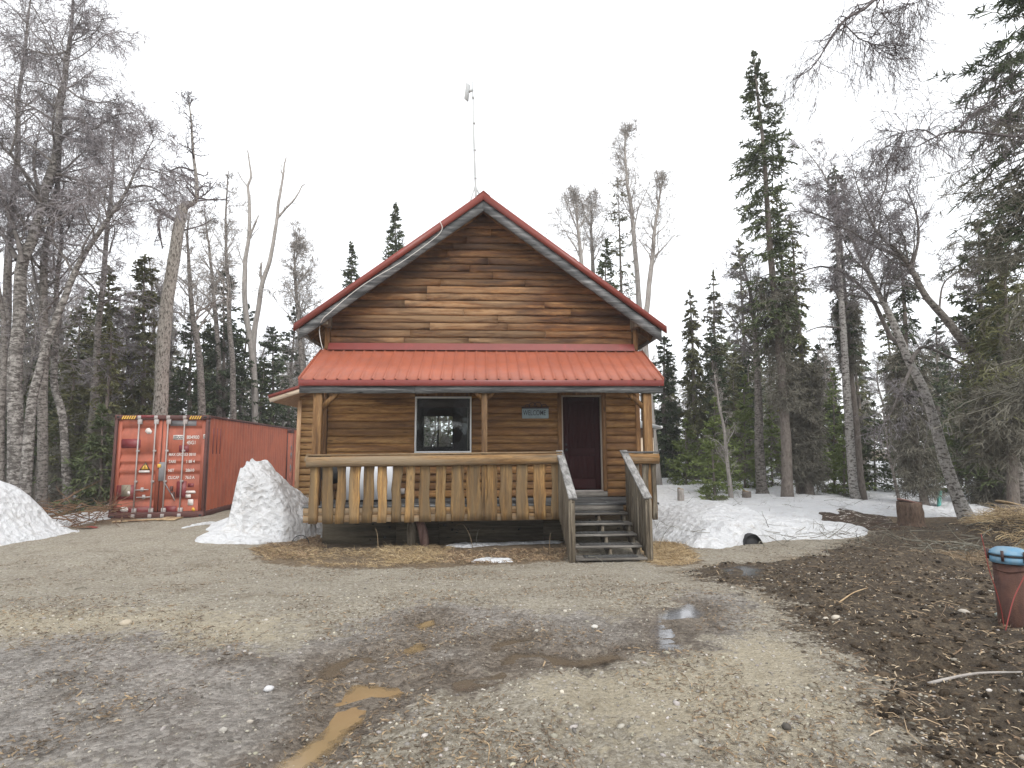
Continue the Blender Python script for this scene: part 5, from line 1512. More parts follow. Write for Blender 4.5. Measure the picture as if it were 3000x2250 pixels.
# --- crooked old tree behind the container
YC = 20.5
bare_tree("crooked_tree", "thick crooked tree with furrowed pale bark and a sharp elbow behind the container", "tree", trunk_line(px_path(
    [(465, 1345), (470, 1215), (474, 1110), (478, 1019), (488, 900), (505, 784), (520, 690), (530, 640), (536, 612), (545, 600), (562, 596), (573, 588), (577, 570), (574, 520), (568, 470), (564, 410), (560, 353), (555, 310), (552, 278)], YC), 60, .012),
    .31, .03, ('cotton', 'twigdark'), radii=[(0, .24), (.15, .22), (.35, .185), (.44, .165), (.50, .15), (.55, .105), (.60, .08), (.70, .065), (.85, .04), (1, .01)], limb_n=3, nl=44, s0=.60, L0=1.35, L1=.3, subs=5, twigs=3, twl=0, fine=.24, pw=.62, ang=1.1, jit=.34, droop=.03, grav=.03, sides=14, flare=.15, tw_r=.011, rr=.62, ribw=.009,
    limb=[limb_px([(528, 648), (505, 640), (478, 625), (452, 610), (440, 600)], YC, .10, .02), limb_px([(474, 625), (464, 655), (468, 690), (476, 728)], YC, .06, .02),
          limb_px([(566, 500), (530, 490), (495, 500), (470, 480)], YC, .04, .01), limb_px([(572, 585), (610, 560), (640, 520)], YC + .5, .035, .01),
          limb_px([(538, 675), (590, 660), (630, 640)], YC + .3, .03, .01)])
# --- dead snags
YN = 30.2
bare_tree("dead_snag", "bare dead trunk with a wavy spike top between the crooked tree and the cabin", "dead tree", trunk_line(px_path(
    [(760, 1345), (748, 1240), (744, 1100), (732, 1000), (722, 930), (716, 860), (718, 790), (720, 750), (729, 697), (731, 640), (730, 580), (726, 545), (735, 520), (733, 490), (725, 441)], YN), 50, .01),
    .17, .03, ('snag', 'twigpale'), "dead snags left of the cabin", nl=9, s0=.55, L0=.9, L1=.3, subs=3, twigs=2, twl=0, fine=.3, pw=.8, ang=.7, rr=.35,
    limb=[limb_px([(729, 700), (745, 660), (752, 640), (758, 630)], YN, .07, .02), limb_px([(727, 550), (712, 530), (700, 510), (690, 500)], YN, .035, .012), limb_px([(716, 780), (700, 740), (690, 700)], YN, .03, .01)])
bare_tree("dead_snag", "forked dead trunk with two bare prongs just left of the cabin roof", "dead tree", trunk_line(px_path(
    [(772, 1345), (756, 1240), (748, 1140), (742, 1040), (745, 968), (757, 902), (766, 840), (778, 800), (789, 770), (801, 707), (812, 640), (815, 600), (822, 560), (829, 518), (833, 490), (839, 461)], YN + .6), 50, .01),
    .17, .03, ('snag', 'twigpale'), "dead snags left of the cabin", nl=8, s0=.55, L0=.8, L1=.3, subs=3, twigs=2, twl=0, fine=.3, pw=.8, ang=.7, rr=.35,
    limb=[limb_px([(812, 640), (835, 612), (858, 590), (875, 565), (885, 545), (893, 540)], YN + .6, .08, .02), limb_px([(768, 835), (764, 800), (766, 770)], YN + .6, .08, .05), limb_px([(829, 518), (824, 500), (826, 480)], YN + .6, .04, .015)])
# --- other bare trees left of the cabin and behind it
bare_tree("birch_tree", "feathery small birch with pale twigs beside the cabin's left eave", "birch", trunk_line(px_path(
    [(900, 1330), (885, 1100), (878, 960), (866, 850), (862, 760), (868, 690)], 31), 30, .05), .17, .02, ('birchgrey', 'twigpale'), nl=30, s0=.35, L0=2.2, L1=.6, subs=7, twigs=5, twl=4, fine=.5, ang=.55, el=.5, droop=-.02, ribw=.011)
bare_tree("bare_tree", "slim bare tree curving between the crooked tree and the dead snags", "tree", trunk_line(px_path(
    [(600, 1340), (590, 1176), (578, 1010), (562, 900), (553, 784), (548, 700), (556, 620)], 24), 30, .03), .17, .02, ('birchgrey', 'twigpale'), nl=26, s0=.35, L0=1.8, L1=.6, subs=7, twigs=5, twl=3, fine=.4, droop=0, ribw=.008)
for lb, path, Y in (("dense twiggy tree right of the crooked tree", [(690, 1340), (680, 1100), (672, 900), (665, 760), (662, 620), (668, 500)], 27),
                    ("short twiggy tree touching the left dead snag", [(650, 1340), (640, 1050), (625, 860), (610, 720), (600, 620)], 28)):
    bare_tree("bare_tree", lb, "tree", trunk_line(px_path(path, Y), 30, .05), .15, .02, ('birchgrey', 'twigpale'), nl=26, s0=.35, L0=1.9, L1=.5, subs=6, twigs=4, twl=3, fine=.4, ang=.7, el=.4, droop=.0, ribw=.009)

# behind the roof, right of the gable
for lb, path, Y, mt, kw in (
    ("bare birch with arched side branch rising behind the right roof slope", [(1925, 1330), (1890, 1010), (1900, 870), (1912, 737), (1922, 650), (1934, 574), (1940, 500)], 25, ('snag', 'twigpale'), dict(nl=24, s0=.4, L0=1.9, L1=.4, subs=7, twigs=5, twl=2, fine=.35)),
    ("tall bare birch beside the dark spruce behind the right roof slope", [(1890, 1330), (1880, 1010), (1870, 850), (1858, 700), (1848, 610), (1836, 520), (1830, 430), (1840, 380)], 27, ('snag', 'twigpale'), dict(nl=34, s0=.4, L0=2.6, L1=.5, subs=7, twigs=5, twl=2, fine=.4, el=.5)),
    ("bare forked tree nearest the ridge behind the right roof slope", [(1740, 1330), (1720, 900), (1706, 780), (1696, 690), (1692, 640), (1688, 585)], 28, ('snag', 'twigpale'), dict(nl=28, s0=.42, L0=2.4, L1=.5, subs=7, twigs=5, twl=2, fine=.4, el=.45)),
    ("slim grey birch between the forked tree and the dark spruce behind the roof", [(1745, 1330), (1740, 900), (1735, 750), (1733, 660), (1735, 590)], 30, ('birchgrey', 'twigpale'), dict(nl=28, s0=.42, L0=2.2, L1=.5, subs=7, twigs=5, twl=2, fine=.4, el=.5))):
    bare_tree("bare_tree", lb, "tree", trunk_line(px_path(path, Y), 36, .03), .17, .02, mt, "bare trees behind the roof", rr=.45, droop=.02, ribw=.009, jit=.2, ang=.5, **kw)
spruce_tree("spruce_tree", "thin ragged spruce taller than the roof, behind the right slope", straight(1840, 520, 29, pxt=1809), .15, 'needleolive', "spruces behind the roof", reach=1.5, cs=.3, n=120, tw=9, prof=.4, dead=60, dlow=.2, fol=.55, e0=-.4, e1=.2, wid=.03)
spruce_tree("spruce_tree", "small bright spruce tip poking above the right roof slope", straight(1775, 695, 27), .12, 'needle', "spruces behind the roof", reach=1.5, cs=.25, n=340, tw=9, prof=.8, dead=4, wid=.03)
spruce_tree("spruce_tree", "taller spruce tip above the left roof slope", straight(1160, 592, 29), .16, 'needle', "spruces behind the roof", reach=1.5, cs=.3, n=420, tw=9, prof=.8, dead=4, wid=.03, e0=-.4, e1=.4)
spruce_tree("spruce_tree", "smaller spruce tip above the left roof slope near the eave", straight(1030, 704, 31), .14, 'needle', "spruces behind the roof", reach=1.5, cs=.3, n=380, tw=9, prof=.8, dead=4, wid=.03, e0=-.4, e1=.4)

# --- spruces on the left
for lb, px, top, Y, mt, kw in (
    ("broad dark spruce standing in front of the dead snags", 655, 795, 28.6, 'needledark', dict(reach=2.1, cs=.12, n=230, tw=15, prof=.55, gap=.3, dead=50)),
    ("olive spruce with a pointed top above the container's left end", 318, 778, 23, 'needleolive', dict(reach=1.15, cs=.2, n=190, tw=13, prof=.5, dead=90, beard=3)),
    ("narrow column spruce just left of the crooked tree", 425, 745, 23.5, 'needleolive', dict(reach=.85, cs=.25, n=190, tw=13, prof=.25, e0=-.6, e1=0, dead=110, beard=4)),
    ("slim dark spruce between the two olive spruces", 392, 905, 26, 'needledark', dict(reach=.9, cs=.2, n=130, tw=10, prof=.6, dead=60)),
    ("dark spruce beside the cabin's left eave", 800, 960, 31.5, 'needledark', dict(reach=2.0, cs=.1, n=190, tw=12, prof=.6, gap=.3, dead=40)),
    ("half bare spruce right of the crooked tree's trunk", 560, 920, 25, 'needledark', dict(reach=1.3, cs=.2, n=140, tw=10, prof=.6, gap=.4, dead=70)),
    ("spruce with drooping boughs behind the leaning birch", 235, 900, 25, 'needleolive', dict(reach=1.2, cs=.2, n=160, tw=11, prof=.5, dead=80, beard=2)),
    ("low dark spruce peering over the lean-to roof", 925, 1040, 31, 'needledark', dict(reach=1.5, cs=.05, n=170, tw=12, prof=.7, dead=20))):
    spruce_tree("spruce_tree", lb, straight(px, top, Y, dx=random.uniform(-.1, .1)), .15, mt, "spruces left of the cabin", wid=.034, **kw)
spruce_tree("spruce_tree", "young green spruce at the container's left side", straight(300, 1190, 18), .06, 'needle', "young spruces", reach=1.3, cs=.03, n=110, tw=12, prof=.9, dead=10, wid=.022)

# --- right side
YG = 20.3
spruce_tree("spruce_tree", "tallest spruce at right, full dark top over a long bare trunk", trunk_line(px_path(
    [(2308, 1478), (2303, 1300), (2290, 1100), (2272, 900), (2250, 650), (2238, 450), (2220, 280), (2205, 146)], YG), 34, .012), .20, 'needle', None,
    reach=1.4, cs=.36, n=290, tw=15, prof=.9, tipw=.6, e0=-.6, e1=.4, dead=130, dlow=.24, wid=.024, tl=.36, gap=.28, beard=2, dl=.8)
for lb, px, pxt, top, Y, mt, kw in (
    ("grey bearded spruce close against the right of the tallest spruce's trunk", 2370, 2318, 640, 20.8, 'needleolive', dict(reach=.75, cs=.35, n=110, tw=9, prof=.25, e0=-1.0, e1=-.3, dead=300, dlow=.10, beard=7, dl=1.1)),
    ("slim pole spruce rising right behind the tallest spruce", 2345, 2272, 560, 21.6, 'needleolive', dict(reach=.6, cs=.5, n=80, tw=8, prof=.3, dead=60, dlow=.3, beard=3)),
    ("shaggy spruce with drooping top, second from the cabin", 2045, 2020, 848, 27, 'needleolive', dict(reach=1.05, cs=.1, n=210, tw=12, prof=.45, e0=-.9, e1=-.5, dead=150, beard=4)),
    ("narrow ragged spruce just left of the tallest spruce", 2110, 2088, 792, 28, 'needleolive', dict(reach=.95, cs=.2, n=170, tw=11, prof=.45, e0=-.6, e1=.1, dead=120, beard=4)),
    ("olive spruce with mossy boughs behind the tallest spruce's trunk", 2200, 2165, 700, 29, 'needleolive', dict(reach=1.25, cs=.25, n=190, tw=12, prof=.5, gap=.35, dead=130, beard=4)),
    ("dark spruce standing nearest the cabin's right wall", 1945, 1945, 985, 28, 'needledark', dict(reach=1.3, cs=.05, n=220, tw=14, prof=.6, dead=40)),
    ("thin brown topped spruce tangled with the straight white birch", 2520, 2444, 486, 20.0, 'needledark', dict(reach=.62, cs=.45, n=130, tw=10, prof=.22, e0=-.5, e1=.1, dead=120, dlow=.4, beard=2)),
    ("dark spruce with bushy shoulders behind the straight white birch", 2420, 2395, 1010, 29, 'needledark', dict(reach=1.4, cs=.1, n=180, tw=12, prof=.55, dead=40)),
    ("twin tipped spruce at right, its left tip", 2895, 2862, 645, 17.5, 'needle', dict(reach=1.5, cs=.15, n=210, tw=14, prof=.55, gap=.25, dead=140, beard=3)),
    ("twin tipped spruce at right, its right tip", 2945, 2930, 660, 18.2, 'needle', dict(reach=1.3, cs=.2, n=170, tw=12, prof=.5, gap=.25, dead=110, beard=3)),
    ("spruce behind the leaning birch with a dark open crown", 2745, 2745, 930, 27, 'needledark', dict(reach=1.2, cs=.1, n=170, tw=12, prof=.6, gap=.3, dead=50))):
    spruce_tree("spruce_tree", lb, straight(px, top, Y, pxt=pxt), .16, mt, "spruces right of the cabin", wid=.032, **kw)
# dark bearded spruce in front of the leaning birch
spruce_tree("spruce_tree", "dark spruce hung with dead beards behind the tree stump", trunk_line(px_path(
    [(2712, 1500), (2690, 1380), (2665, 1200), (2655, 1050), (2650, 900), (2640, 780), (2632, 700)], 17.6), 30, .02), .13, 'needledark', "spruces right of the cabin",
    reach=.8, cs=.4, n=110, tw=9, prof=.3, e0=-.9, e1=-.4, dead=170, dlow=.12, beard=7, dl=1.05, wid=.022, bw=.009, bmat='deadtwig')
spruce_tree("dead_spruce", "rust brown dead spruce far behind the straight white birch", straight(2400, 1060, 30), .14, 'deadred', None, reach=1.6, cs=.05, n=190, tw=11, prof=.45, dead=60, wid=.03, cat="dead spruce")
# big spruce at the right edge: living boughs high up, grey dead branches below
spruce_tree("spruce_tree", "huge spruce at the right edge with dark boughs reaching into the sky", trunk_line([
    (at(3045, 1400, 10.2)[0], 10.2, -.3), (at(3040, 1000, 10.2)[0], 10.2, 3.2), at(3030, 400, 10.2), at(3015, 0, 10.2), at(3000, -500, 10.2)], 40, .02), .20, 'needledark', None,
    reach=2.0, cs=.40, n=190, tw=30, prof=.32, e0=-.55, e1=-.2, droop=-.03, dead=190, dlow=.2, beard=4, tl=.34, wid=.013, dl=.9, gap=.36, bw=.004)
spruce_tree("dead_spruce", "tangled grey mass of dead spruce branches at right below the green boughs", trunk_line([
    at(2960, 1440, 13.2) * np.array([1, 1, 0]) + np.array([0, 0, -.3]), at(2955, 1100, 13.2), at(2945, 800, 13.2)], 20, .03), .13, 'needleolive', None,
    reach=1.45, cs=.35, n=130, tw=13, prof=.5, dead=190, dlow=.28, beard=4, e0=-.5, e1=.1, fol=.8, dl=.95, cat="dead spruce", bw=.0055, wid=.014)

# birches at right
YH = 19.6
bare_tree("birch_tree", "straight white birch in the middle of the right-hand woods", "birch", trunk_line(px_path(
    [(2510, 1482), (2498, 1400), (2484, 1197), (2472, 1001), (2462, 850), (2452, 700), (2448, 600)], YH), 36, .015), .17, .03, ('birchwhite', 'twig'), "birches at right", nl=14, s0=.5, L0=1.5, L1=.5, subs=5, twigs=5, twl=3, fine=.4, pw=.7)
YI = 14.9
bare_tree("birch_tree", "leaning white birch with its forked crown tilted to the left", "birch", trunk_line(px_path(
    [(2842, 1542), (2800, 1440), (2762, 1330), (2735, 1230), (2700, 1130), (2665, 1060), (2638, 1000), (2610, 930), (2585, 880), (2560, 830), (2520, 750), (2488, 680), (2458, 615), (2430, 550), (2400, 490), (2345, 415)], YI, 1.0), 50, .012),
    .165, .008, ('birchwhite', 'twig'), "birches at right", nl=34, s0=.5, L0=1.8, L1=.6, subs=8, twigs=5, twl=3, fine=.4, pw=1.05, droop=-.04, grav=.01, flare=.5,
    limb=[limb_px([(2640, 1005), (2610, 990), (2580, 930), (2557, 880), (2508, 825), (2454, 792), (2400, 780), (2340, 800)], YI + .8, .075, .015), limb_px([(2600, 905), (2560, 880), (2480, 860), (2400, 840)], YI + .6, .03, .008),
          limb_px([(2530, 770), (2560, 700), (2560, 620), (2530, 560)], YI + .8, .04, .01), limb_px([(2490, 680), (2420, 640), (2360, 620), (2320, 620)], YI + .8, .03, .008),
          limb_px([(2672, 1075), (2650, 1120), (2625, 1180), (2600, 1230), (2560, 1300)], YI - .2, .05, .012), limb_px([(2665, 1062), (2690, 1025), (2720, 1018), (2790, 1050), (2850, 1085)], YI - .1, .06, .03)])
YJ = 14.2
bare_tree("birch_tree", "grey birch leaning left out of the dead spruce branches at right", "birch", trunk_line(px_path(
    [(3010, 1520), (2960, 1300), (2905, 1130), (2861, 1052), (2800, 975), (2780, 945), (2740, 900), (2704, 855), (2671, 790), (2640, 750), (2605, 715), (2570, 680), (2545, 630), (2520, 570), (2500, 500)], YJ), 46, .012),
    .15, .008, ('birchgrey', 'twig'), "birches at right", nl=30, s0=.5, L0=1.7, L1=.6, subs=8, twigs=5, twl=3, fine=.4, pw=1.05, droop=-.04,
    limb=[limb_px([(2640, 750), (2560, 720), (2500, 680), (2440, 660)], YJ, .05, .012), limb_px([(2671, 790), (2690, 700), (2680, 620), (2650, 540)], YJ, .045, .012), limb_px([(2750, 915), (2760, 840), (2800, 800), (2860, 800)], YJ, .03, .008),
          limb_px([(2545, 630), (2590, 560), (2600, 500), (2580, 450)], YJ, .03, .008)])
bare_tree("birch_tree", "mossy birch bole with flared foot on a needle mound at right", "birch", trunk_line(px_path(
    [(2235, 1452), (2228, 1380), (2222, 1250), (2218, 1100), (2212, 950), (2195, 850), (2170, 760)], 21.6), 34, .02), .22, .03, ('birchgrey', 'twig'), "birches at right", nl=26, s0=.5, L0=1.9, L1=.6, subs=7, twigs=6, twl=4, fine=.4, flare=.7)
bare_tree("bare_tree", "thin splintered bare stem standing in the snow right of the cabin", "tree", trunk_line(px_path(
    [(2142, 1460), (2135, 1400), (2128, 1330), (2120, 1250), (2105, 1180), (2095, 1100)], 20.4), 24, .02), .09, .02, ('snag', 'twigpale'), None, nl=24, s0=.2, L0=.9, L1=.3, subs=4, twigs=3, twl=2, fine=.3, droop=-.1)
bare_tree("bare_tree", "slanting dead pole leaning against the dark bearded spruce", "dead tree", trunk_line(px_path(
    [(2640, 1480), (2615, 1390), (2600, 1300), (2590, 1200)], 15.2), 20, .02), .05, .015, ('birchgrey', 'twigpale'), None, nl=10, s0=.3, L0=.6, L1=.3, subs=3, twigs=2, twl=0, fine=.3)
# birch outside the frame whose weeping boughs hang into the top right corner
YO = 8.2
oh = [limb_px([(3250, -150), (3000, -120), (2780, -70), (2590, -15), (2540, 22), (2500, 42), (2478, 56), (2450, 95), (2430, 125), (2405, 165), (2380, 200), (2330, 235)], YO, .06, .012),
      limb_px([(3250, 330), (3100, 370), (2990, 400), (2900, 392), (2800, 385), (2740, 400), (2680, 430), (2600, 425)], YO + .2, .05, .01),
      limb_px([(2800, 385), (2840, 345), (2900, 300), (3000, 260)], YO + .2, .03, .02), limb_px([(2470, 70), (2510, 110), (2540, 125), (2570, 140), (2595, 165)], YO, .02, .008),
      limb_px([(2760, -60), (2700, 0), (2650, 20), (2600, 60)], YO - .3, .02, .008), limb_px([(2740, 398), (2700, 380), (2640, 390), (2590, 410)], YO, .02, .008)]
root = thing("birch_tree", "weeping birch boughs hanging into the top right corner from outside the picture", "birch", (at(3350, 1400, YO)[0], YO, 0), "birches at right")
tp = trunk_line([(at(3350, 1400, YO)[0], YO, -.2), (at(3330, 700, YO)[0], YO, 4.6), (at(3250, 300, YO)[0], YO, 7.2), (at(3200, -300, YO)[0], YO, 10.5)], 24, .02)
MB().tube(tp, np.linspace(.16, .05, 24), 10, wob=.1).build("trunk", M['birch'], root, smooth=True)
c = MB()
for lp, lr in oh: c.tubes(lp[None], lr[None] * .55, 6)
LL = np.array([smooth_path(lp, 8) for lp, lr in oh]); LR_ = np.array([np.interp(np.linspace(0, 1, 8), np.linspace(0, 1, 14), lr) for lp, lr in oh])
a1, b1 = sprout(LL, LR_, 40, .15, 1.0, .95, .6, .9, 9, -.17, .27, rr=.3, rmin=.0045)
c.tubes(a1, b1, 4)
a2, b2 = sprout(a1, b1, 6, .1, 1.0, .45, .3, .6, 6, -.16, .24, rr=.5, rmin=.0034)
c.tubes(a2, b2, 3)
a3, b3 = sprout(a2, b2, 4, .1, 1.0, .14, .09, .7, 4, -.1, .25, rr=.6, rmin=.0022)
c.ribbons(a3, b3 * 1.25)
c.build("crown", M['twigdark'], root)

# young spruces along the right edge of the clearing
ysp = [("young bright spruce with open snow around it right of the cabin", 2092, 1165, 21.5), ("bushy young green spruce left of the mossy birch bole", 2180, 1100, 23.5), ("tallest young green spruce, right of the tallest spruce's trunk", 2440, 1080, 23),
       ("young green spruce between the leaning birch and dead branches", 2800, 1150, 21), ("knee high spruce seedling on the snow nearest the cabin", 2088, 1300, 19.5), ("young spruce just behind the mossy birch bole", 2260, 1190, 24),
       ("small dark spruce left of the leaning birch's foot", 2560, 1180, 22), ("wispy young spruce beside the cream outbuilding", 2010, 1230, 25), ("low green spruce right of the straight white birch", 2470, 1220, 21)]
for lb, px, top_, Y in ysp:
    hgt = (1440 - top_) / (F / Y)
    spruce_tree("young_spruce", lb, straight(px, top_, Y, n=14), .045, 'needleyoung' if 'dark' not in lb else 'needle', "young spruces", reach=min(1.25, hgt * .38), cs=.06, n=int(50 + hgt * 22), tw=10, fol=.95, prof=.85, e0=-.05, e1=.5, dead=8, wid=.024, tl=.34)

# --- woods further back: many copies of a few kinds
TMPL = []
def hide_template(root): TMPL.append(root)
def std_line(H, bend=.2):
    return trunk_line([(0, 0, -.1), (random.uniform(-bend, bend), random.uniform(-bend, bend), H * .4), (random.uniform(-bend, bend), random.uniform(-bend, bend), H * .75), (random.uniform(-bend, bend), random.uniform(-bend, bend), H)], 20, .04)
kinds = []
_n0 = len(TREE_XY)
def first(fn): return fn
def mk_sp(lb, mat, H, **kw):
    kinds.append(('s', spruce_tree("spruce_tree", lb, std_line(H), .13, mat, "spruces further back in the woods", **kw), H))
def mk_b(lb, H, **kw):
    P = std_line(H, .6)
    kinds.append(('b', bare_tree("bare_tree", lb, "tree", P, .13, .02, kw.pop('mats', ('birchgrey', 'twigpale')), "bare trees further back in the woods", **kw), H))
mk_sp("dark spruce further back in the woods", 'needledark', 11, reach=1.5, cs=.1, n=120, tw=8, prof=.6, gap=.3, dead=40, wid=.045)
mk_sp("dark spruce further back in the woods", 'needle', 10, reach=1.2, cs=.15, n=110, tw=8, prof=.55, gap=.3, dead=50, wid=.045)
mk_sp("bearded olive spruce further back in the woods", 'needleolive', 10.5, reach=1.0, cs=.2, n=100, tw=8, prof=.4, e0=-.6, e1=0, dead=90, beard=3, wid=.045)
mk_sp("bearded olive spruce further back in the woods", 'needleolive', 12, reach=.8, cs=.3, n=90, tw=7, prof=.3, e0=-.7, e1=-.1, dead=110, beard=4, wid=.045)
mk_b("thin bare tree further back in the woods", 10.5, nl=22, s0=.4, L0=1.7, L1=.5, subs=6, twigs=5, twl=3, fine=.45, el=.4, droop=-.01, ribw=.011)
mk_b("thin bare tree further back in the woods", 9, nl=20, s0=.35, L0=1.6, L1=.5, subs=6, twigs=5, twl=3, fine=.45, el=.3, droop=-.03, ribw=.011, mats=('birch', 'twig'))
del TREE_XY[_n0:]
r2 = random.Random(5)
spots = []
def scatter(n, pxa, pxb, Ya, Yb, hmin, hmax, pb):
    tries = 0
    while n > 0 and tries < 4000:
        tries += 1
        Y = r2.uniform(Ya, Yb); px = r2.uniform(pxa, pxb)
        q = at(px, 1350, Y)
        if -6.4 < q[0] < 4.6 and Y < 23.5: continue
        if 4.6 <= q[0] < 11 and Y < 33.5 and px < 2260: continue
        if 14.5 < Y < 30.5 and -2.45 - 1.0 < q[0] + 7.77 + .0864 * (Y - 16.7) < 1.0: continue
        if any((q[0] - a) ** 2 + (q[1] - b) ** 2 < 1.0 for a, b, *_ in spots): continue
        spots.append((q[0], q[1], r2.uniform(hmin, hmax), r2.random() < pb)); n -= 1
scatter(68, -150, 940, 25, 44, 6.5, 11.0, .5)
scatter(18, -150, 330, 18.5, 25, 4.5, 8.5, .6)
scatter(20, 900, 1980, 38, 50, 6, 9.0, .5)
scatter(60, 1960, 3150, 26, 44, 5.0, 9.0, .4)
scatter(6, 2850, 3150, 16, 23, 5, 7, .4)
spots += [(-1.5, 25.6, 5.4, False), (-2.6, 26.6, 5.0, False), (-.5, 27.2, 5.6, False), (-2.0, 24.6, 4.2, True)]   # seen through the cabin's two windows
used = set()
for x, y, H, bare in spots:
    ix = r2.choice([4, 5]) if bare else r2.choice([0, 1, 2, 3])
    t_, root, H0 = kinds[ix]
    z = hz(x, y)
    if ix not in used:
        used.add(ix)
        root.location = (x, y, z); s_ = H / H0
        root.scale = (s_ ** .6, s_ ** .6, s_)
        continue
    s_ = H / H0
    copy_thing(root, (x, y, z), r2.uniform(0, 6.28), s_ ** .6, sz=s_)
# far wood, read as one mass
far = MB(); farb = MB()
nf = 190
fx = []
for k in range(nf):
    Y = r2.uniform(44, 95); px = r2.uniform(-500, 3500)
    q = at(px, 1340, Y); z = hz(q[0], q[1]); H = r2.uniform(7, 11) * (1 + (Y - 44) / 250)
    P = trunk_line([(q[0], q[1], z), (q[0] + r2.uniform(-.3, .3), q[1], z + H * .5), (q[0], q[1], z + H)], 8, .05)
    farb.tube(P, np.linspace(.14, .02, 8), 5)
    if r2.random() < .62:
        m_ = 70
        s_ = rng.uniform(.12, .99, m_); pos, tan, rad = interp(P[None], np.full((1, 8), .05), s_[None])
        az = rng.uniform(0, 6.28, m_); L = 1.7 * (1 - s_) ** .6 * rng.uniform(.6, 1.1, m_) + .15
        d = np.stack([np.cos(az), np.sin(az), np.full(m_, -.25)], -1)
        B = np.stack([pos[0], pos[0] + d * L[:, None] * .55, pos[0] + d * L[:, None] + np.array([0, 0, -.1])], 1)
        for _ in range(3):
            far.ribbons(B + rng.normal(size=B.shape) * .08, np.broadcast_to(np.array([.06, .14, .03]), B.shape[:2]))
    else:
        a1, b1 = sprout(P[None], np.full((1, 8), .08), 22, .3, .98, 2.2, .6, .7, 5, .02, .2, rmin=.02, el=.3)
        farb.tubes(a1, b1, 3)
        a2, b2 = sprout(a1, b1, 8, .2, 1, .9, .5, .7, 4, 0, .25, rmin=.012)
        farb.ribbons(a2, np.full(a2.shape[:2], .018))
fo = far.build("forest", M['needledark'], kind="stuff"); tag(fo, "far spruce wood seen as one dark mass behind the clearing", "forest")
fo2 = farb.build("forest", M['twigpale'], kind="stuff"); tag(fo2, "far bare stems and twigs seen as one grey mass", "forest")

# ------------------------------------------------------------------ snow field with melted wells
fx_ = np.concatenate([np.arange(-34, 34, .26)]); fy_ = np.concatenate([np.arange(11.5, 30, .18), np.arange(30, 75, .7)])
X, Y = np.meshgrid(fx_, fy_)
R_FIELD = sstep(3.6, 4.6, X) * sstep(14.0, 16.5, Y + .35 * np.clip(7.5 - X, -4, 3)) * (1 + .35 * sstep(12, 8, X))
L_FIELD = sstep(-9.6, -10.6, X) * sstep(12.6, 14.0, Y) * .85
M_FIELD = sstep(-3.4, -3.9, X) * sstep(-7.0, -6.2, X) * sstep(13.5, 14.5, Y) + sstep(24, 30, Y) * .75
cover = np.maximum(np.maximum(R_FIELD, L_FIELD), np.clip(M_FIELD, 0, 1))
thick = .40 * cover - .17 + .20 * fbm(X * .28, Y * .28, 3, 4) + .16 * fbm(X * .9, Y * .9, 6, 4)
thick = thick - .22 * sstep(-9.0, -10.0, X) * sstep(.5, .5001, .5 + fbm(X * .35, Y * .35, 9, 3))
for tx, ty, tw_ in TREE_XY + [(a, b, .6) for a, b, *_ in spots]:
    thick -= .42 * np.exp(-(((X - tx) / (.36 * tw_ + .12)) ** 2 + ((Y - ty) / (.40 * tw_ + .12)) ** 2))
thick += .14 * sstep(7.5, 9, X) * sstep(14.5, 16, Y) * sstep(27, 23, Y)
thick = np.minimum(thick, .28)
gz = height(X, Y)
inhouse = (X > -5.2) & (X < 4.0) & (Y > 12.8) & (Y < 22)
thick = np.where(inhouse & (X > -3.9), -.2, thick)
Z = gz + thick * .8
keep = (thick > -.04)
sf = MB().grid(X, Y, Z, keep).build("snow_field", M['snow'], smooth=True, kind="structure")
tag(sf, "patchy old snow covering the forest floor among the trees")

# ------------------------------------------------------------------ dirt pile, stumps, pipe, small things at right
bank("dirt_pile", "dark churned dirt pile streaked with snow behind the right snow bank", np.array([tuple(atz(a, b, -.2)[:2]) for a, b in ((2320, 1505), (2400, 1512), (2480, 1532), (2560, 1540), (2640, 1536), (2600, 1505), (2520, 1488), (2420, 1482), (2340, 1488))]),
     lambda X, Y, d: .04 + .13 * sstep(0, .9, d), res=.06, seed=3, cat="dirt pile", rough=.35, mat='snow')
dp = bpy.data.objects["dirt_pile"]
g = G("dirt_streaked_snow"); p = g.geo()
n = g.noise(p, 3.2, 7, 0.8, .5)
g.bump(n, .8, .08)
M['dirtsnow'] = g.fin(g.ramp(n, [(.45, (.045, .03, .02)), (.56, (.09, .06, .04)), (.60, (.62, .58, .53)), (.8, (.8, .79, .77))]), .85, spec=.2)
dp.data.materials.clear(); dp.data.materials.append(M['dirtsnow'])

def stump(label, pxa, pxb, ytop, ybot, Y, mat='sprucebark', top='plank'):
    a = at((pxa + pxb) / 2, ybot, Y); r_ = (at(pxb, ybot, Y)[0] - at(pxa, ybot, Y)[0]) / 2
    z0_ = min(a[2], hz(a[0], a[1])) - .1; z1_ = at(1500, ytop, Y)[2]
    root = thing("tree_stump", label, "stump", (a[0], Y, a[2]), "stumps")
    n_ = 7
    zz = np.linspace(z0_, z1_, n_)
    MB().tube(np.stack([np.full(n_, a[0]), np.full(n_, Y), zz], -1), r_ * np.array([1.25, 1.12, 1.02, 1.0, .98, .97, .96]), 14, wob=.12).build("bark", M[mat], root, smooth=False)
    MB().tube([(a[0], Y, z1_ - .02), (a[0] + .01, Y, z1_ + .012)], r_ * .93, 14, wob=.06).build("cut_face", M[top], root)
    return root
stump("broad reddish stump in front of the dark bearded spruce", 2637, 2702, 1482, 1545, 14.0, 'stumpbark', 'logend')
stump("small grey stump in the snow beside the cabin's right railing", 1985, 2004, 1436, 1452, 19.0, 'snag')
stump("dark round stump beside the straw heap at the right edge", 2930, 3000, 1492, 1535, 12.4, 'sprucebark')
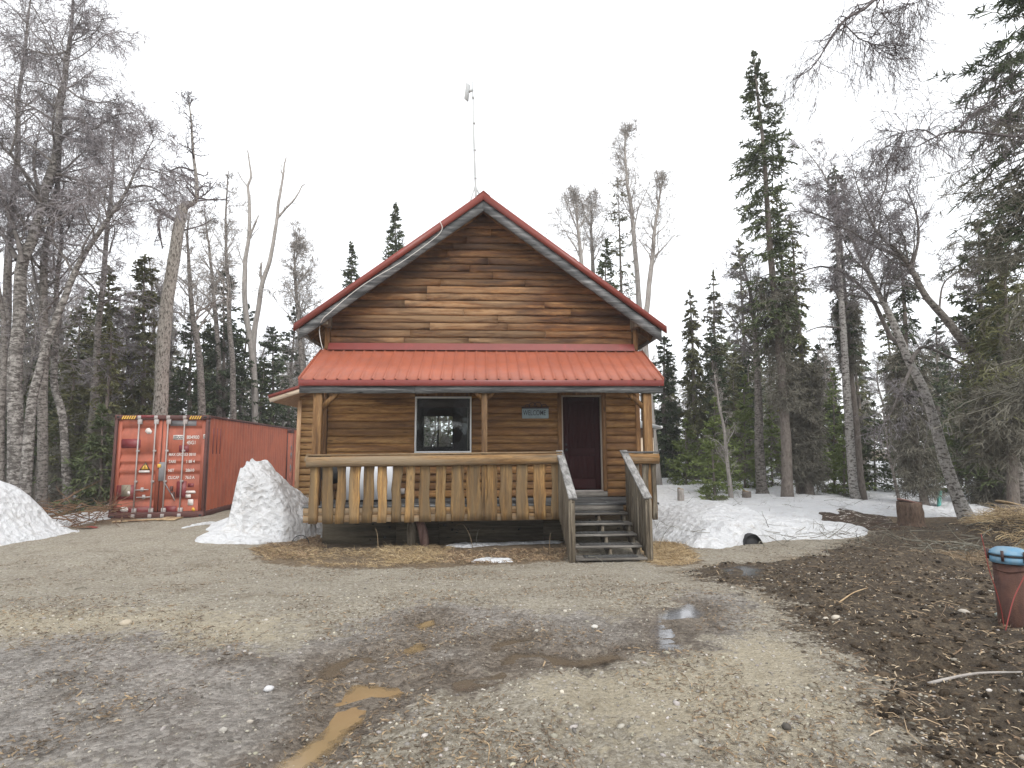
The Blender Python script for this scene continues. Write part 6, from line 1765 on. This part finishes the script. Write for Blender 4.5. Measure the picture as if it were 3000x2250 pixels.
stump("low rotten stump at the foot of the mossy birch bole", 2175, 2200, 1446, 1462, 20.0, 'sprucebark')
tp_ = thing("utility_pipe", "teal plastic pipe standing in the snow between stump and leaning birch", "pipe", at(2751, 1472, 17.5))
q0, q1 = at(2749, 1478, 17.5), at(2753, 1442, 17.5)
q0[2] = min(q0[2], hz(q0[0], 17.5))
MB().tube([q0, q1], .055, 10).build("body", M['teal'], tp_, smooth=True)
MB().tube([q1, q1 + np.array([0, 0, .05])], .068, 10).build("cap", M['teal'], tp_)
# culvert mouth under the right bank
cv0 = atz(2215, 1600, -.33)
zc = hz(cv0[0], cv0[1])
cv = thing("culvert", "black culvert mouth melting out of the right snow bank", "culvert", (cv0[0], cv0[1], zc))
th = np.linspace(0, 2 * math.pi, 22, endpoint=False)
mb = MB()
mb.tube([(cv0[0], cv0[1] + .10 + .05 * k, zc + .0) for k in range(24)], [.20 + (.014 if k % 2 else 0) for k in range(24)], 22, cap=False, flat=.92)
mb.build("barrel", M['black'], cv)
mb = MB(); mb.tube([(cv0[0], cv0[1] + .17, zc), (cv0[0], cv0[1] + .19, zc)], .20, 22); mb.build("painted_dark_disc", M['black'], cv)  # black disc painted in for the barrel's dark depth, hides the snow inside

# well pipe in the right foreground
YP = 4.9
wl0, wl1 = at(2918, 1640, YP), at(2998, 1640, YP)
wx = (wl0[0] + wl1[0]) / 2; wr = (wl1[0] - wl0[0]) / 2
zt = at(2955, 1640, YP)[2]; zg = hz(wx, YP)
wp = thing("well_casing", "rusty steel well casing with faded blue cap at the right edge", "well pipe", (wx, YP, zg))
MB().tube([(wx, YP, zg - .2), (wx, YP, zg + .1), (wx, YP, zt)], wr * .97, 28).build("casing", M['rust'], wp, smooth=True)
cap_ = MB().tube([(wx, YP, zt - .02), (wx, YP, zt + .035)], wr * 1.13, 28).build("cap", M['bluecap'], wp, smooth=False)
MB().tube([(wx, YP, zt + .036), (wx, YP, zt + .052)], wr * 1.16, 28).build("gasket", M['black'], cap_)
MB().tube([(wx, YP, zt + .053), (wx, YP, zt + .066), (wx, YP, zt + .098), (wx, YP, zt + .104)], np.array([1.2, 1.17, .78, .70]) * wr, 12).build("lid", M['bluecap'], cap_)
for k in range(6):
    a = k * math.pi / 3 + .5
    MB().tube([(wx + wr * 1.19 * math.cos(a), YP + wr * 1.19 * math.sin(a), zt + .0), (wx + wr * 1.19 * math.cos(a), YP + wr * 1.19 * math.sin(a), zt + .09)], .012, 6).build("bolt", M['iron'], cap_)
cb1 = MB().tube(smooth_path([at(2874, 1565, YP - .1), at(2885, 1610, YP - .12), at(2898, 1670, YP - .14), at(2915, 1720, YP - .15), at(2928, 1765, YP - .15), at(2936, 1800, YP - .14), np.array([at(2940, 1822, YP - .14)[0], YP - .14, hz(at(2940, 1822, YP)[0], YP - .14) - .02])], 24), .0035, 6).build("red_cable", M['redcable'], smooth=True)
tag(cb1, "thin red cable slanting down along the left of the well casing", "cable")
cb2 = MB().tube(smooth_path([at(3060, 1560, YP - .2), at(3000, 1690, YP - .2), at(2968, 1760, YP - .22), np.array([at(2940, 1825, YP - .25)[0], YP - .25, hz(at(2940, 1825, YP)[0], YP - .25) - .01])], 18), .005, 6).build("red_cable", M['redcable'], smooth=True)
tag(cb2, "red cable crossing in front of the rusty well casing", "cable")
wr_ = MB().tube([(wx + wr * 1.0 * math.cos(a), YP + wr * 1.0 * math.sin(a), at(1500, 1700, YP)[2] + .02 + .008 * math.sin(3 * a)) for a in np.linspace(0, 2 * math.pi, 30)], .006, 5).build("tie_wire", M['rust'], wp)

# hoop, saplings, stray pieces
hp = atz(880, 1590, -.36)
o = MB().tube([(hp[0] + .19 * math.cos(a), hp[1], hz(hp[0], hp[1]) + .22 * math.sin(a) - .02) for a in np.linspace(0, math.pi, 14)], .011, 6).build("hoop", M['black'], smooth=True)
tag(o, "dark wire hoop half buried in the straw left of the porch", "hoop")
def weed(label, base_px, Y, hgt, bend, r_=.006, mat='deadtwig', kids=3):
    b = at(base_px[0], base_px[1], Y); b[2] = hz(b[0], b[1])
    P = smooth_path([b, b + np.array([bend * .2, 0, hgt * .5]), b + np.array([bend * .6, 0, hgt * .9]), b + np.array([bend, -.05, hgt * (1 if abs(bend) < .2 else .85)])], 10)
    root = thing("dry_weed", label, "weed", b, "dry weeds by the porch")
    m_ = MB(); m_.tube(P, np.linspace(r_, r_ * .4, 10), 5); m_.build("stem", M[mat], root)
    if kids:
        a1_, b1_ = sprout(P[None], np.full((1, 10), r_), kids, .3, .95, hgt * .4, hgt * .25, .7, 5, 0, .2, rr=.6, rmin=.003)
        MB().tubes(a1_, b1_, 4).build("side_stems", M[mat], root)
weed("bent dry stalk under the porch near the middle", (1385, 1605), 12.0, .52, -.35, .007, 'plank', 0)
weed("upright thin weed under the left half of the porch", (1108, 1610), 11.6, .42, -.06, .006, 'plank', 1)
weed("dark twiggy sapling right of the stairs against the snow", (1915, 1600), 11.6, .55, .22)
weed("second twiggy sapling leaning right beside the stairs", (1930, 1610), 11.3, .5, .45)
weed("short weed stub behind the left stair rail", (1610, 1615), 11.3, .35, .03, .006, 'plank', 0)
weed("branched weed in the dark under the porch's right half", (1395, 1612), 12.1, .35, .06, .005, 'deadtwig', 4)
rp = atz(250, 1548, -.2)
o = MB().add(np.array([(rp[0] + a, rp[1] + b, hz(rp[0], rp[1]) + c_) for a, b, c_ in ((-.22, -.05, .02), (.0, -.12, .05), (.25, .0, .02), (.05, .12, .06), (-.12, .1, .03))]), np.array([[0, 1, 3, 4]])).add(
    np.array([(rp[0] + a, rp[1] + b, hz(rp[0], rp[1]) + c_) for a, b, c_ in ((.0, -.12, .05), (.25, .0, .02), (.28, .05, .04), (.05, .12, .06))]), np.array([[0, 1, 2, 3]])).build("plastic_scrap", M['redcable'])
tag(o, "torn red plastic scrap at the foot of the left snow bank", "scrap")

def rock(label, px, py, r_, col, flat=.55, z=0.0):
    b = atz(px, py, z); zz = hz(b[0], b[1])
    u = np.linspace(0, math.pi, 6); n_ = 9
    V, Fq = [], []
    sd = rng.random() * 90
    prof_r = np.sin(u) * r_; prof_z = -np.cos(u) * r_ * flat
    m_ = MB().tube(np.stack([np.full(6, b[0]), np.full(6, b[1]), zz + r_ * flat * .5 + prof_z], -1), np.maximum(prof_r, .003), n_, wob=.35)
    o = m_.build("rock", M['stone'])
    at_ = o.data.color_attributes.new("tint", 'FLOAT_COLOR', 'POINT')
    at_.data.foreach_set("color", np.tile(np.array(list(col) + [1.0], np.float32), len(o.data.vertices)))
    return tag(o, label, "rock", "rocks in the yard")
rock("pale loose rock alone on the dry gravel at left", 370, 1830, .055, (.42, .36, .27))
rock("white rock on the dark soil left of the well casing", 2825, 1815, .05, (.50, .45, .38))
rock("greenish grey rock at the foot of the well casing", 2936, 1842, .05, (.34, .40, .36))
rock("pair of pale stones where gravel meets dark soil, the larger", 2452, 1825, .045, (.52, .47, .39))
rock("pair of pale stones where gravel meets dark soil, the smaller", 2420, 1824, .028, (.50, .45, .37))
rock("small black rock on the light gravel in the foreground", 2304, 2142, .028, (.025, .022, .02), .8)
rock("white quartz rock on the wet grey mud at left", 788, 2022, .035, (.55, .55, .56))
rock("white rock at the far side of the wet mud", 1742, 1838, .035, (.55, .53, .49))

# ------------------------------------------------------------------ gravel, litter, straw: what nobody could count
def tint_attr(o, cols, per):
    a = o.data.color_attributes.new("tint", 'FLOAT_COLOR', 'POINT')
    c = np.repeat(np.concatenate([cols, np.ones((len(cols), 1))], 1), per, axis=0).astype(np.float32)
    a.data.foreach_set("color", c.ravel())
def scatter_ground(n, ymin, ymax, pw, xpad=.6):
    y = ymin + (ymax - ymin) * rng.random(n) ** pw
    half = y * (1500 / F) * 1.02 + xpad
    x = math.tan(YAW) * y + rng.uniform(-1, 1, n) * half
    return x, y
ico_v = np.array([(0, 0, 1), (.894, 0, .447), (.276, .851, .447), (-.724, .526, .447), (-.724, -.526, .447), (.276, -.851, .447), (.724, .526, -.447), (-.276, .851, -.447), (-.894, 0, -.447), (-.276, -.851, -.447), (.724, -.526, -.447), (0, 0, -1)])
ico_f = np.array([(0, 1, 2), (0, 2, 3), (0, 3, 4), (0, 4, 5), (0, 5, 1), (1, 6, 2), (2, 7, 3), (3, 8, 4), (4, 9, 5), (5, 10, 1), (6, 7, 2), (7, 8, 3), (8, 9, 4), (9, 10, 5), (10, 6, 1)])
N = 24000
x, y = scatter_ground(N, 2.6, 11.5, 1.5)
mk = ground_masks(x, y)
keep = (mk['pud'] < -.01 - .05 * rng.random(N)) | (rng.random(N) < .05)
keep &= (rng.random(N) < np.where(mk['wet'] > .5, .55, np.where(mk['soil'] > .5, .45, .95))) & (mk['litter'] < .4)
keep &= ~((sdist(LB, x, y) > 0) | (sdist(MBK, x, y) > 0) | (sdist(RB, x, y) > 0))
keep &= fbm(x * 1.1, y * 1.1, 2, 3) + .28 * rng.random(N) > -.02
x, y = x[keep], y[keep]; N = len(x)
zz = height(x, y)
sz = np.clip(np.exp(rng.normal(size=N) * .45) * .0066, .003, .026)
rot = rng.uniform(0, 6.28, N)
V = ico_v[None] * (1 + .35 * (rng.random((N, 12, 1)) - .5)) * sz[:, None, None] * np.stack([rng.uniform(.8, 1.6, N), rng.uniform(.7, 1.1, N), rng.uniform(.4, .75, N)], -1)[:, None]
cx_, sx_ = np.cos(rot)[:, None], np.sin(rot)[:, None]
V = np.stack([V[..., 0] * cx_ - V[..., 1] * sx_, V[..., 0] * sx_ + V[..., 1] * cx_, V[..., 2]], -1) + np.stack([x, y, zz + sz * .12], -1)[:, None]
mbs = MB().add(V.reshape(-1, 3), (ico_f[None] + (np.arange(N) * 12)[:, None, None]).reshape(-1, 3))
o = mbs.build("gravel", M['stone'], kind="stuff")
lum = np.clip(.30 + .13 * rng.normal(size=N), .06, .6)
wetk = ground_masks(x, y)['wet'] > .5
lum = np.where(wetk, lum * .75, lum)
tint_attr(o, np.stack([lum, lum * (.90 + .06 * rng.random(N)), lum * (.70 + .18 * rng.random(N))], -1), 12)
tag(o, "loose gravel stones scattered over the yard", "gravel")

def chips(name, label, n, xy, cols, lmin, lmax, wmin, wmax, lift=.006, curl=.3):
    x, y = xy
    N = len(x); zz = height(x, y)
    a = rng.uniform(0, 6.28, N); L = rng.uniform(lmin, lmax, N) * np.exp(rng.normal(size=N) * .3); W = rng.uniform(wmin, wmax, N)
    d = np.stack([np.cos(a), np.sin(a), rng.normal(size=N) * .22], -1)
    P0 = np.stack([x, y, zz + lift + rng.random(N) * lift], -1)
    mid_ = P0 + d * (L / 2)[:, None] + np.stack([rng.normal(size=N) * L * .12, rng.normal(size=N) * L * .12, rng.random(N) * L * curl * .5], -1)
    P1 = P0 + d * L[:, None]
    P1[:, 2] = np.maximum(P1[:, 2], zz + .002)
    P = np.stack([P0, mid_, P1], 1)
    m_ = MB().ribbons(P, W[:, None] * np.array([.6, 1.0, .5]), side=np.array([0, 0, 1.0]) + .5 * rng.normal(size=(N, 1, 3)))
    o = m_.build(name, M['dry'], kind="stuff")
    tint_attr(o, np.asarray(cols)[rng.integers(0, len(cols), N)] * rng.uniform(.75, 1.2, (N, 1)), 6)
    return tag(o, label, name.replace("_", " "))
x, y = scatter_ground(30000, 2.6, 13.0, 1.35)
mk = ground_masks(x, y)
k = (mk['soil'] + .6 * fbm(x * 1.4, y * 1.4, 6, 3) > .5) & (sdist(RB, x, y) < 0) & (mk['pud'] < -.05) & (rng.random(len(x)) < .75)
x, y = x[k], y[k]; N = len(x); zz = height(x, y)
sz = np.clip(np.exp(rng.normal(size=N) * .5) * .0105, .004, .034); rot = rng.uniform(0, 6.28, N)
V = ico_v[None] * (1 + .7 * (rng.random((N, 12, 1)) - .5)) * sz[:, None, None] * np.stack([rng.uniform(.8, 1.5, N), rng.uniform(.7, 1.2, N), rng.uniform(.45, .85, N)], -1)[:, None]
cx_, sx_ = np.cos(rot)[:, None], np.sin(rot)[:, None]
V = np.stack([V[..., 0] * cx_ - V[..., 1] * sx_, V[..., 0] * sx_ + V[..., 1] * cx_, V[..., 2]], -1) + np.stack([x, y, zz + sz * .2], -1)[:, None]
o = MB().add(V.reshape(-1, 3), (ico_f[None] + (np.arange(N) * 12)[:, None, None]).reshape(-1, 3)).build("soil_clods", M['clod'], kind="stuff")
lum = np.clip(.075 + .04 * rng.normal(size=N), .02, .2)
tint_attr(o, np.stack([lum, lum * .74, lum * .50], -1), 12)
tag(o, "crumbled dark soil clods over the dug ground at right", "soil")
# wood chips, roots and bits over the dark soil
x, y = scatter_ground(30000, 2.6, 13.5, 1.3)
mk = ground_masks(x, y)
k = (mk['soil'] + .5 * fbm(x * 1.5, y * 1.5, 5, 3) > .35) & (sdist(RB, x, y) < 0) & (mk['pud'] < 0) & (rng.random(len(x)) < .8)
chips("wood_litter", "pale chips and root bits strewn over the dark soil at right", 0, (x[k], y[k]), [(.36, .27, .17), (.26, .185, .11), (.44, .35, .24), (.17, .11, .07), (.10, .07, .045)], .012, .055, .002, .006)
x, y = scatter_ground(16000, 2.6, 13.5, 1.3)
mk = ground_masks(x, y)
k = (mk['soil'] > .45) & (sdist(RB, x, y) < 0) & (rng.random(len(x)) < .12)
chips("root_litter", "thin pale roots and twigs lying on the dark soil at right", 0, (x[k], y[k]), [(.34, .25, .16), (.22, .15, .10), (.13, .09, .06)], .08, .26, .0014, .0032, .014)
x, y = scatter_ground(60000, 2.6, 11.5, 1.4)
mk = ground_masks(x, y)
k = (mk['soil'] < .5) & (mk['pud'] < -.02) & (fbm(x * 1.3, y * 1.3, 7, 5) + .12 * rng.random(len(x)) > .10) & (sdist(MBK, x, y) < 0) & (sdist(LB, x, y) < 0)
chips("leaf_litter", "tiny dark leaf and bark flakes blown over the gravel", 0, (x[k], y[k]), [(.09, .06, .04), (.15, .105, .065), (.06, .045, .035), (.28, .2, .12)], .010, .05, .0018, .006, .005)

def straw(name, label, polys, n, lmin, lmax, cols, lay=.5, w=.0026, zref=-.33, tuft=None, lift=0.0):
    xs, ys = [], []
    for pl in polys:
        p = np.asarray(pl); b0, b1 = p.min(0), p.max(0)
        x = rng.uniform(b0[0], b1[0], n * 3); y = rng.uniform(b0[1], b1[1], n * 3)
        d = sdist(p, x, y) + .2 * fbm(x * 3, y * 3, 2, 3)
        k = (d > .0) & (fbm(x * 1.6, y * 1.6, 4, 3) + .4 * rng.random(len(x)) > .12)
        xs.append(x[k][:n]); ys.append(y[k][:n])
    x, y = np.concatenate(xs), np.concatenate(ys); N = len(x)
    zz = height(x, y)
    clump = vn(x * 3, y * 3, 5) * 6.28
    a = clump + rng.normal(size=N) * .9
    L = rng.uniform(lmin, lmax, N)
    el = np.clip(rng.normal(size=N) * .35 + .55 * (1 - lay), .02, 1.4)
    d = np.stack([np.cos(a) * np.cos(el), np.sin(a) * np.cos(el), np.sin(el)], -1)
    P = np.empty((N, 4, 3)); P[:, 0] = np.stack([x, y, zz + lift * rng.random(N)], -1)
    for j in range(1, 4):
        P[:, j] = P[:, j - 1] + d * (L / 3)[:, None]
        d = norm(d + np.array([0, 0, -.38]) + .16 * rng.normal(size=(N, 3)))
        P[:, j, 2] = np.maximum(P[:, j, 2], zz + .004 + .03 * rng.random(N))
    o = MB().ribbons(P, np.broadcast_to(np.array([1, .9, .7, .25]) * w, (N, 4))).build(name, M['dry'], kind="stuff")
    tint_attr(o, np.asarray(cols)[rng.integers(0, len(cols), N)] * rng.uniform(.8, 1.15, (N, 1)), 8)
    return tag(o, label, "dry grass")
SC = [(.56, .43, .24), (.48, .35, .18), (.40, .29, .15), (.62, .50, .31), (.26, .18, .10)]
SC2 = SC + [(.20, .14, .08), (.30, .215, .12), (.15, .10, .06), (.36, .26, .14)]
straw("dry_grass", "matted yellow straw along the front of the porch", [PX([(745, 1605), (850, 1598), (1000, 1612), (1300, 1610), (1290, 1660), (1100, 1668), (950, 1662), (780, 1648)], -.34), PX([(1120, 1600), (1320, 1600), (1310, 1650), (1130, 1655)], -.34)], 2600, .06, .22, SC2, .65, .0025)
straw("dry_grass", "brown dead leaves and straw around the left porch corner", [PX([(740, 1610), (850, 1570), (940, 1545), (960, 1600), (900, 1650), (770, 1645)], -.34), PX([(1300, 1615), (1660, 1610), (1650, 1640), (1400, 1655), (1300, 1650)], -.34)], 2200, .04, .15, [(.30, .2, .12), (.2, .13, .08), (.4, .3, .18), (.14, .09, .055)], .7, .005)
straw("dry_grass", "tuft of pale straw drooping beside the right foot of the stairs", [PX([(1888, 1612), (1930, 1592), (1990, 1600), (2050, 1635), (2020, 1660), (1960, 1668), (1892, 1650)], -.33)], 3400, .10, .30, [(.50, .38, .22), (.42, .30, .16), (.34, .235, .12), (.58, .46, .29)], .45, .0025)
straw("dry_grass", "heaped pale hay spilling over the bank at the right edge", [np.array([(9.5, 10.4), (9.4, 9.3), (10.6, 8.7), (12.9, 9.6), (12.9, 12), (11.2, 12.6), (10.2, 11.8)])], 5200, .15, .42, SC + [(.34, .25, .15), (.26, .19, .11)], .5, .004, lift=.12)
straw("dry_grass", "scattered straw and roots on the soil below the hay heap", [np.array([(6.4, 8.0), (7.4, 7.4), (9.0, 7.4), (9.9, 8.8), (9.4, 9.8), (7.8, 9.8)])], 1700, .08, .34, [(.30, .215, .13), (.22, .155, .095), (.15, .105, .068), (.40, .31, .2)], .7, .003, lift=.05)
# brush: sticks and twigs heaped at the right and behind the left bank
def brush(label, cx_, cy_, sx_, sy_, n, lmin, lmax, r_, mat, hgt=.3):
    x = cx_ + rng.normal(size=n) * sx_; y = cy_ + rng.normal(size=n) * sy_
    zz = height(x, y) + rng.random(n) * hgt
    a = rng.uniform(0, 6.28, n); L = rng.uniform(lmin, lmax, n)
    d = norm(np.stack([np.cos(a), np.sin(a), rng.normal(size=n) * .28], -1))
    P = np.empty((n, 5, 3)); P[:, 0] = np.stack([x, y, zz], -1)
    for j in range(1, 5):
        P[:, j] = P[:, j - 1] + d * (L / 4)[:, None]
        d = norm(d + .16 * rng.normal(size=(n, 3)))
    R = np.linspace(1, .35, 5)[None] * (rng.uniform(.4, 1.0, n) * r_)[:, None]
    b = MB().tubes(P, R, 5)
    P2, R2 = sprout(P, R, 3, .2, .95, L.mean() * .4, L.mean() * .25, .7, 4, 0, .22, rr=.6, rmin=.002)
    b.tubes(P2, R2, 3)
    o = b.build("brush", M[mat], kind="stuff")
    return tag(o, label, "brush")
brush("tangle of sticks and torn roots before the hay heap at right", 8.6, 10.0, .7, .6, 46, .3, 1.0, .013, 'deadtwig', .2)
brush("dark twigs poking from the soil around the broad stump", 7.0, 12.2, 1.1, .9, 70, .3, 1.0, .010, 'deadtwig', .25)
brush("heap of brown brush behind the left snow bank", *at(225, 1380, 15.2)[:2], .7, .6, 120, .4, 1.4, .016, 'deadred', .55)
brush("thin bare scrub standing in the snow among the right-hand trees", 9.5, 18.5, 3.4, 2.6, 120, .3, .9, .007, 'deadtwig', .4)
# a few sticks on their own
def stick(label, p, q, r_=.008, z=0.0, mat='plank'):
    a, b = atz(*p, z), atz(*q, z)
    a[2] = hz(a[0], a[1]) + r_; b[2] = hz(b[0], b[1]) + r_
    m_ = (a + b) / 2 + np.array([.02, .03, .015])
    o = MB().tube(smooth_path([a, m_, b], 10), np.linspace(r_, r_ * .5, 10), 6, wob=.2).build("stick", M[mat])
    tag(o, label, "stick", "sticks in the yard")
stick("pale crooked stick where the gravel meets the dark soil", (2460, 1785), (2545, 1760), .009)
stick("thin upright stick lying in the bottom foreground gravel", (1415, 2180), (1430, 2245), .004)
stick("dark stick lying before the left front of the wet mud", (220, 1710), (255, 1708), .008, -.05, 'deadtwig')
stick("grey branch lying on the soil at the right edge below the well casing", (2720, 2010), (2998, 2015), .012, 0, 'snag')
stick("long bent branch reaching from the broad stump over the soil", (2690, 1510), (2850, 1640), .014, -.1, 'deadtwig')

# ------------------------------------------------------------------ thin haze: fades far trees, also added to lift the dark woods
hz_o = MB().bb(-290, 290, -75, 440, -3.0, 19.0).build("haze", None, kind="stuff")
hz_o["label"] = "thin pale haze added over the woods to fade and lift them"
hm = bpy.data.materials.new("haze"); hm.use_nodes = True
hm.node_tree.nodes.clear()
ho = hm.node_tree.nodes.new("ShaderNodeOutputMaterial"); hv = hm.node_tree.nodes.new("ShaderNodeVolumePrincipled")
hv.inputs["Color"].default_value = (.95, .96, .98, 1); hv.inputs["Density"].default_value = 0.0013; hv.inputs["Anisotropy"].default_value = 0.0
hm.node_tree.links.new(hv.outputs[0], ho.inputs[1])
hz_o.data.materials.clear(); hz_o.data.materials.append(hm)
